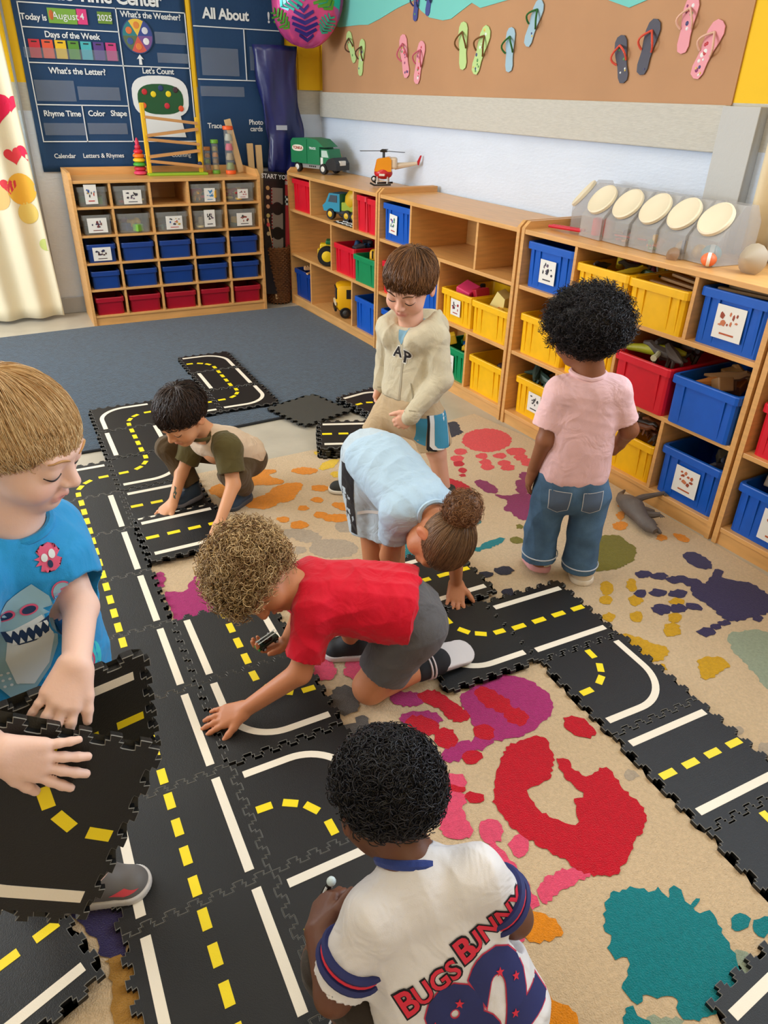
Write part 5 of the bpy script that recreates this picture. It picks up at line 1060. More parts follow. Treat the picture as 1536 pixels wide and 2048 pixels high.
for k in range(4):
    pts = [(-.12+.24*i/16, -.07+k*.045+.012*math.sin(i*1.6+k), .004) for i in range(17)]
    MB().tube(pts, .0025, 5).build('squiggle', CWH, pm)
v = vroot('toy_tractor', .56, .14, R2+.002, -2.1, 'yellow and green toy tractor with a black front wheel, middle row', sc=1.2)
MB().box(-.02, .11, -.028, .028, .055, .115, .008).build('bonnet', cmat(235, 195, 20), v); MB().box(-.10, .02, -.045, .045, .05, .10, .006).build('body', cmat(20, 110, 60), v)
MB().box(.0, .075, -.040, .040, .115, .135, .005).build('hood', cmat(20, 110, 60), v)
MB().tube([(-.02, 0, .12), (-.03, 0, .17), (-.01, 0, .215), (.03, 0, .225)], .007, 6).build('roll_bar', BLACK, v)
MB().box(.095, .125, -.020, .020, .05, .085, .004).build('grille', cmat(210, 170, 20), v)
for y in (-.062, .062): wheel(v, .065, y, .055, .055, .038, (240, 200, 20)); wheel(v, -.075, y, .060, .060, .04, (240, 200, 20))
v = vroot('school_bus', .80, .17, R3+.002, -1.95, 'yellow toy school bus in the bottom row', sc=1.35)
MB().box(-.11, .12, -.062, .062, .03, .17, .028).build('body', cmat(250, 185, 20, .35), v, True)
MB().box(.112, .124, -.045, .045, .095, .150, .004).build('windscreen', cmat(40, 44, 50, .1), v)
for s in (-1, 1):
    for x in (-.085, -.03, .025): MB().box(x, x+.045, s*.0625-.002, s*.0625+.002, .10, .145).build('side_window', cmat(40, 44, 50, .1), v)
MB().box(.118, .130, -.055, .055, .035, .055, .003).build('bumper', BLACK, v); MB().box(.120, .127, -.05, .05, .065, .080).build('stripe', cmat(240, 225, 190), v)
for x in (-.07, .075):
    for y in (-.055, .055): wheel(v, x, y, .028, .028, .02, (60, 60, 60))
v = vroot('toy_bus', 1.20, .10, R2+.125, -2.2, 'small yellow striped toy bus sticking out of the green bin')
MB().box(-.06, .06, -.035, .035, .0, .085, .018).build('body', cmat(240, 180, 30), v, True)
for k in range(5): MB().box(-.052+k*.022, -.044+k*.022, -.037, .037, .035, .08).build('stripe', BLACK, v)
MB().box(-.061, .061, -.0365, .0365, .012, .026).build('trim_band', BLACK, v)

# ================================================================ things lying in the bins
RX = random.Random(77)
def piece(M, kind, col, label, cat='toy', group=None, s=1.0, name='toy_piece'):
    mb = MB()
    if kind == 'brick':
        mb.box(-.03*s, .03*s, -.018*s, .018*s, 0, .024*s, .002)
        for i in range(3):
            for j in (-1, 1): mb.lathe([(.006*s, .023*s), (.006*s, .029*s), (.004*s, .030*s)], 8, TM((-.02+.02*i)*s, j*.009*s))
    elif kind == 'block': mb.box(-.028*s, .028*s, -.028*s, .028*s, 0, .05*s, .005)
    elif kind == 'cyl': mb.lathe([(.016*s, 0), (.018*s, .004*s), (.018*s, .05*s), (.012*s, .056*s)], 12)
    elif kind == 'ring': mb.tube([(.022*s*math.cos(a), .022*s*math.sin(a), .012*s) for a in [2*PI*i/16 for i in range(16)]], .009*s, 7, closed=True)
    elif kind == 'ball': mb.sphere((0, 0, .03*s), .03*s)
    elif kind == 'animal':
        mb.tube([(-.07*s, 0, .035*s), (-.035*s, 0, .034*s), (0, 0, .036*s), (.035*s, 0, .042*s), (.055*s, 0, .055*s), (.078*s, 0, .052*s)], [.004*s, .012*s, .019*s, .016*s, .012*s, .006*s], 8)
        for x in (-.02, .025):
            for y in (-1, 1): mb.tube([(x*s, y*.010*s, .03*s), ((x+.006)*s, y*.016*s, .002*s)], [.007*s, .006*s], 6)
    elif kind == 'strip': mb.box(-.13*s, .13*s, -.011*s, .011*s, 0, .011*s, .002)
    elif kind == 'star':
        mb.prism([((.03 if k % 2 else .013)*s*math.cos(k*PI/5), (.03 if k % 2 else .013)*s*math.sin(k*PI/5)) for k in range(10)], 0, .012*s)
    o = mb.build(name, cmat(*col), smooth=kind in ('ball', 'ring', 'cyl', 'animal')); o.matrix_world = M; tag(o, label, cat, group); return o
RANK = ['leftmost', 'second from left', 'third from left', 'fourth from left', 'fifth from left', 'sixth from left', 'seventh from left', 'eighth from left', 'ninth from left', 'tenth from left', 'eleventh from left', 'twelfth from left', 'thirteenth from left', 'fourteenth from left']
def heap(s, t, z, ws, wt, n, kinds, cols, label, group, sc=1.0, base=None):
    P = sorted((s+RX.uniform(-.5, .5)*ws, t+RX.uniform(-.5, .5)*wt) for k in range(n))
    for k, (a, b_) in enumerate(P):
        M = RSM(a, b_, z+.010*(k % 3)) @ Matrix.Rotation(RX.uniform(0, 6.3), 4, 'Z') @ Matrix.Rotation(RX.uniform(-.5, .5), 4, 'X')
        piece(M, kinds[k % len(kinds)], cols[k % len(cols)], label+', '+RANK[k], 'toy', group, sc*RX.uniform(.85, 1.15))
DK = [(50, 54, 60), (40, 80, 120), (70, 70, 76), (30, 40, 60)]
heap(.87, .15, R2+.13, .18, .2, 7, ['block', 'cyl', 'brick'], DK, 'dark toy piece in the open red bin of the corner shelf', 'dark toys in the red bin', 1.15)
heap(.20, .15, R3+.185, .2, .2, 6, ['brick', 'strip'], [(200, 40, 40), (190, 30, 40), (220, 170, 120)], 'red track piece on the blue bin beside the basket', 'red pieces in the corner blue bin', .9)
piece(RSM(2.15, .10, R2+.115) @ TM(0, 0, 0, .3, .25, .3), 'block', (226, 60, 110), 'pink toy box sticking out of a yellow bin', s=1.65, name='toy_box')
piece(RSM(2.24, .12, R2+.12) @ TM(0, 0, 0, .1, -.2, -.2), 'block', (180, 30, 50), 'dark red toy box behind the pink box', s=1.4, name='toy_box')
heap(2.10, .16, R2+.12, .1, .1, 3, ['cyl', 'ring'], [(40, 40, 44), (90, 90, 96)], 'dark wheel-like toy beside the pink box', 'dark toys beside the pink box')
o = one('toy_wedge', MB().prism([(-.05, 0), (.05, 0), (.035, .10), (-.02, .115)], -.03, .03, axis='y'), cmat(242, 220, 140), 'cream wedge sticking out of a yellow bin', 'toy'); o.matrix_world = RSM(2.43, .09, R2+.115) @ TM(0, 0, 0, .1, .3, .25)
heap(2.54, .11, R2+.135, .12, .12, 6, ['ring', 'strip', 'star'], [(200, 30, 40), (230, 180, 50), (215, 160, 40)], 'red and gold ribbon piece beside the cream wedge', 'ribbon pieces', .8)
heap(2.14, .16, R3+.155, .2, .2, 12, ['brick', 'block', 'cyl'], [(220, 60, 40), (240, 190, 40), (40, 110, 190), (40, 150, 80)], 'building brick heaped in the green bin', 'bricks in the green bin', .95)
heap(2.50, .16, R3+.12, .14, .14, 4, ['ball', 'animal', 'cyl'], [(60, 30, 30), (40, 44, 40), (150, 90, 60)], 'dark toy in the yellow bottom bin', 'dark toys in the yellow bottom bin', .9)
heap(3.18, .16, R1+.13, .20, .18, 10, ['animal', 'cyl', 'animal'], [(50, 44, 40), (200, 170, 30), (120, 40, 50), (210, 210, 205), (60, 90, 60)], 'little toy figure in the yellow bin above the curly hair', 'toy figures in the yellow bin', .8)
for k in range(5): piece(RSM(3.46, .10+.05*k, R1+.135+.006*k) @ TM(0, 0, 0, 0, .06, .15-.12*k), 'strip', (196, 150, 98), 'wooden strip lying in the yellow bin below the jars, '+('front', 'second from front', 'third from front', 'fourth from front', 'rearmost')[k], 'toy', 'wooden strips in the yellow bin', .95, 'wooden_strip')
for k in range(5): piece(RSM(3.77, .10+.05*k, R1+.180) @ TM(0, 0, 0, 0, .03, .3-.15*k), 'strip', (176, 140, 100), 'wooden strip on top of the large blue card bin, '+('front', 'second from front', 'third from front', 'fourth from front', 'rearmost')[k], 'toy', 'wooden strips on the blue bin', .95, 'wooden_strip')
piece(RSM(2.86, .08, R2+.155), 'ball', (230, 70, 50), 'orange red ball on the yellow bin left of the dark curly hair', s=1.15, name='toy_ball')
heap(2.80, .20, R2+.13, .18, .12, 5, ['cyl', 'block'], [(200, 60, 50), (230, 170, 40)], 'small toy behind the orange red ball', 'toys behind the ball', .7)
heap(2.83, .16, R3+.165, .16, .2, 8, ['animal'], [(50, 78, 70), (40, 62, 56), (66, 90, 84)], 'dark green toy reptile in the yellow bin with the black picture card', 'toy reptiles', 1.25)
heap(3.45, .15, R3+.15, .18, .2, 14, ['animal'], [(110, 60, 30), (60, 50, 44), (200, 190, 180), (140, 80, 40)], 'little brown toy animal in the yellow bottom bin', 'toy animals in the bottom bin', .85)
heap(3.76, .16, R2+.12, .18, .18, 7, ['animal', 'block'], [(190, 120, 60), (200, 150, 90), (150, 110, 70)], 'tan toy animal in the blue bin right of the lizard', 'tan toys in the blue bin', 1.0)
heap(3.76, .2, R3+.13, .16, .12, 4, ['block', 'animal'], [(120, 110, 90), (90, 90, 100)], 'grey toy deep in the blue bottom bin', 'toys in the blue bottom bin', .8)
heap(4.1, .16, R3+.16, .16, .16, 5, ['animal', 'block'], [(160, 130, 110), (190, 170, 150)], 'pale toy in the blue bin at the picture edge', 'toys in the edge blue bin', .9)
# cubby contents
def cheap(r, c, n, kinds, cols, label, sc=.8):
    x = .555+(CX[c]+CX[c+1])/2; z = CZ[4-r]+.008
    P = sorted(RX.uniform(-.062, .062) for k in range(n))
    for k, dx in enumerate(P):
        M = TM(x+dx, 2.511+RX.uniform(.04, .20), z+.02*(k % 2), rz=RX.uniform(0, 6)); piece(M, kinds[k % len(kinds)], cols[k % len(cols)], label+', '+RANK[k], 'toy', 'toys in clear bin %d' % (r*5+c), sc)
cheap(0, 0, 7, ['block', 'brick'], [(60, 160, 70), (70, 150, 60), (50, 70, 50)], 'green block in the clear bin at the top left')
cheap(0, 1, 8, ['ring', 'star', 'cyl'], [(200, 60, 90), (225, 200, 120), (220, 170, 60)], 'pink or gold piece in the clear bin, top row second')
cheap(0, 3, 9, ['animal', 'block', 'star'], [(235, 170, 30), (225, 60, 110), (60, 160, 170), (235, 180, 40)], 'bright toy in the clear bin, top row fourth', 1.0)
cheap(0, 4, 10, ['ring', 'animal'], [(235, 190, 70), (200, 60, 60), (240, 210, 100)], 'gold or red ring in the clear bin at the top right')
cheap(1, 0, 7, ['cyl', 'animal'], [(70, 130, 50), (110, 160, 60), (200, 150, 60)], 'green toy in the clear bin, second row first')
cheap(1, 1, 9, ['block', 'ball', 'star'], [(60, 80, 160), (150, 60, 110), (120, 180, 60), (245, 200, 40)], 'bright block in the clear bin, second row second', .9)
cheap(1, 2, 5, ['cyl', 'strip'], [(120, 150, 130), (90, 120, 120)], 'grey green stick in the clear bin, second row third', .55)
cheap(1, 3, 6, ['ring', 'cyl'], [(205, 190, 150), (190, 170, 140)], 'beige ring in the clear bin, second row fourth', .9)
cheap(1, 4, 6, ['brick', 'block'], [(40, 90, 80), (225, 180, 40), (50, 80, 90)], 'dark green or yellow piece in the clear bin, second row fifth')

# ---------------------------------------------------------------- clear candy-style jars on the third shelf
LIDM = mat('jar_lid', rgb(236, 222, 192), .45); JAR = clear_mat('jar_plastic', (.86, .85, .84), .22, .06)
def jar(s, t, ang, label, w_=.135, d=.19, h_=.20):
    j = thing('clear_jar', label, 'jar', group='clear plastic jars on the shelf top'); j.matrix_world = RSM(s, t, .932) @ Matrix.Rotation(ang, 4, 'Z')
    prof = [(-d/2, 0), (d/2, 0), (d/2, h_*.72), (d*.32, h_), (-.0, h_), (-d/2, h_*.42)]
    mb = MB(); n = len(prof); 
    for (x0, z0), (x1, z1) in zip(prof, prof[1:]+prof[:1]):
        L = math.hypot(x1-x0, z1-z0); nx, nz = (z1-z0)/L*.002, -(x1-x0)/L*.002
        mb.add([(-w_/2, x0, z0), (w_/2, x0, z0), (w_/2, x1, z1), (-w_/2, x1, z1), (-w_/2, x0-nx, z0-nz), (w_/2, x0-nx, z0-nz), (w_/2, x1-nx, z1-nz), (-w_/2, x1-nx, z1-nz)], [(0, 1, 2, 3), (7, 6, 5, 4)])
    for x in (-w_/2, w_/2): mb.prism(prof, x-.001, x+.001, axis='x')
    mb.build('jar_body', JAR, j)
    an = math.atan2(h_*.58, d/2)
    cy, cz = -d*.25, h_*.71
    M = TM(0, cy, cz) @ Matrix.Rotation(an, 4, 'X')
    MB().lathe([(.062, .002), (.066, .004), (.066, .016), (.060, .019), (.056, .016), (.001, .016)], 30, M).build('lid', LIDM, j, True)
    return j
JL = ['empty clear jar with a round lid leaning at the left end of the jar row', 'clear jar of red cups, second in the row', 'clear jar of marbles and coils, third in the row', 'clear jar with a pale round lid, fourth in the row', 'clear jar of shells, fifth in the row', 'clear jar at the right end of the row']
for k, (s, t, a) in enumerate(((2.80, .27, -.75), (2.965, .20, -.12), (3.105, .20, -.10), (3.245, .20, -.10), (3.383, .20, -.10), (3.521, .20, -.08))): jar(s, t, a, JL[k])
ld = thing('toy_ladder', 'long red plastic ladder toy lying before the first jar', 'toy'); ld.matrix_world = RSM(2.80, .12, .934) @ Matrix.Rotation(.12, 4, 'Z')
for y in (-.012, .012): MB().tube([(-.09, y, .012), (.09, y, .016)], .007, 6).build('rail', cmat(205, 20, 50), ld)
for k in range(6): MB().tube([(-.075+k*.03, -.012, .013), (-.075+k*.03, .012, .013)], .005, 6).build('rung', cmat(225, 50, 80), ld)
for k in range(3): piece(RSM(2.93+.035*k, .17+.03*(k % 2), .936), 'cyl', (230, 45, 60), 'red cup inside the second clear jar, '+RANK[k], 'toy', 'red cups in the jar', 1.25, 'toy_cup')
heap(3.105, .19, .936, .08, .08, 10, ['ring', 'ball', 'strip'], [(200, 70, 60), (90, 70, 80), (220, 150, 60), (150, 140, 150)], 'marble or coil inside the third clear jar', 'marbles in the jar', .5)
heap(3.255, .17, .936, .08, .08, 5, ['cyl', 'star'], [(90, 140, 60), (230, 120, 60), (240, 190, 60)], 'small bright toy inside the fourth clear jar', 'small toys in the fourth jar', .6)
def egg(s, t, c1, c2, label, r=.030):
    r *= .85; o = MB().sphere((0, 0, r), (r*1.15, r, r)).build('painted_egg', cmat(*c1), smooth=True); tag(o, label, 'egg', 'painted eggs by the jars'); o.matrix_world = RSM(s, t, .933) @ Matrix.Rotation(.6, 4, 'Z')
    MB().lathe([(r*1.0, -r*.25), (r*1.04, 0), (r*1.0, r*.25)], 18, TM(0, 0, r) @ Matrix.Rotation(PI/2, 4, 'Y'), cap=False).build('band', cmat(*c2), o, True)
egg(3.37, .19, (205, 170, 120), (60, 70, 110), 'tan and blue painted egg in the fifth jar'); egg(3.46, .17, (210, 170, 90), (190, 150, 80), 'tan painted egg in front of the sixth jar'); egg(3.52, .16, (90, 160, 170), (200, 215, 215), 'teal spotted painted egg before the sixth jar', .036)
egg(3.57, .085, (240, 120, 70), (240, 230, 220), 'orange and white painted egg nearest the shelf edge', .028)
o = one('seashell', MB().lathe([(.001, 0), (.03, .006), (.045, .02), (.030, .032), (.012, .05), (.001, .055)], 12, TM(0, 0, .02, 1.2, .3, 0)), cmat(150, 120, 95), 'brown shell fragment lying before the fifth jar', 'shell', smooth=True); o.matrix_world = RSM(3.42, .085, .932) @ Matrix.Scale(.6, 4)
o = one('seashell', MB().lathe([(.001, 0), (.05, .01), (.075, .04), (.055, .065), (.03, .09), (.001, .105)], 14, TM(0, 0, .05, 1.4, .2, 0)), cmat(176, 160, 138), 'large grey shell beside the last jar at the picture edge', 'shell', smooth=True); o.matrix_world = RSM(3.70, .17, .935) @ Matrix.Scale(.72, 4)
# ---------------------------------------------------------------- dinosaurs and lizard
def dino(name, M, mat_, label, spine, radii, legs, extra=()):
    o = MB().tube(spine, radii, 12).build('body', mat_, None, True); t = thing(name, label, 'toy animal'); t.matrix_world = M; o.parent = t
    for l in legs:
        MB().tube(l, [.016, .013, .009, .008][:len(l)], 8).build('leg', mat_, t, True)
        e = Vector(l[-1]); 
        for k in (-1, 0, 1): MB().tube([e, e+Vector((.018, .009*k, -.004))], [.004, .0015], 5).build('claw', mat_, t)
    for nm, mb in extra: mb.build(nm, mat_, t, True)
    return t
DG = mat('dinosaur_grey', rgb(98, 88, 82), .65, bump=.6, bscale=60, var=.15, vscale=20)
# lying on its side: head towards the camera, tail to the left
dino('toy_dinosaur', TM(2.085, -1.015, .012, rz=-1.75), DG, 'grey rubber toy dinosaur lying on the rug before the blue bin',
     [(-.16, .075, .02), (-.13, .035, .022), (-.085, .008, .03), (-.03, 0, .042), (.02, 0, .045), (.065, -.004, .036), (.10, -.01, .034), (.135, -.008, .034), (.165, -.004, .028)],
     [.005, .011, .021, .036, .040, .030, .026, .027, .012],
     [[(-.03, .02, .045), (-.045, .08, .05), (-.035, .13, .060), (-.03, .165, .066)], [(-.02, .02, .025), (.0, .07, .018), (.012, .10, .012)], [(.055, .015, .035), (.075, .05, .04), (.085, .07, .045)], [(.06, .01, .02), (.085, .045, .014)]],
     [('jaw', MB().tube([(.12, .012, .024), (.15, .018, .020), (.17, .020, .018)], [.012, .010, .005], 8))])
LZ = mat('lizard_green', rgb(176, 176, 40), .45, bump=.4, bscale=50, var=.2, vscale=14); 
t = dino('toy_lizard', RSM(3.43, .08, R2+.195) @ TM(0, 0, 0, 0, -.05, .10), LZ, 'yellow green toy lizard with pale feet lying across the red bin',
     [(-.19, -.03, -.005), (-.13, -.025, .005), (-.07, -.01, .010), (0, 0, .015), (.05, .01, .018), (.09, .02, .02), (.12, .03, .018)], [.004, .012, .017, .024, .024, .017, .008], [])
for p in ([(.0, .02, .02), (.0, .06, .03), (.02, .085, .045)], [(.03, -.01, .012), (.045, -.05, .008), (.05, -.075, .004)]):
    MB().tube(p, [.012, .010, .013], 8).build('leg', cmat(206, 204, 170), t, True)
heap(3.50, .15, R2+.16, .14, .16, 6, ['animal'], [(60, 54, 52), (80, 70, 64)], 'dark toy dinosaur under the lizard in the red bin', 'dark dinosaurs in the red bin', 1.3)
# ================================================================ people: smooth signed-distance bodies
NP = np.array
def V3(v): return np.array(v, dtype=np.float64)
def nrm(v): v = V3(v); return v/np.linalg.norm(v)
AW = V3((.46741, .88404, 0)); RI = V3((.88404, -.46741, 0)); UP = V3((0, 0, 1))
def dr(r, a, z): return nrm(RI*r+AW*a+UP*z)          # direction: right, away from the viewer, up
class SDF:
    def __init__(s, h): s.h = h; s.ops = []
    def _add(s, f, lo, hi, k, op): s.ops.append((f, V3(lo), V3(hi), k, op)); return s
    def cone(s, a, b, ra, rb=None, k=.012, op='u', cut=None, sc=None):
        a, b = V3(a), V3(b); rb = ra if rb is None else rb
        d = b-a; L2 = max(d@d, 1e-12)
        def f(P):
            q = P-a; t = np.clip((q@d)/L2, 0, 1); e = q-t[..., None]*d
            r = np.sqrt((e*e).sum(-1))-(ra+(rb-ra)*t)
            for p0, n0 in (cut or ()): r = np.maximum(r, (P-V3(p0))@nrm(n0))
            return r
        m = max(ra, rb); return s._add(f, np.minimum(a, b)-m, np.maximum(a, b)+m, k, op)
    def ell(s, c, r, R=None, k=.012, op='u', cut=None):
        c, r = V3(c), V3(r); R = np.eye(3) if R is None else R      # columns of R are the local axes
        def f(P):
            q = (P-c)@R; k0 = np.sqrt(((q/r)**2).sum(-1)); k1 = np.sqrt(((q/(r*r))**2).sum(-1))+1e-9
            d = k0*(k0-1)/k1
            for p0, n0 in (cut or ()): d = np.maximum(d, (P-V3(p0))@nrm(n0))
            return d
        m = r.max(); return s._add(f, c-m, c+m, k, op)
    def chain(s, pts, rs, k=.012, **kw):
        for i in range(len(pts)-1): s.cone(pts[i], pts[i+1], rs[i], rs[i+1], k, **kw)
        return s
    def mesh(s):
        h = s.h; us = [o for o in s.ops if o[4] == 'u']
        lo = np.min([o[1] for o in us], 0)-4*h; hi = np.max([o[2] for o in us], 0)+4*h
        n = np.ceil((hi-lo)/h).astype(int)+1
        D = np.full(n, 9.0, np.float32)
        ax = [lo[i]+h*np.arange(n[i]) for i in range(3)]
        for f, a, b, k, op in s.ops:
            m = 3*h+1.5*k; i0 = np.clip(((a-m-lo)/h).astype(int), 0, n-1); i1 = np.clip(((b+m-lo)/h).astype(int)+2, 0, n)
            if (i1 <= i0).any(): continue
            sl = tuple(slice(i0[i], i1[i]) for i in range(3))
            P = np.stack(np.meshgrid(ax[0][sl[0]], ax[1][sl[1]], ax[2][sl[2]], indexing='ij'), -1)
            d = f(P).astype(np.float32); cur = D[sl]
            if op == 'u':
                hh = np.maximum(k-np.abs(cur-d), 0)/k; D[sl] = np.minimum(cur, d)-hh*hh*k*.25
            else:
                hh = np.maximum(k-np.abs(cur+d), 0)/k; D[sl] = np.maximum(cur, -d)+hh*hh*k*.25
        return nets(D, lo, h)
def nets(D, lo, h):
    S = D < 0
    c = np.zeros(tuple(x-1 for x in D.shape), np.uint8)
    off = [(i, j, k) for i in (0, 1) for j in (0, 1) for k in (0, 1)]
    sh = D.shape
    for i, j, k in off: c += S[i:sh[0]-1+i, j:sh[1]-1+j, k:sh[2]-1+k]
    act = (c > 0) & (c < 8); idx = np.argwhere(act); N = len(idx)
    vals = np.stack([D[idx[:, 0]+i, idx[:, 1]+j, idx[:, 2]+k] for i, j, k in off], 1)
    offs = np.array(off, float); acc = np.zeros((N, 3)); cnt = np.zeros(N)
    for a in range(8):
        for b in range(a+1, 8):
            if abs(offs[a]-offs[b]).sum() != 1: continue
            va, vb = vals[:, a], vals[:, b]; m = (va < 0) != (vb < 0)
            t = np.where(m, va/np.where(m, va-vb, 1), 0)
            acc += np.where(m[:, None], offs[a]+t[:, None]*(offs[b]-offs[a]), 0); cnt += m
    verts = lo+h*(idx+acc/cnt[:, None])
    cid = np.full(act.shape, -1, np.int64); cid[tuple(idx.T)] = np.arange(N)
    F = []
    for axis in range(3):
        sl0 = [slice(None)]*3; sl1 = [slice(None)]*3; sl0[axis] = slice(0, -1); sl1[axis] = slice(1, None)
        e = S[tuple(sl0)] != S[tuple(sl1)]; I = np.argwhere(e)
        o1, o2 = (axis+1) % 3, (axis+2) % 3
        I = I[(I[:, o1] > 0) & (I[:, o2] > 0) & (I[:, o1] < act.shape[o1]) & (I[:, o2] < act.shape[o2])]
        def cell(d1, d2):
            J = I.copy(); J[:, o1] += d1; J[:, o2] += d2; return cid[tuple(J.T)]
        q = np.stack([cell(-1, -1), cell(0, -1), cell(0, 0), cell(-1, 0)], 1)
        ins = S[tuple(I.T)]; q[~ins] = q[~ins][:, ::-1]; F.append(q)
    F = np.concatenate(F); F = F[(F >= 0).all(1)]
    return verts, F
def vnormals(v, f):
    a, b, c, d = (v[f[:, i]] for i in range(4)); n = np.cross(c-a, d-b); out = np.zeros_like(v)
    for i in range(4): np.add.at(out, f[:, i], n)
    return out/(np.linalg.norm(out, axis=1)[:, None]+1e-12)
def np_mesh(name, v, f, m, parent, col=None, smooth=True):
    me = bpy.data.meshes.new(name); nv, nf = len(v), len(f); k = f.shape[1]
    me.vertices.add(nv); me.vertices.foreach_set('co', np.ascontiguousarray(v, np.float32).ravel())
    me.loops.add(nf*k); me.loops.foreach_set('vertex_index', np.ascontiguousarray(f, np.int32).ravel())
    me.polygons.add(nf); me.polygons.foreach_set('loop_start', np.arange(0, nf*k, k, dtype=np.int32))
    me.update(calc_edges=True); me.validate()
    if smooth: me.polygons.foreach_set('use_smooth', np.ones(len(me.polygons), bool))
    if col is not None:
        a = me.attributes.new('Col', 'FLOAT_COLOR', 'POINT'); a.data.foreach_set('color', np.concatenate([col, np.ones((len(col), 1))], 1).astype(np.float32).ravel())
    me.materials.append(m)
    return link(bpy.data.objects.new(name, me), parent)
def folds(v, n, amp, seed, dirs=None, f=60):
    """creases: sharp-crested, wandering waves"""
    R = np.random.default_rng(seed); out = np.zeros(len(v))
    for k in range(5):
        d = R.normal(size=3); d /= np.linalg.norm(d); e = R.normal(size=3)*16; g = R.normal(size=3)*9
        w_ = np.sin(v@d*f*(.45+.30*k)+1.9*np.sin(v@e)+R.uniform(0, 6)); m_ = .5+.5*np.sin(v@g+R.uniform(0, 6))
        out += (1-2*np.abs(w_)**.7)*m_/(1+.35*k)
    return v+n*(amp*out*.55)[:, None]
def skin_mat(name, c):
    if name in MATS: return MATS[name]
    m = mat(name, rgb(*c), .48, sss=.12, bump=.06, bscale=240, spec=.4)
    nt = m.node_tree; a = nt.nodes.new('ShaderNodeAttribute'); a.attribute_name = 'Col'
    nt.links.new(a.outputs['Color'], nt.nodes['Principled BSDF'].inputs['Base Color']); return m
def cloth(name, c, rough=.85, bump=.25, bs=500, var=.04): return mat(name, rgb(*c), rough, bump=bump, bscale=bs, var=var, vscale=25, sheen=.15, spec=.2, wrinkle=.28)

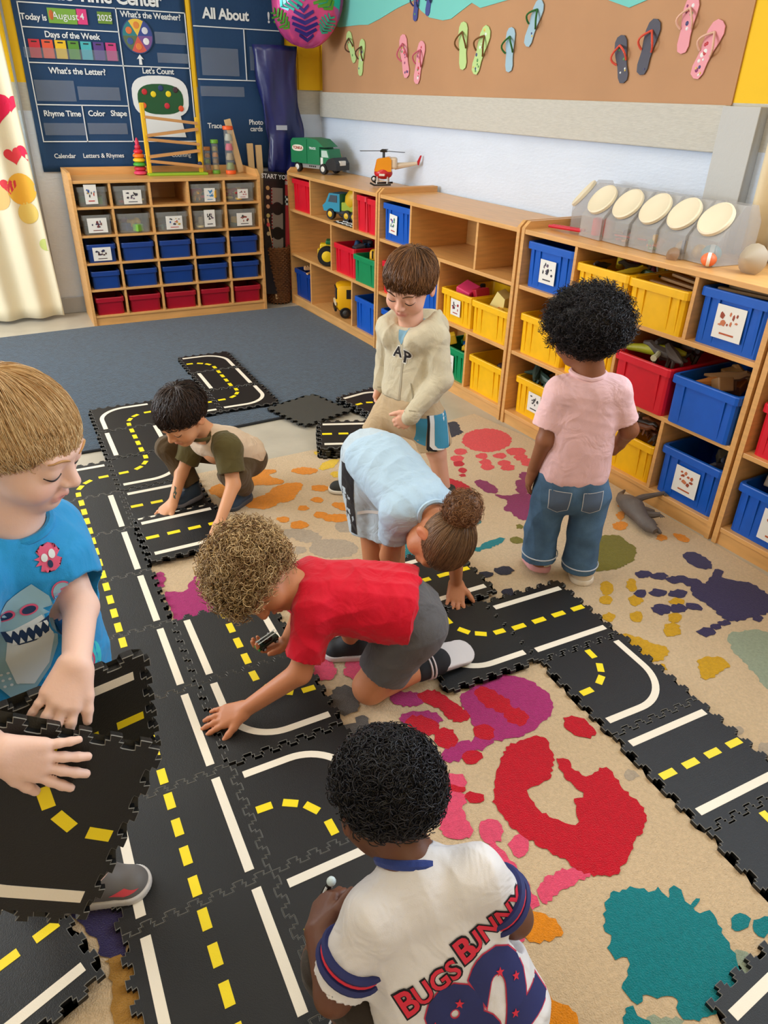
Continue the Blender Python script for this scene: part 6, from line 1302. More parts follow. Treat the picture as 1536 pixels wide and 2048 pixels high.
class Head:
    def __init__(s, c, f, u, hs=1.0):
        s.c = V3(c); s.f = nrm(f); u = V3(u); u = u-(u@s.f)*s.f; s.u = nrm(u); s.r = np.cross(s.f, s.u); s.hs = hs   # r = subject's right
        s.R = np.stack([s.r, s.f, s.u], 1)
    def p(s, x, y, z): return s.c+s.hs*(s.R@V3((x, y, z)))
    def loc(s, P): return ((P-s.c)@s.R)/s.hs
    def add(s, S, neck, nr=.036):
        q = s.p; h = s.hs; R = s.R
        S.ell(q(0, -.014, .028), V3((.073, .088, .073))*h, R, .02)
        S.ell(q(0, .028, -.028), V3((.058, .054, .066))*h, R, .03)
        for sx in (-1, 1):
            S.ell(q(sx*.034, .050, -.036), V3((.026, .026, .026))*h, R, .02)
        S.ell(q(0, .056, -.078), V3((.024, .022, .018))*h, R, .022)
        for sx in (-1, 1): S.ell(q(sx*.031, .092, -.001), V3((.017, .014, .013))*h, R, .012, 's')
        for sx in (-1, 1): S.ell(q(sx*.030, .069, -.003), V3((.016, .014, .012))*h, R, .006)
        S.ell(q(0, .072, .020), V3((.046, .014, .012))*h, R, .02)
        S.cone(q(0, .080, .002), q(0, .094, -.024), .0065*h, .0105*h, .010)
        for sx in (-1, 1): S.ell(q(sx*.010, .087, -.028), V3((.0075, .009, .0065))*h, R, .005)
        S.cone(q(-.016, .078, -.053), q(0, .0835, -.051), .0045*h, .006*h, .005); S.cone(q(.016, .078, -.053), q(0, .0835, -.051), .0045*h, .006*h, .005)
        S.cone(q(-.013, .078, -.061), q(.013, .078, -.061), .0058*h, .0058*h, .005)
        S.cone(q(-.018, .0865, -.0565), q(.018, .0865, -.0565), .0022*h, .0022*h, .003, 's')
        for sx in (-1, 1):
            S.ell(q(sx*.073, -.010, -.012), V3((.008, .017, .027))*h, R, .008)
            S.ell(q(sx*.084, -.002, -.010), V3((.007, .011, .018))*h, R, .005, 's')
        S.cone(q(0, -.022, -.045), neck, nr*h, nr*1.08, .025)
    def tint(s, v, base, lip):
        q = s.loc(v); col = np.tile(V3(rgb(*base)), (len(v), 1))
        def mix(w, c): return col*(1-w[:, None])+V3(c)[None]*w[:, None]
        d = np.sqrt((q[:, 0]/.020)**2+((q[:, 1]-.083)/.014)**2+((q[:, 2]+.0565)/.0095)**2); col = mix(np.clip(1.5-d, 0, 1)*.75, rgb(*lip))
        for sx in (-1, 1):
            d = np.sqrt(((q[:, 0]-sx*.036)/.024)**2+((q[:, 1]-.062)/.03)**2+((q[:, 2]+.034)/.020)**2); col = mix(np.clip(1.2-d, 0, 1)*.30, [min(1, a*b_) for a, b_ in zip(rgb(*base), (1.08, .70, .66))])
            d = np.sqrt(((q[:, 0]-sx*.076)/.016)**2+((q[:, 1]+.006)/.022)**2+((q[:, 2]+.012)/.034)**2); col = mix(np.clip(1.4-d, 0, 1)*.28, [min(1, a*b_) for a, b_ in zip(rgb(*base), (1.08, .70, .66))])
        d = np.sqrt((q[:, 0]/.012)**2+((q[:, 1]-.094)/.012)**2+((q[:, 2]+.024)/.012)**2); col = mix(np.clip(1.2-d, 0, 1)*.25, [min(1, a*b_) for a, b_ in zip(rgb(*base), (1.06, .74, .7))])
        return col
    def face_lines(s, bvh, root, off, hair, parent, brow=.0055, shut=True):
        """lashes and brows laid on the face"""
        def hit(x, z, lift):
            o = s.p(x, .16, z)-off; h = bvh.ray_cast(Vector(o), Vector(-s.f), .3)
            return None if h[0] is None else V3(h[0])+s.f*lift
        dark = cmat(34, 22, 18, .6)
        for sx in (-1, 1):
            pts = [hit(sx*(.016+.030*t), -.0085-.0055*math.sin(PI*t)+.002*t, .0006) for t in [i/8 for i in range(9)]]
            pts = [p for p in pts if p is not None]
            if len(pts) > 3: MB().tube(pts, [.0007*s.hs+.0013*s.hs*math.sin(PI*(i+.6)/(len(pts)+.2)) for i in range(len(pts))], 6).build('eyelash', dark, parent, True)
            pts = [hit(sx*(.013+.034*t), .0165+.007*math.sin(PI*t*.85), .0004) for t in [i/8 for i in range(9)]]
            pts = [p for p in pts if p is not None]
            if len(pts) > 3: MB().tube(pts, [brow*s.hs*(.35+.3*math.sin(PI*(i+.5)/len(pts))) for i in range(len(pts))], 6, flat=.6).build('eyebrow', hair, parent, True)

def hand(S, w, d, n, size=1.0, thumb=1, curl=(.25, .25, .3), spread=.10, k=.004, tcurl=.3, fan=0.0, tang=.75):
    """w wrist, d direction of the fingers, n back-of-hand normal, thumb side = sign along cross(d,n)"""
    w, d = V3(w), nrm(d); n = V3(n); n = nrm(n-(n@d)*d); sd = np.cross(d, n)*thumb; z = size
    kn = []
    for i in range(4):
        x = (1.5-i)*.0135*z; L = (.052, .055, .052, .045)[i]*z
        b = w+d*L+sd*x-n*abs(1.5-i)*.001*z; kn.append(b)
        S.cone(w+sd*x*.62+d*.004*z, b, .0125*z, .0098*z, .010)
    for i in range(4):
        ang = (1.5-i)*spread+fan; dd = d*math.cos(ang)+sd*math.sin(ang); p = kn[i]; q = 0
        Ls = [(.021, .016, .013), (.024, .018, .014), (.022, .017, .013), (.017, .013, .011)][i]; r = [.0072, .0073, .0070, .0062][i]
        for j in range(3):
            q += curl[j]; e = p+(dd*math.cos(q)-n*math.sin(q))*Ls[j]*z; S.cone(p, e, r*z*(1-.07*j), r*z*(1-.07*(j+1)), k); p = e
    p = w+d*.012*z+sd*.016*z; dd = nrm(d*math.cos(tang)+sd*math.sin(tang)-n*.15)
    e = p+dd*.026*z; S.cone(p, e, .0115*z, .0092*z, .008)
    d2 = nrm(dd*math.cos(tcurl)+d*math.sin(tcurl)-n*.12); f_ = e+d2*.020*z; S.cone(e, f_, .0088*z, .0080*z, k); S.cone(f_, f_+d2*.015*z, .0078*z, .0064*z, k)
    return f_
def tubes_np(P, r, ns=3):
    """P (n,k,3) strands -> verts, faces of tapered prisms; r (n,k)"""
    n, k, _ = P.shape
    t = np.zeros_like(P); t[:, 1:-1] = P[:, 2:]-P[:, :-2]; t[:, 0] = P[:, 1]-P[:, 0]; t[:, -1] = P[:, -1]-P[:, -2]
    t /= np.linalg.norm(t, axis=2, keepdims=True)+1e-9
    ref = np.where(np.abs(t[..., 2:3]) < .9, V3((0, 0, 1)), V3((1, 0, 0))); u = np.cross(ref, t); u /= np.linalg.norm(u, axis=2, keepdims=True)+1e-9; w_ = np.cross(t, u)
    vs = np.stack([P+r[..., None]*(u*math.cos(a)+w_*math.sin(a)) for a in [2*PI*i/ns for i in range(ns)]], 2)   # n,k,ns,3
    base = np.arange(n)[:, None, None]*k*ns+np.arange(k-1)[None, :, None]*ns
    i = np.arange(ns)[None, None]; j = (i+1) % ns
    f = np.stack([base+i, base+j, base+ns+j, base+ns+i], -1).reshape(-1, 4)
    return vs.reshape(-1, 3), f
def hair_mat(name, c, c2, rough=.42, spec=.4):
    if name in MATS: return MATS[name]
    m = mat(name, rgb(*c), rough, spec=spec)
    nt = m.node_tree; a = nt.nodes.new('ShaderNodeAttribute'); a.attribute_name = 'Col'; mx = nt.nodes.new('ShaderNodeMix'); mx.data_type = 'RGBA'
    mx.inputs['A'].default_value = (*rgb(*c), 1); mx.inputs['B'].default_value = (*rgb(*c2), 1)
    nt.links.new(a.outputs['Fac'], mx.inputs['Factor']); nt.links.new(mx.outputs['Result'], nt.nodes['Principled BSDF'].inputs['Base Color']); return m
CAPC, CAPR = V3((0, -.014, .028)), V3((.0755, .0905, .0765))
def zline(x, y, L):
    """hairline height by azimuth: L = (front, temple, side, back)"""
    a = np.abs(np.degrees(np.arctan2(x, y)))      # 0 front, 180 back
    return np.interp(a, [0, 30, 62, 84, 100, 122, 180], [L[0], L[0], L[1], L[2], L[2], L[3]*.8+L[2]*.2, L[3]])
def straight_hair(hd, off, parent, m, n, L, seed, whorl=(.012, -.55, .83), length=1.5, lift=.10, rad=.0011, messy=.06, k=9, side=0.0, tip=.4):
    R = np.random.default_rng(seed); ax = nrm(whorl); b1 = nrm(np.cross(ax, (1, 0, 0))); b2 = np.cross(ax, b1)
    ph = R.uniform(0, 2*PI, n); th = np.linspace(.0, 2.9, 90)
    def pos(t, p, l): 
        d = np.cos(t)[..., None]*ax+np.sin(t)[..., None]*(np.cos(p)[..., None]*b1+np.sin(p)[..., None]*b2)
        rr = 1/np.sqrt(((d/CAPR)**2).sum(-1)); return CAPC+d*(rr*(1+l))[..., None]
    def limit(ph, jit):
        G = pos(np.tile(th, (len(ph), 1)), np.tile(ph[:, None], (1, len(th))), np.zeros((len(ph), len(th))))
        bad = G[..., 2] < zline(G[..., 0], G[..., 1], L)+jit[:, None]; bad[:, 0] = False
        return th[np.where(bad.any(1), bad.argmax(1), len(th)-1)]
    tl = limit(ph, R.normal(-.002, .0095, n))
    t0 = tl*np.sqrt(R.uniform(0, 1, n))*.92; t1 = np.minimum(t0+length*R.uniform(.6, 1.1, n), tl+R.uniform(0, .08, n))
    s = np.linspace(0, 1, k)[None]; tt = t0[:, None]+(t1-t0)[:, None]*s
    pp = ph[:, None]+side*s*np.sin(tt)+messy*R.normal(size=(n, 1))*s+.5*messy*np.sin(s*5+R.uniform(0, 6, (n, 1)))
    lf = .012+(lift*R.uniform(.25, 1, n))[:, None]*np.sin(PI*np.clip(s*.95+.03, 0, 1)) + .05*tip*s*R.uniform(-.2, 1, (n, 1))
    P = pos(tt, pp, lf)
    v, f = tubes_np(P*1.0, np.maximum(rad*(1-.75*s)*R.uniform(.7, 1.3, (n, 1)), .0002))
    shade = np.repeat(R.uniform(0, 1, n), k*3)
    # cap under the strands
    na, nt_ = 64, 22; pa = np.linspace(0, 2*PI, na, endpoint=False); tla = limit(pa, np.zeros(na))
    tq = np.linspace(0.0, 1, nt_)[None]*tla[:, None]; cp = pos(tq, np.tile(pa[:, None], (1, nt_)), np.full((na, nt_), .012)); cv = cp.reshape(-1, 3)
    i = np.arange(na)[:, None]*nt_+np.arange(nt_-1)[None]; j = ((np.arange(na)[:, None]+1) % na)*nt_+np.arange(nt_-1)[None]
    cf = np.stack([i, i+1, j+1, j], -1).reshape(-1, 4)
    vv = np.concatenate([v, cv]); ff = np.concatenate([f, cf+len(v)]); sh = np.concatenate([shade, np.full(len(cv), .15)])
    W = hd.c+hd.hs*(vv@hd.R.T)-off
    return stuff(np_mesh('hair', W, ff, m, parent, np.repeat(sh[:, None], 3, 1)))
def curly_hair(hd, off, parent, m, n, L, seed, grow=.03, coil=.007, turns=2.2, rad=.0012, fluff=.0, cap=1.0, k=16, shape=None, bob=1.0):
    """coils growing out of the scalp"""
    R = np.random.default_rng(seed); d = R.normal(size=(n*3, 3)); d /= np.linalg.norm(d, axis=1)[:, None]
    rr = 1/np.sqrt(((d/CAPR)**2).sum(-1)); P0 = CAPC+d*rr[:, None]
    ok = P0[:, 2] > zline(P0[:, 0], P0[:, 1], L)+R.normal(0, .005, n*3); d = d[ok][:n]; P0 = P0[ok][:n]; n = len(d)
    g = grow*(shape(d) if shape else 1.0)*R.uniform(.55, 1.1, n)
    dirv = d+R.normal(0, .35, (n, 3))+V3((0, 0, -.25)); dirv /= np.linalg.norm(dirv, axis=1)[:, None]
    u = np.cross(dirv, R.normal(size=(n, 3))); u /= np.linalg.norm(u, axis=1)[:, None]; w_ = np.cross(dirv, u)
    s = np.linspace(0, 1, k)[None, :, None]; a = R.uniform(0, 6.3, (n, 1, 1))+s*2*PI*turns*R.uniform(.7, 1.3, (n, 1, 1)); c = coil*R.uniform(.5, 1.2, (n, 1, 1))*np.minimum(1, s*3+.15)
    P = P0[:, None]+dirv[:, None]*(g[:, None, None]*s)+c*(u[:, None]*np.cos(a)+w_[:, None]*np.sin(a))
    v, f = tubes_np(P, np.full((n, k), rad)*(1-.5*s[..., 0]))
    shade = np.repeat(np.clip(R.normal(.45, .28, n), 0, 1), k*3)
    na, nz = 48, 26; th = np.linspace(.02, PI-.02, nz); pa = np.linspace(0, 2*PI, na, endpoint=False)
    D = np.stack([np.sin(th)[None]*np.cos(pa)[:, None], np.sin(th)[None]*np.sin(pa)[:, None], np.tile(np.cos(th), (na, 1))], -1)
    r2 = 1/np.sqrt(((D/CAPR)**2).sum(-1)); gg = grow*(shape(D.reshape(-1, 3)).reshape(na, nz) if shape else 1.0)
    base = CAPC+D*r2[..., None]; G = CAPC+D*(r2+gg*.55*cap*(1+.12*np.sin(D[..., 0]*40)*np.sin(D[..., 1]*37)*np.sin(D[..., 2]*43)))[..., None]
    low = base[..., 2] < zline(base[..., 0], base[..., 1], L); G = np.where(low[..., None], CAPC+D*(r2*.90)[..., None], G)
    cv = G.reshape(-1, 3); i = np.arange(na)[:, None]*nz+np.arange(nz-1)[None]; j = ((np.arange(na)[:, None]+1) % na)*nz+np.arange(nz-1)[None]
    cf = np.stack([i, i+1, j+1, j], -1).reshape(-1, 4)
    vv = np.concatenate([v, cv]); ff = np.concatenate([f, cf+len(v)]); sh = np.concatenate([shade, np.full(len(cv), .05)])
    W = hd.c+hd.hs*(vv@hd.R.T)-off
    return stuff(np_mesh('hair', W, ff, m, parent, np.repeat(sh[:, None], 3, 1)))
def shoe(root, off, heel, toe, up, m, sole_m, w_=.034, name='shoe', hgt=.05, extra=None, collar=None):
    """heel, toe: centre of the sole at ground; up: sole normal"""
    heel, toe = V3(heel), V3(toe); up = nrm(up); d = nrm(toe-heel); up = nrm(up-(up@d)*d); sd = np.cross(d, up)
    a, b = heel+d*w_*.9, toe-d*w_*.95
    S = SDF(.0035); c = [(heel+up*.010, -up)]
    S.cone(a+up*.026, b+up*.010, w_*.95, w_*.98, .01, cut=c); S.cone(a+up*.040, a+d*.025+up*.040, w_*.82, w_*.80, .02, cut=c)
    S.cone(a+up*hgt*.7, a+up*(hgt+.02), w_*.80, w_*.78, .015, cut=c+[(heel+up*(hgt+.018), up)])
    if collar is not None: S.cone(a+up*(hgt*.8), collar, w_*.62, w_*.5, .01, 's')
    v, f = S.mesh(); o = np_mesh(name, v-off, f, m, root)
    S = SDF(.0035); c = [(heel+up*.017, up), (heel, -up)]
    S.cone(a+up*.009, b+up*.009, w_*1.06, w_*1.10, .01, cut=c); S.cone(a+up*.009, (a+b)/2+up*.009, w_*1.06, w_*.98, .01, cut=c)
    v, f = S.mesh(); np_mesh('sole', v-off, f, sole_m, o)
    # laces
    for t in (.45, .56, .67):
        q = a+(b-a)*t+up*(.026+w_*.95-.022*t)
        MB().tube([tuple(q-sd*.016-off-up*.004), tuple(q-off+up*.0015), tuple(q+sd*.016-off-up*.004)], .0022, 5).build('lace', extra or sole_m, o)
    return o
def bv(o): return BVHTree.FromPolygons([v.co for v in o.data.vertices], [tuple(p.vertices) for p in o.data.polygons])
def decal(name, poly, o3, ux, uz, d, bvh, m, parent, off, sub=.012, lift=.0016):
    return drape_patch(name, bvh, poly, Vector(V3(o3)-off), Vector(V3(ux)), Vector(V3(uz)), Vector(V3(d)), m, parent, lift, sub)
def decal_text(s, size, o3, ux, uz, d, bvh, m, parent, off, bold=.02, lift=.002, sub=.012, spacing=1.0, name='lettering', shear=0.0):
    vs, fs = text_mesh(s, size, bold*size, 'CENTER', spacing=spacing, shear=shear)
    bm = bmesh.new(); B = [bm.verts.new((v.x, v.y, 0)) for v in vs]
    for f in fs:
        try: bm.faces.new([B[i] for i in f])
        except Exception: pass
    return patch_from_bm(name, bvh, bm, Vector(V3(o3)-off), Vector(V3(ux)), Vector(V3(uz)), Vector(V3(d)), m, parent, lift, sub)
def person(label, base):
    t = thing('person', label, 'person', tuple(base)); return t, V3(base)
def skinmesh(S, hd, base_c, lip, root, off, name='body', tintfn=None):
    v, f = S.mesh(); col = hd.tint(v, base_c, lip)
    if tintfn: col = tintfn(v, col)
    return np_mesh(name, v-off, f, skin_mat('skin_%d_%d_%d' % base_c, base_c), root, col)
def clothmesh(S, name, m, root, off, amp=.0025, seed=0, f_=55):
    v, f = S.mesh(); n = vnormals(v, f); v = folds(v, n, amp, seed, f=f_); return np_mesh(name, v-off, f, m, root)
def torso(S, top, bot, side, w1, w2, r1, r2, k=.03, cut=None):
    side = nrm(side)
    for s in (-1, -.34, .34, 1): S.cone(V3(top)+side*s*w1, V3(bot)+side*s*w2, r1*(1.04-.04*s*s), r2*(1.04-.04*s*s), k, cut=cut)
def sleeve(S, a, b, ra, rb, hollow=True, k=.02):
    a, b = V3(a), V3(b); d = nrm(b-a); S.cone(a, b+d*.03, ra, rb, k, cut=[(b, d)])
    if hollow: S.cone(b-d*.012, b+d*.04, rb-.008, rb-.002, .004, 's')
def tint_none(v, c): return c
# ---------------------------------------------------------------- girl in the pink T-shirt, back turned
def kid_pink():
    t, o = person('toddler with short dark curly hair, pink T-shirt and wide jeans, seen from behind', (1.555, -1.215, .011))
    SK, LIP = (146, 92, 62), (150, 80, 70)
    hd = Head((1.530, -1.186, .852), dr(-.50, .83, -.22), (0, 0, 1), .98)
    S = SDF(.004); nk = (1.548, -1.212, .748); hd.add(S, nk, .035)
    S.cone(nk, (1.547, -1.216, .68), .034, .05, .03)
    sl, el, wl = (1.474, -1.178, .682), (1.442, -1.185, .533), (1.450, -1.140, .405)
    sr, er, wr = (1.624, -1.257, .692), (1.680, -1.285, .565), (1.722, -1.222, .490)
    S.chain([sl, el, wl], [.032, .027, .019]); S.chain([sr, er, wr], [.032, .028, .020])
    hand(S, wl, dr(-.18, .25, -1), dr(-.9, 0, .1), .92, 1, (.25, .3, .3), .13)
    hand(S, wr, dr(-.35, .55, -.8), dr(.7, .1, .2), .92, -1, (1.0, 1.1, .8), .02, tcurl=.9)
    for a, b_ in (((1.50, -1.18, .06), (1.50, -1.17, .2)), ((1.61, -1.255, .06), (1.603, -1.257, .2))): S.cone(a, b_, .026, .032)
    torso(S, (1.547, -1.216, .64), (1.547, -1.216, .40), RI, .03, .03, .045, .045)
    b = skinmesh(S, hd, SK, LIP, t, o)
    S = SDF(.0045); PINK = cloth('pink_jersey', (242, 196, 196), .8)
    torso(S, (1.548, -1.216, .672), (1.552, -1.216, .42), RI, .048, .044, .054, .068, .03, cut=[((1.55, -1.216, .398), (0, 0, -1))])
    S.cone((1.548, -1.214, .71), (1.476, -1.180, .683), .040, .045, .03); S.cone((1.548, -1.214, .71), (1.622, -1.256, .692), .040, .045, .03)
    sleeve(S, sl, (1.444, -1.174, .572), .043, .044); sleeve(S, sr, (1.664, -1.276, .592), .043, .044)
    S.cone((1.55, -1.216, .37), (1.55, -1.216, .405), .068, .066, .006, 's')
    S.ell((1.546, -1.206, .752), (.050, .046, .026), None, .012, 's')
    sh = clothmesh(S, 'tshirt', PINK, t, o, .0034, 3, 42)
    pts = [V3((1.546, -1.208, .735))+RI*.050*math.cos(a)+AW*.046*math.sin(a)+UP*(.008*abs(math.cos(a))) for a in [2*PI*i/28 for i in range(28)]]
    MB().tube([tuple(p-o) for p in pts], .0075, 8, closed=True).build('neck_band', PINK, sh, True)
    S = SDF(.0045); JE = mat('blue_denim', rgb(82, 112, 142), .85, bump=.35, bscale=420, var=.28, vscale=14, spec=.2)
    torso(S, (1.550, -1.216, .40), (1.555, -1.218, .345), RI, .046, .052, .068, .072, .03)
    hl, kl, al = (1.500, -1.188, .335), (1.496, -1.172, .195), (1.497, -1.178, .080)
    hr, kr, ar = (1.612, -1.248, .335), (1.606, -1.256, .195), (1.610, -1.258, .055)
    for q in ((hl, kl, al), (hr, kr, ar)):
        S.cone(q[0], q[1], .066, .056, .012); S.cone(q[1], V3(q[2])-UP*.03, .056, .060, .012, cut=[(q[2], (0, 0, -1))])
        S.cone(V3(q[2])-UP*.03, V3(q[2])+UP*.010, .050, .048, .004, 's')
    je = clothmesh(S, 'jeans', JE, t, o, .006, 5, 38)
    B = bv(je); ST = cmat(196, 200, 206, .8); DJ = cmat(88, 104, 128, .9)
    for sx in (-1, 1):
        c = V3((1.553, -1.217, .345))+RI*sx*.052
        decal('back_pocket', [(-.033, .035), (.033, .035), (.030, -.03), (0, -.042), (-.030, -.03)], c, RI, UP, AW, B, DJ, je, o, .012, .0012)
        ln = [(-.033, .035), (-.030, -.03), (0, -.042), (.030, -.03), (.033, .035)]
        for (x0, z0), (x1, z1) in zip(ln, ln[1:]+ln[:1]):
            d = nrm(V3((x1-x0, z1-z0, 0))); nx, nz = -d[1]*.0012, d[0]*.0012
            decal('stitching', [(x0-nx, z0-nz), (x1-nx, z1-nz), (x1+nx, z1+nz), (x0+nx, z0+nz)], c, RI, UP, AW, B, ST, je, o, .02, .0022)
    for q, r in ((al, .0605), (ar, .0605)):
        pts = [V3(q)+UP*.026+RI*r*math.cos(a)+AW*r*math.sin(a) for a in [2*PI*i/26 for i in range(26)]]
        MB().tube([tuple(p-o) for p in pts], .0022, 5, closed=True).build('hem_stitch', ST, je)
    CR = cloth('cream_shoe', (232, 214, 190), .7); PKS = cmat(214, 150, 150, .7)
    shoe(t, o, V3((1.497, -1.205, .036)), V3((1.500, -1.155, .012))+AW*.07, dr(.05, .55, .83), CR, PKS, .036)
    shoe(t, o, V3((1.603, -1.300, .011)), V3((1.603, -1.300, .011))+AW*.14, (0, 0, 1), CR, cloth('cream_sole', (236, 222, 200)), .036)
    curly_hair(hd, o, t, hair_mat('black_curls', (14, 11, 11), (46, 40, 44), .5), 5200, (.045, .03, -.02, -.058), 2, grow=.054, coil=.0075, turns=3.0, rad=.0016, cap=.95,
               shape=lambda d: 1.0-.45*np.clip(-d[:, 2], 0, 1)+.25*np.abs(d[:, 0])*(d[:, 2] > -.4))
kid_pink()

# ---------------------------------------------------------------- boy in the hoodie
def kid_hood():
    t, o = person('brown-haired boy in a cream zip hoodie looking down, standing before the shelves', (1.36, -.50, .011))
    SK, LIP = (232, 176, 150), (205, 110, 105)
    hd = Head((1.325, -.505, .868), dr(-.38, -.80, -.46), dr(-.05, -.35, .9), 1.10)
    S = SDF(.0035); nk = (1.345, -.488, .735); hd.add(S, nk, .036)
    S.cone(nk, (1.348, -.49, .66), .036, .055, .03)
    sl, el, wl = (1.400, -.578, .690), (1.402, -.632, .548), (1.288, -.628, .432)
    sr, er, wr = (1.300, -.405, .688), (1.318, -.355, .555), (1.295, -.36, .45)
    S.chain([sl, el, wl], [.03, .027, .02]); S.chain([sr, er, wr], [.03, .027, .02])
    hand(S, wl, dr(-.75, -.15, -.65), dr(-.1, -1, .1), 1.0, 1, (.7, .9, .7), .03, tcurl=.6); hand(S, wr, dr(-.2, -.2, -1), dr(-.7, .7, 0), 1.0, 1, (.5, .6, .5), .04)
    S.chain([(1.400, -.575, .30), (1.425, -.595, .235), (1.470, -.60, .06)], [.045, .037, .027]); S.chain([(1.30, -.42, .30), (1.25, -.40, .22), (1.185, -.38, .06)], [.045, .037, .027])
    b = skinmesh(S, hd, SK, LIP, t, o)
    BH = hair_mat('brown_hair', (74, 46, 26), (138, 92, 52), .4)
    hd.face_lines(bv(b), t, o, BH, t)
    HO = cloth('hoodie_fleece', (206, 194, 166), .9, .35, 380, .06); fr = dr(-.62, -.78, 0); sd = V3((-fr[1], fr[0], 0))
    S = SDF(.0045)
    torso(S, (1.35, -.495, .655), (1.352, -.50, .47), sd, .046, .046, .060, .072, .03, cut=[((1.35, -.5, .425), (0, 0, -1))])
    torso(S, (1.352, -.50, .47), (1.352, -.50, .44), sd, .046, .044, .072, .066, .02, cut=[((1.35, -.5, .422), (0, 0, -1))])
    S.cone((1.348, -.49, .70), sl, .05, .05, .03); S.cone((1.348, -.49, .70), sr, .05, .05, .03)
    S.chain([sl, el, V3(wl)], [.047, .042, .034], .014); S.chain([sr, er, V3(wr)], [.047, .042, .034], .014)
    d = nrm(V3(wl)-V3(el)); S.cone(V3(wl)-d*.005, V3(wl)+d*.018, .031, .029, .01)
    # hood lying on the back and round the neck
    for a in np.linspace(-2.5, 2.5, 15):
        c = V3((1.350, -.486, .718))-fr*(.082*math.cos(a))+sd*(.088*math.sin(a)); c[2] += .034*math.cos(a)-.010*(1-math.cos(a)); S.ell(c, (.030, .030, .042), None, .022)
    S.ell(V3((1.350, -.488, .69))-fr*.115, (.072, .072, .062), None, .03); S.ell(V3((1.350, -.486, .775))-fr*.055, (.068, .068, .052), None, .015, 's')
    S.ell(V3((1.345, -.488, .742))+fr*.012, (.050, .050, .030), None, .015, 's')
    ho = clothmesh(S, 'hoodie', HO, t, o, .004, 12, 40)
    B = bv(ho); pr = V3((1.35, -.498, 0))
    decal('tshirt_neck', [(-.022, .035), (.022, .035), (.012, -.015), (0, -.03), (-.012, -.015)], pr+UP*.690, sd, UP, -fr, B, cloth('blue_tee', (130, 170, 190)), ho, o, .01, .0015)
    MB().tube([tuple(V3((1.344, -.490, .716))+fr*.038*math.cos(a)+sd*.040*math.sin(a)-o) for a in np.linspace(-1.8, 1.8, 15)], .005, 6).build('collar_band', cmat(36, 34, 38, .8), ho, True)
    decal('zip', [(-.004, .05), (.004, .05), (.004, -.19), (-.004, -.19)], pr+UP*.615+sd*.012, sd, UP, -fr, B, cmat(176, 164, 140, .7), ho, o, .02, .0015)
    BK = cmat(30, 24, 28, .8); WL = cmat(235, 230, 220, .8)
    for s, x, z, sz in (('A', -.012, .632, .052), ('P', .030, .622, .066)):
        decal_text(s, sz*1.05, pr+UP*z+sd*x, sd, UP, -fr, B, WL, ho, o, .075, .0016, shear=.1); decal_text(s, sz, pr+UP*z+sd*x, sd, UP, -fr, B, BK, ho, o, .03, .0026, shear=.1)
    decal('pocket_seam', [(.052, .03), (.057, .03), (.083, -.055), (.077, -.055)], pr+UP*.50, sd, UP, -fr, B, cmat(150, 138, 112, .9), ho, o, .02, .0015)
    decal('hem_band', [(-.14, .004), (.14, .004), (.14, -.0), (-.14, -.0)], pr+UP*.452, sd, UP, -fr, B, cmat(160, 148, 122, .9), ho, o, .02, .0012)
    KH = cloth('khaki_shorts', (196, 170, 134), .85)
    S = SDF(.0045)
    torso(S, (1.352, -.50, .43), (1.352, -.50, .37), sd, .045, .050, .076, .080, .03)
    for a, b_ in (((1.395, -.565, .37), (1.418, -.590, .262)), ((1.31, -.435, .37), (1.262, -.405, .262))):
        S.cone(a, b_, .074, .070, .02, cut=[(b_, nrm(V3(b_)-V3(a)))]); dd = nrm(V3(b_)-V3(a)); S.cone(V3(b_)-dd*.01, V3(b_)+dd*.08, .060, .062, .004, 's')
    sh = clothmesh(S, 'shorts', KH, t, o, .004, 9, 40)
    B = bv(sh); c = V3((1.400, -.57, .352)); ux = dr(.95, .30, 0); dd = dr(-.30, .95, 0)
    for nm, m, x0, x1, z0, z1, l in (('black_piping', cmat(26, 26, 30, .8), -.035, .062, -.088, .06, .0015), ('white_panel', cmat(232, 232, 230, .8), -.026, .058, -.072, .06, .0024), ('blue_panel', cmat(60, 140, 172, .8), -.008, .055, -.066, .06, .0033), ('blue_hem', cmat(60, 140, 172, .8), -.075, -.035, -.058, .05, .0024)):
        decal(nm, [(x0, z1), (x0+.004, z0+.012), (x0+.016, z0), (x1, z0-.004), (x1, z1)], c, ux, UP, dd, B, m, sh, o, .012, l)
    SB = cmat(40, 42, 40, .7); SW = cmat(232, 226, 212, .7)
    shoe(t, o, V3((1.225, -.405, .011)), V3((1.085, -.325, .011)), (0, 0, 1), SB, SW, .034, extra=SW)
    shoe(t, o, V3((1.500, -.585, .011)), V3((1.425, -.700, .011)), (0, 0, 1), SB, SW, .034, extra=SW)
    straight_hair(hd, o, t, BH, 5200, (.034, .020, .004, -.050), 21, whorl=(.02, -.50, .86), length=1.45, lift=.14, rad=.0013, messy=.07)
kid_hood()

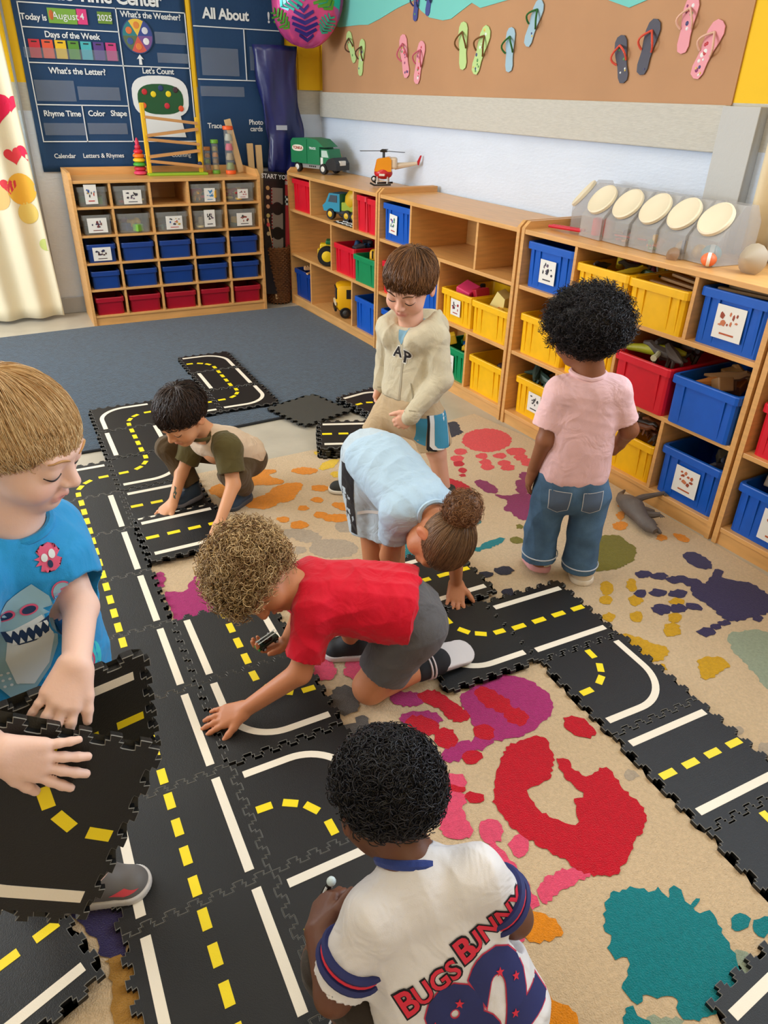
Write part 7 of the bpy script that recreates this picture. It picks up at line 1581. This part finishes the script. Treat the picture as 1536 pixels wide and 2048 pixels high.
# ---------------------------------------------------------------- squatting boy
def kid_squat():
    t, o = person('dark-haired boy squatting in a cream and olive raglan shirt, pressing a road mat down', (.70, -.23, .011))
    SK, LIP = (222, 160, 118), (190, 100, 90)
    hd = Head((.532, -.290, .425), dr(-.42, -.72, -.55), dr(-.30, -.42, .86), 1.02)
    S = SDF(.0035); nk = (.625, -.245, .315); hd.add(S, nk, .035)
    sl, el = (.672, -.345, .290), (.665, -.405, .170); sr, er = (.588, -.165, .255), (.522, -.185, .145)
    wl, wr = (.578, -.494, .075), (.462, -.258, .060)
    S.cone(nk, (.66, -.24, .27), .035, .05, .03)
    S.chain([sl, el, wl], [.03, .026, .018]); S.chain([sr, er, wr], [.03, .025, .018])
    hand(S, wl, (-.40, -.62, -.62), dr(-.45, -.55, .65), 1.0, 1, (.15, .2, .2), .10, tang=.6); hand(S, wr, (-.88, -.15, -.50), dr(-.2, -.5, .9), 1.0, -1, (.15, .25, .25), .10)
    for a, b_ in (((.742, -.262, .06), (.69, -.34, .17)), ((.552, -.176, .06), (.510, -.115, .2))): S.cone(a, b_, .026, .034)
    torso(S, (.66, -.24, .26), (.76, -.18, .19), dr(.5, -.85, 0), .03, .03, .055, .06)
    b = skinmesh(S, hd, SK, LIP, t, o)
    BH = hair_mat('dark_hair', (28, 19, 16), (66, 46, 36), .38)
    hd.face_lines(bv(b), t, o, BH, t)
    # dragon-like temporary tattoo on the forearm
    B = bv(b); fa = (V3(er)+V3(wr))/2
    decal('arm_tattoo', [(-.005, .018), (.004, .012), (.001, .004), (.007, -.004), (.002, -.012), (.004, -.022), (-.004, -.016), (-.007, -.004), (-.003, .004)], fa, RI, UP, AW, B, cmat(70, 84, 70, .6), t, o, .01, .0008)
    CREAMS = cloth('cream_jersey', (226, 200, 172), .85); OL = cloth('olive_jersey', (92, 82, 46), .85)
    sdv = V3(sl)-V3(sr)
    S = SDF(.0045)
    torso(S, (.640, -.245, .285), (.765, -.180, .185), sdv, .046, .046, .058, .068, .03, cut=[((.80, -.165, .175), nrm((.8, .42, -.6)))])
    S.ell((.60, -.262, .322), (.05, .05, .03), None, .012, 's')
    S.ell((.705, -.212, .268), (.058, .06, .042), None, .03)
    sh = clothmesh(S, 'shirt_body', CREAMS, t, o, .004, 31, 42)
    for a, b_, nm in ((sl, V3(sl)*.32+V3(el)*.68, 1), (sr, V3(sr)*.35+V3(er)*.65, 2)):
        S = SDF(.004); a = V3(a); inw = a+(V3((.645, -.245, .305))-a)*.62
        S.cone(inw+UP*.004, a, .050, .053, .02); sleeve(S, a, b_, .053, .049)
        clothmesh(S, 'sleeve', OL, sh, o, .003, 33+nm, 45)
    MB().tube([tuple(V3((.607, -.257, .318))+nrm(sdv)*.050*math.cos(a)+V3((.42, .25, -.2))*.10*math.sin(a)+UP*.02*math.sin(a)-o) for a in [2*PI*i/24 for i in range(24)]], .007, 6, closed=True).build('neck_band', OL, sh, True)
    BR = cloth('olive_trousers', (84, 66, 42), .85)
    S = SDF(.0045)
    torso(S, (.765, -.18, .19), (.772, -.172, .155), sdv, .045, .052, .062, .066, .03)
    for h_, k_, a_ in (((.770, -.225, .175), (.678, -.352, .185), (.742, -.270, .075)), ((.735, -.105, .165), (.500, -.118, .228), (.556, -.178, .085))):
        S.cone(h_, k_, .062, .050, .02); S.cone(k_, a_, .050, .042, .02, cut=[(a_, nrm(V3(a_)-V3(k_)))])
    clothmesh(S, 'trousers', BR, t, o, .005, 37, 42)
    SB = cmat(44, 62, 82, .7); SW = cmat(120, 120, 128, .7)
    s1 = shoe(t, o, V3((.765, -.235, .011)), V3((.655, -.315, .011)), (0, 0, 1), SB, cmat(70, 74, 82, .7), .033, extra=cmat(200, 205, 210))
    s2 = shoe(t, o, V3((.585, -.160, .0235)), V3((.465, -.225, .0235)), (0, 0, 1), SB, SW, .034, extra=cmat(196, 204, 214))
    MB().box(-.020, .020, -.012, .012, -.003, .004, .002, M=Matrix.Translation(V3((.525, -.192, .075))-o) @ Matrix.Rotation(.5, 4, 'Z') @ Matrix.Rotation(.3, 4, 'Y')).build('velcro_strap', cmat(176, 186, 200, .7), s2)
    straight_hair(hd, o, t, BH, 5200, (.036, .018, .006, -.045), 41, whorl=(-.02, -.45, .88), length=1.2, lift=.17, rad=.0013, messy=.16, tip=1.2)
kid_squat()

# ---------------------------------------------------------------- bending child with a bun
def kid_bend():
    t, o = person('child with a curly bun bending over in pale blue T-shirt, hand on a mat', (.94, -1.0, .011))
    SK, LIP = (196, 128, 88), (170, 90, 80)
    hd = Head((.968, -1.362, .405), dr(-.42, -.10, -.90), dr(.52, -.70, -.30), .94)
    S = SDF(.004); nk = (.973, -1.305, .446); hd.add(S, nk, .034)
    sl, el, wl = (.897, -1.250, .435), (.905, -1.20, .270), (.935, -1.135, .075); sr, er, wr = (1.048, -1.262, .425), (1.108, -1.240, .235), (1.160, -1.185, .082)
    S.cone(nk, (.97, -1.25, .438), .032, .036, .02)
    S.chain([sl, el, wl], [.032, .029, .020]); S.chain([sr, er, wr], [.032, .026, .019])
    hand(S, wr, (-.32, -.52, -.62), dr(0, -.55, .8), 1.02, -1, (-.25, .15, .15), .16, tang=.9); hand(S, wl, (-.25, -.1, -.9), dr(0, -.6, .5), 1.0, 1, (.2, .2, .2), .1)
    S.chain([(0.941, -0.967, 0.42), (0.958, -0.977, 0.24), (0.938, -1.032, 0.06)], [.060, .044, .028]); S.chain([(0.985, -1.032, 0.42), (0.991, -1.047, 0.24), (0.988, -1.097, 0.06)], [.060, .044, .028])
    b = skinmesh(S, hd, SK, LIP, t, o)
    TE = cloth('pale_blue_jersey', (178, 204, 224), .8)
    S = SDF(.0045); sdv = nrm(V3((.30, -.42, 0))*0+V3(sr)-V3(sl)); p1, p2 = V3((.972, -1.255, .440)), V3((.960, -1.011, .485)); ax = nrm(p2-p1)
    torso(S, p1, p2, sdv, .050, .040, .056, .070, .03, cut=[(p2+ax*.055, ax)])
    S.ell((.960, -1.066, .49), (.075, .10, .065), None, .03)
    S.cone(p1, sl, .045, .045, .03); S.cone(p1, sr, .045, .045, .03)
    sleeve(S, sl, V3(sl)*.48+V3(el)*.52, .047, .048); sleeve(S, sr, V3(sr)*.5+V3(er)*.5, .047, .046)
    S.ell((.972, -1.343, .452), (.040, .026, .036), None, .008, 's')
    sh = clothmesh(S, 'tshirt', TE, t, o, .0055, 51, 36)
    MB().tube([tuple(V3((.972, -1.318, .456))+nrm(sdv)*.044*math.cos(a)+UP*.040*math.sin(a)-o) for a in [2*PI*i/24 for i in range(24)]], .007, 6, closed=True).build('neck_band', TE, sh, True)
    GS = cloth('grey_blue_shorts', (190, 206, 218), .6); BKS = cloth('black_panel', (26, 22, 28), .7)
    S = SDF(.0045)
    torso(S, (0.963, -0.987, 0.475), (0.961, -0.987, 0.41), dr(.8, -.6, 0), .045, .045, .080, .082, .03)
    ends = []
    for a_, b_ in (((0.935, -0.964, 0.42), (0.953, -0.975, 0.228)), ((0.991, -1.027, 0.42), (0.991, -1.047, 0.228))):
        S.cone(a_, b_, .078, .072, .015, cut=[(b_, nrm(V3(b_)-V3(a_)))]); dd = nrm(V3(b_)-V3(a_)); S.cone(V3(b_)-dd*.01, V3(b_)+dd*.08, .062, .066, .004, 's')
    sh2 = clothmesh(S, 'shorts', GS, t, o, .004, 53, 44); B = bv(sh2)
    c = V3((0.963, -0.997, 0.35))
    decal('black_side_panel', [(-.125, .16), (-.070, .16), (-.072, .02), (-.060, -.13), (-.125, -.13)], c, RI, UP, AW, B, BKS, sh2, o, .015, .0016)
    decal('black_inner_panel', [(.020, .04), (.034, .04), (.075, -.13), (.040, -.13)], c, RI, UP, AW, B, BKS, sh2, o, .015, .0016)
    decal('white_stripe', [(-.060, -.036), (.018, -.008), (.018, .004), (-.060, -.024)], c, RI, UP, AW, B, cmat(236, 236, 234, .7), sh2, o, .015, .0022)
    SW = cmat(225, 225, 228, .7)
    for h_, tt in (((0.948, -1.012, 0.011), (0.883, -1.132, 0.011)), ((1.008, -1.072, 0.011), (0.958, -1.202, 0.0235))): shoe(t, o, V3(h_), V3((tt[0], tt[1], .011)), (0, 0, 1), SW, SW, .033)
    HM = hair_mat('light_brown_hair', (72, 48, 32), (150, 112, 76), .4)
    straight_hair(hd, o, t, HM, 4600, (.046, .03, -.008, -.045), 55, whorl=(.12, -.98, .10), length=3, lift=.035, rad=.0011, messy=.05)
    bun = Head(hd.p(.018, -.112, .012), hd.f, hd.u, .50)
    curly_hair(bun, o, t, hair_mat('bun_hair', (96, 62, 38), (176, 124, 80), .45), 1100, (-9, -9, -9, -9), 57, grow=.040, coil=.013, turns=2.2, rad=.0022, cap=.9)
kid_bend()

# ---------------------------------------------------------------- kneeling boy in red
def kid_red():
    t, o = person('kneeling boy with blond curls in a red T-shirt and grey shorts, holding a toy car', (.74, -1.42, .011))
    SK, LIP = (202, 132, 92), (180, 95, 85)
    hd = Head((.476, -1.292, .386), dr(-.02, -.62, -.78), dr(-.86, -.30, .42), 1.06)
    S = SDF(.0035); nk = (.560, -1.335, .345); hd.add(S, nk, .036)
    S.cone(nk, (.60, -1.35, .34), .036, .05, .03)
    sr, er, wr = (.580, -1.425, .318), (.520, -1.455, .178), (.382, -1.410, .068); sl, el, wl = (.618, -1.275, .318), (.602, -1.255, .185), (.558, -1.246, .098)
    S.chain([sr, er, wr], [.034, .029, .020]); S.chain([sl, el, wl], [.034, .028, .020])
    hand(S, wr, (-.92, .30, -.28), dr(-.2, -.35, .85), 1.08, -1, (.05, .15, .2), .11, tang=.75)
    hand(S, wl, (-.88, .05, .02), (-.1, -.15, -.95), 1.02, 1, (.35, .45, .4), .06, tcurl=.5)
    S.chain([(.785, -1.50, .22), (.712, -1.468, .062), (.884, -1.465, .062)], [.056, .046, .030]); S.cone((.884, -1.465, .062), (.93, -1.466, .060), .030, .028)
    S.chain([(.80, -1.40, .28), (.700, -1.285, .29), (.752, -1.272, .06)], [.055, .046, .028])
    b = skinmesh(S, hd, SK, LIP, t, o)
    RD = cloth('red_jersey', (214, 14, 44), .75); GR = cloth('grey_shorts', (92, 90, 92), .85)
    S = SDF(.0045); p1, p2 = V3((.610, -1.350, .325)), V3((.800, -1.462, .305)); ax = nrm(p2-p1); sdv = V3(sl)-V3(sr)
    torso(S, p1, p2, sdv, .050, .048, .064, .084, .03, cut=[(p2+ax*.030, ax)])
    S.ell((.715, -1.405, .335), (.085, .08, .06), None, .03)
    S.cone(p2-ax*.0, p2+ax*.07, .070, .072, .006, 's')
    S.cone(p1, sr, .05, .052, .03); S.cone(p1, sl, .05, .052, .03)
    sleeve(S, sr, V3(sr)*.28+V3(er)*.72, .054, .053); sleeve(S, sl, V3(sl)*.3+V3(el)*.7, .054, .052)
    S.ell((.555, -1.335, .352), (.034, .04, .036), None, .01, 's')
    sh = clothmesh(S, 'tshirt', RD, t, o, .0055, 61, 38)
    S = SDF(.0045)
    torso(S, (.800, -1.462, .30), (.825, -1.472, .265), sdv, .045, .050, .074, .080, .03)
    for a_, b_ in (((.800, -1.505, .245), (.742, -1.482, .118)), ((.805, -1.405, .27), (.722, -1.310, .285))):
        S.cone(a_, b_, .080, .070, .02, cut=[(b_, nrm(V3(b_)-V3(a_)))]); dd = nrm(V3(b_)-V3(a_)); S.cone(V3(b_)-dd*.01, V3(b_)+dd*.08, .059, .062, .004, 's')
    so = clothmesh(S, 'shorts', GR, t, o, .004, 63, 44)
    SB = cmat(30, 30, 34, .7); SW = cmat(222, 214, 212, .6); SG = cmat(150, 152, 156, .6)
    s9 = shoe(t, o, V3((.905, -1.462, .080)), V3((1.045, -1.455, .062)), dr(.15, .40, -.9), SB, cmat(214, 206, 204, .6), .037, extra=SG)
    up9 = dr(.15, .40, -.9); d9 = nrm(V3((.14, .007, -.018))); u9 = np.cross(d9, up9); B9 = bv(s9.children[0]); c9 = V3((.975, -1.4585, .070))
    decal('tread', [(.055*math.cos(q), .021*math.sin(q)) for q in [2*PI*i/22 for i in range(22)]], c9, d9, u9, up9, B9, cmat(84, 92, 100, .7), s9, o, .02, .0012)
    shoe(t, o, V3((.795, -1.290, .011)), V3((.672, -1.245, .011)), (0, 0, 1), SB, SW, .035, extra=SW)
    S = SDF(.004); S.cone((.865, -1.465, .062), (.925, -1.464, .066), .036, .038, .01); sk = clothmesh(S, 'sock', cmat(34, 34, 38, .9), t, o, .001, 1)
    for k in (0, 1):
        q = V3((.888+.012*k, -1.465, .063)); MB().tube([tuple(q+V3((0, .0375*math.cos(a), .0375*math.sin(a)))-o) for a in [2*PI*i/20 for i in range(20)]], .003, 5, closed=True).build('sock_stripe', cmat(220, 205, 205, .8), sk)
    curly_hair(hd, o, t, hair_mat('blond_curls', (110, 72, 36), (240, 206, 150), .5), 3400, (.030, .018, -.012, -.050), 65, grow=.044, coil=.0100, turns=2.0, rad=.0016, cap=.70)
    c = thing('toy_car', 'small dark green toy car held in the red-shirted boy\'s palm', 'toy vehicle', (.502, -1.246, .118), rot=(.12, -.1, .35))
    MB().box(-.034, .034, -.014, .014, .004, .016, .004).build('body', cmat(24, 40, 30, .25), c, True)
    MB().box(-.018, .014, -.011, .011, .015, .026, .005).build('cabin', cmat(14, 16, 18, .15), c, True)
    for y in (-.005, .005): MB().box(-.033, .033, y-.0015, y+.0015, .0262, .0268).build('stripe', cmat(200, 205, 200), c)
    MB().box(-.037, -.030, -.013, .013, .005, .012, .001).build('bumper', cmat(70, 150, 70), c)
    for x in (-.021, .021):
        for y in (-.014, .014): wheel(c, x, y, .007, .0075, .006, (150, 150, 150))
kid_red()

# ---------------------------------------------------------------- boy in the white jersey, back turned
def kid_jersey():
    t, o = person('black-haired boy in a white and navy jersey with red lettering, back to the viewer', (.46, -2.30, .011))
    SK, LIP = (112, 72, 54), (120, 66, 58)
    hd = Head((.434, -2.082, .466), dr(-.36, .70, -.60), dr(-.06, .50, .85), .99)
    S = SDF(.0035); nk = (.437, -2.160, .408); hd.add(S, nk, .037)
    S.cone(nk, (.44, -2.19, .37), .038, .055, .03)
    sl, el, wl = (.362, -2.186, .366), (.290, -2.196, .222), (.303, -2.096, .222); sr, er, wr = (.520, -2.218, .400), (.585, -2.25, .29), (.60, -2.16, .21)
    S.chain([sl, el, wl], [.034, .030, .021]); S.chain([sr, er, wr], [.034, .03, .021])
    hand(S, wl, dr(.16, .85, .12), dr(-.75, -.1, .65), 1.06, 1, (.8, .9, .6), .03, tcurl=.5); hand(S, wr, dr(-.4, .8, -.3), dr(.3, 0, .9), 1.05, -1, (.4, .4, .4), .05)
    torso(S, (.445, -2.20, .33), (.465, -2.28, .18), dr(1, -.1, 0), .035, .035, .045, .045)
    S.chain([(.41, -2.30, .10), (.31, -2.13, .18), (.35, -2.26, .05)], [.055, .045, .03]); S.chain([(.53, -2.31, .10), (.56, -2.15, .15), (.57, -2.27, .05)], [.05, .043, .03])
    b = skinmesh(S, hd, SK, LIP, t, o)
    WJ = mat('white_jersey', rgb(236, 234, 236), .6, bump=.15, bscale=700, sheen=.1, wrinkle=.26)
    S = SDF(.004); p1, p2 = V3((.443, -2.198, .350)), V3((.475, -2.290, .150)); sdv = V3(sr)-V3(sl)
    torso(S, p1, p2, sdv, .050, .066, .054, .082, .03)
    S.cone((.440, -2.175, .385), sl, .044, .046, .03); S.cone((.440, -2.175, .385), sr, .044, .046, .03)
    sleeve(S, sl, V3(sl)*.20+V3(el)*.80, .046, .050); sleeve(S, sr, V3(sr)*.3+V3(er)*.7, .046, .050)
    nv = nrm((0, .75, .66)); S.cone((.440, -2.195, .372), V3(nk), .052, .047, .02); S.ell(V3(nk)+nv*.034, (.044, .044, .030), None, .006, 's')
    sh = clothmesh(S, 'jersey', WJ, t, o, .0045, 71, 40); B = bv(sh)
    nc = np.cross(nv, RI); pts = [V3(nk)+nv*.006+RI*.047*math.cos(a)+nc*.047*math.sin(a) for a in [2*PI*i/28 for i in range(28)]]
    MB().tube([tuple(p-o) for p in pts], .009, 8, closed=True).build('collar_band', cloth('blue_rib', (52, 70, 140), .8), sh, True)
    # lettering across the back, numerals below, sleeve stripes
    dv = nrm(V3((.25, .66, -.70))); ux = nrm(sdv-(sdv@dv)*dv); uz = np.cross(ux, dv); uz = uz if uz[2] > 0 else -uz
    cen = V3((.462, -2.275, .300)); INK = cmat(20, 20, 30, .7); RED_ = cmat(222, 40, 66, .6); NB = cmat(36, 44, 104, .7)
    w1, w2 = nrm(ux*math.cos(.30)+uz*math.sin(.30)), nrm(-ux*math.sin(.30)+uz*math.cos(.30))
    for s, x, z in (('B', -.092, .006), ('UGS', -.040, .006), ('B', .020, .018), ('UNNY', .080, .018)):
        sz = (.051 if len(s) == 1 else .041)
        decal_text(s, sz*1.04, cen+w1*x+w2*z, w1, w2, dv, B, INK, sh, o, .07, .0018, .01, 1.0); decal_text(s, sz, cen+w1*x+w2*z, w1, w2, dv, B, RED_, sh, o, .024, .0030, .01, 1.0)
    for s, x in (('8', -.044), ('2', .044)):
        decal_text(s, .17, cen+w1*x-w2*.082, w1, w2, dv, B, cmat(210, 60, 90, .7), sh, o, .072, .0014, .012); decal_text(s, .17, cen+w1*x-w2*.082, w1, w2, dv, B, NB, sh, o, .06, .0024, .012)
    for x, z in ((-.078, -.045), (-.03, -.040), (-.075, -.11), (-.03, -.095), (.045, -.045), (.062, -.07), (.03, -.11)):
        st = [((.0075 if k % 2 else .0032)*math.cos(k*PI/5+.3), (.0075 if k % 2 else .0032)*math.sin(k*PI/5+.3)) for k in range(10)]
        decal('star', st, cen+w1*x+w2*z, w1, w2, dv, B, RED_, sh, o, .01, .0036)
    for a, e, nm in ((sl, el, 1), (sr, er, 2)):
        a, e = V3(a), V3(e); d = nrm(e-a); u = nrm(np.cross(d, (0, 0, 1))); w_ = np.cross(d, u); L = np.linalg.norm(e-a)
        for k, (f_, r, m) in enumerate(((.47, .0520, NB), (.535, .0525, RED_), (.60, .0530, NB))):
            q = a+d*L*f_
            MB().tube([tuple(q+(u*math.cos(g)+w_*math.sin(g))*(r-.003)-o) for g in [2*PI*i/30 for i in range(30)]], .0068 if m is NB else .003, 6, closed=True).build('sleeve_stripe', m, sh, True)
    S = SDF(.0045); torso(S, (.470, -2.285, .13), (.475, -2.29, .10), sdv, .055, .058, .07, .075, .03)
    for h_, k_ in (((.41, -2.29, .11), (.312, -2.14, .185)), ((.53, -2.31, .10), (.56, -2.15, .16))): S.cone(h_, k_, .068, .055, .02)
    clothmesh(S, 'trousers', cloth('dark_trousers', (58, 50, 44), .85), t, o, .004, 73, 42)
    for h_, tt in (((.36, -2.28, .024), (.31, -2.15, .024)), ((.56, -2.29, .024), (.58, -2.16, .024))): shoe(t, o, V3(h_), V3(tt), (0, 0, 1), cmat(40, 40, 44), cmat(200, 200, 200), .034)
    HM = hair_mat('black_hair', (12, 10, 12), (40, 40, 50), .36)
    straight_hair(hd, o, t, HM, 2600, (.04, .02, .0, -.052), 75, length=1.2, lift=.10, rad=.0013, messy=.2)
    h2 = curly_hair(hd, o, t, HM, 3600, (.04, .03, .02, -.025), 77, grow=.020, coil=.012, turns=1.3, rad=.0016, cap=.85)
    f = thing('toy_figure', 'tiny white and black toy figure pinched in the jersey boy\'s hand', 'toy', (.346, -2.040, .238), rot=(.3, .2, .4))
    MB().lathe([(.006, -.02), (.007, 0), (.005, .012)], 10).build('body', cmat(24, 24, 28), f, True); MB().sphere((0, 0, .020), .0085).build('head', cmat(214, 232, 236), f, True)
    for s in (-1, 1): MB().tube([(s*.005, 0, .006), (s*.010, -.003, -.006)], .0025, 6).build('arm', cmat(225, 228, 230), f)
kid_jersey()

# ---------------------------------------------------------------- fair boy at the left, holding two mats
HM2 = Matrix(((.8485, .5276, -.040, -.1298), (-.1618, .1873, -.969, -1.8396), (-.5038, .8286, .244, .7017), (0, 0, 0, 1)))
def ortho(x, y, org):
    y = nrm(y); x = V3(x); x = nrm(x-(x@y)*y); n = np.cross(x, y); return Matrix(((x[0], y[0], n[0], org[0]), (x[1], y[1], n[1], org[1]), (x[2], y[2], n[2], org[2]), (0, 0, 0, 1)))
y2 = V3((.5276, .1873, .8286)); road_mat(0, 0, 'C', 'curved mat held nearest the viewer by the fair-haired boy', M=ortho((.8485, -.1618, -.5038), y2, (-.1298, -1.8396, .7017)), quarter=3)
yv = nrm((.0135, -.1749, .9845)); xv = nrm((.9867, .162, .0153)); yv = nrm(yv-(xv@yv)*xv); A1 = V3((.137, -1.778, .655))
road_mat(0, 0, 'H', 'straight mat held behind the other by the fair-haired boy', M=ortho(xv, yv, A1-xv*T))
def kid_blond():
    t, o = person('fair-haired boy in a bright blue shark T-shirt at the left, holding two road mats', (-.06, -1.62, .011))
    SK, LIP = (246, 206, 190), (222, 130, 130)
    hd = Head((.031, -1.618, .976), dr(.92, -.12, -.38), dr(.34, -.05, .93), 1.02)
    S = SDF(.003); nk = (.0, -1.607, .850); hd.add(S, nk, .037)
    S.cone(nk, (-.01, -1.605, .80), .037, .055, .03)
    sl, el, wl = (.045, -1.552, .778), (.064, -1.660, .680), (.040, -1.800, .678); sr, er, wr = (-.085, -1.672, .790), (-.135, -1.795, .668), (-.080, -1.893, .638)
    S.chain([sl, el, wl], [.032, .028, .021]); S.chain([sr, er, wr], [.032, .028, .021])
    hand(S, wl, V3((-.026, -1.862, .608))-V3(wl), dr(.25, -.9, .3), 1.12, -1, (.12, .22, .25), .13, tang=.55)
    hand(S, wr, (.80, -.14, -.52), (-.04, -.97, .24), 1.15, 1, (.02, .08, .1), .20, tang=.65, fan=-.05)
    torso(S, (-.015, -1.61, .75), (-.05, -1.60, .50), dr(.55, .8, 0), .035, .035, .045, .045)
    S.chain([(-.02, -1.585, .40), (-.012, -1.66, .24), (-.022, -1.715, .06)], [.055, .042, .028]); S.chain([(-.12, -1.63, .40), (-.13, -1.66, .24), (-.13, -1.66, .06)], [.055, .042, .028])
    b = skinmesh(S, hd, SK, LIP, t, o)
    BH = hair_mat('fair_hair', (196, 148, 94), (250, 222, 176), .36)
    hd.face_lines(bv(b), t, o, BH, t, brow=.005)
    BL = mat('bright_blue_jersey', rgb(18, 148, 214), .75, bump=.2, bscale=600, sheen=.15, var=.04, vscale=20, wrinkle=.26)
    fr = dr(.55, -.83, .0); sd = V3((-fr[1], fr[0], 0))     # sd = his left
    S = SDF(.004)
    torso(S, (-.012, -1.61, .755), (-.045, -1.60, .54), sd, .050, .050, .068, .086, .03, cut=[((-.05, -1.6, .455), (0, 0, -1))])
    torso(S, (-.045, -1.60, .54), (-.05, -1.60, .44), sd, .050, .052, .086, .088, .03, cut=[((-.05, -1.6, .455), (0, 0, -1))])
    S.cone((-.008, -1.608, .805), sl, .048, .052, .03); S.cone((-.008, -1.608, .805), sr, .048, .052, .03)
    sleeve(S, sl, V3(sl)*.30+V3(el)*.70, .055, .056); sleeve(S, sr, V3(sr)*.30+V3(er)*.70, .055, .056)
    S.ell(V3((.002, -1.609, .852))+fr*.006, (.049, .049, .032), None, .012, 's')
    sh = clothmesh(S, 'tshirt', BL, t, o, .0035, 81, 40); B = bv(sh)
    pts = [V3((.0, -1.608, .836))+sd*.052*math.cos(a)+fr*.050*math.sin(a)-UP*.012*math.sin(a) for a in [2*PI*i/28 for i in range(28)]]
    MB().tube([tuple(p-o) for p in pts], .0075, 8, closed=True).build('neck_band', BL, sh, True)
    # cartoon shark print
    c0 = V3((-.02, -1.605, .690)); W_ = cmat(226, 234, 238, .7); G_ = cmat(150, 190, 206, .7); N_ = cmat(24, 52, 92, .7); P_ = cmat(226, 92, 130, .7); D_ = cmat(20, 110, 180, .7); T_ = cmat(60, 205, 215, .7)
    def dc(nm, poly, m, l=.0016, sub=.012): return decal(nm, poly, c0, sd, UP, -fr, B, m, sh, o, sub, l)
    def ellp(cx, cz, a, b_, n=20, r=0): return [(cx+a*math.cos(q)*math.cos(r)-b_*math.sin(q)*math.sin(r), cz+a*math.cos(q)*math.sin(r)+b_*math.sin(q)*math.cos(r)) for q in [2*PI*i/n for i in range(n)]]
    dc('shark_body', [(.015, .075), (.035, .045), (.040, .005), (.030, -.05), (.010, -.09), (-.02, -.12), (-.055, -.13), (-.075, -.09), (-.070, -.03), (-.055, .03), (-.025, .06)], G_)
    dc('shark_belly', [(.018, .015), (.028, -.03), (.010, -.08), (-.02, -.11), (-.045, -.10), (-.05, -.05), (-.035, .0)], W_, .0024)
    dc('shark_mouth', [(-.045, .005), (-.02, -.002), (.005, .0), (.028, .010), (.022, -.018), (.0, -.028), (-.025, -.028), (-.042, -.015)], N_, .0030)
    for k in range(6):
        x = -.038+k*.011; dc('shark_tooth', [(x, .003-.0006*k*(k-5)*-.2), (x+.010, .003), (x+.005, -.009)], W_, .0038); dc('shark_tooth', [(x+.003, -.025), (x+.011, -.025), (x+.007, -.014)], W_, .0038)
    for x in (-.028, .006): dc('sunglass_lens', ellp(x-.004, .032, .014, .010), P_, .0032); dc('sunglass_lens', ellp(x-.004, .032, .0105, .007), N_, .0040)
    dc('shark_fin', [(.030, -.02), (.062, -.002), (.070, .004), (.045, -.055)], D_, .0026)
    dc('shark_tail', [(-.02, -.12), (.03, -.145), (.055, -.19), (.0, -.165), (-.045, -.19), (-.05, -.13)], G_, .0022)
    for cx, cz, r in ((.055, .045, .016), (.060, -.115, .022), (-.07, -.16, .022)):
        dc('racket', ellp(cx, cz, r, r*1.25), P_, .0020); dc('racket_strings', ellp(cx, cz, r*.84, r*1.08), G_, .0028)
    st = [((.021 if k % 2 else .013)*math.cos(k*PI/12)+.048, (.021 if k % 2 else .013)*math.sin(k*PI/12)+.105) for k in range(24)]
    dc('pink_burst', st, P_, .0018); dc('burst_eye', ellp(.043, .108, .005, .006), W_, .0028); dc('burst_eye', ellp(.055, .110, .005, .006), W_, .0028); dc('burst_mouth', ellp(.049, .097, .004, .006), N_, .0028)
    dc('surfboard', ellp(.052, -.07, .014, .085, r=-.45), cmat(150, 190, 226, .7), .0018); dc('surfboard_stripe', ellp(.052, -.07, .005, .078, r=-.45), W_, .0026)
    dc('turquoise_swirl', ellp(.075, -.115, .020, .035), T_, .0016); dc('turquoise_swirl', ellp(.02, -.165, .05, .018, r=.3), T_, .0014)
    for k in range(12): dc('dot', ellp(-.062+.010*(k % 4), -.075-.012*(k//4), .0026, .0026, 8), W_, .0034)
    S = SDF(.0045); torso(S, (-.05, -1.60, .47), (-.06, -1.605, .40), sd, .048, .05, .078, .08, .03)
    for h_, k_ in (((-.02, -1.580, .40), (-.014, -1.65, .26)), ((-.12, -1.63, .40), (-.13, -1.66, .26))): S.cone(h_, k_, .075, .07, .02, cut=[(k_, (0, 0, -1))])
    clothmesh(S, 'shorts', cloth('navy_shorts', (36, 44, 74), .85), t, o, .004, 83, 42)
    SG = cmat(104, 100, 98, .6)
    s_ = shoe(t, o, V3((-.060, -1.695, .011)), V3((.070, -1.750, .0235)), (0, 0, 1), SG, cmat(206, 200, 194, .6), .038, extra=cmat(216, 60, 70))
    B2 = bv(s_); decal('pink_swoosh', [(-.03, .008), (.0, .018), (.028, .010), (.0, .004)], V3((.035, -1.735, .04)), dr(.9, -.3, 0), UP, AW, B2, cmat(222, 70, 80), s_, o, .01, .001)
    shoe(t, o, V3((-.16, -1.63, .011)), V3((-.06, -1.70, .011))+V3((.0, -.02, 0)), (0, 0, 1), SG, cmat(206, 200, 194, .6), .036)
    straight_hair(hd, o, t, BH, 13000, (.034, .010, -.008, -.050), 85, whorl=(.02, -.55, .82), length=1.7, lift=.11, rad=.00080, messy=.05, k=11)
kid_blond()
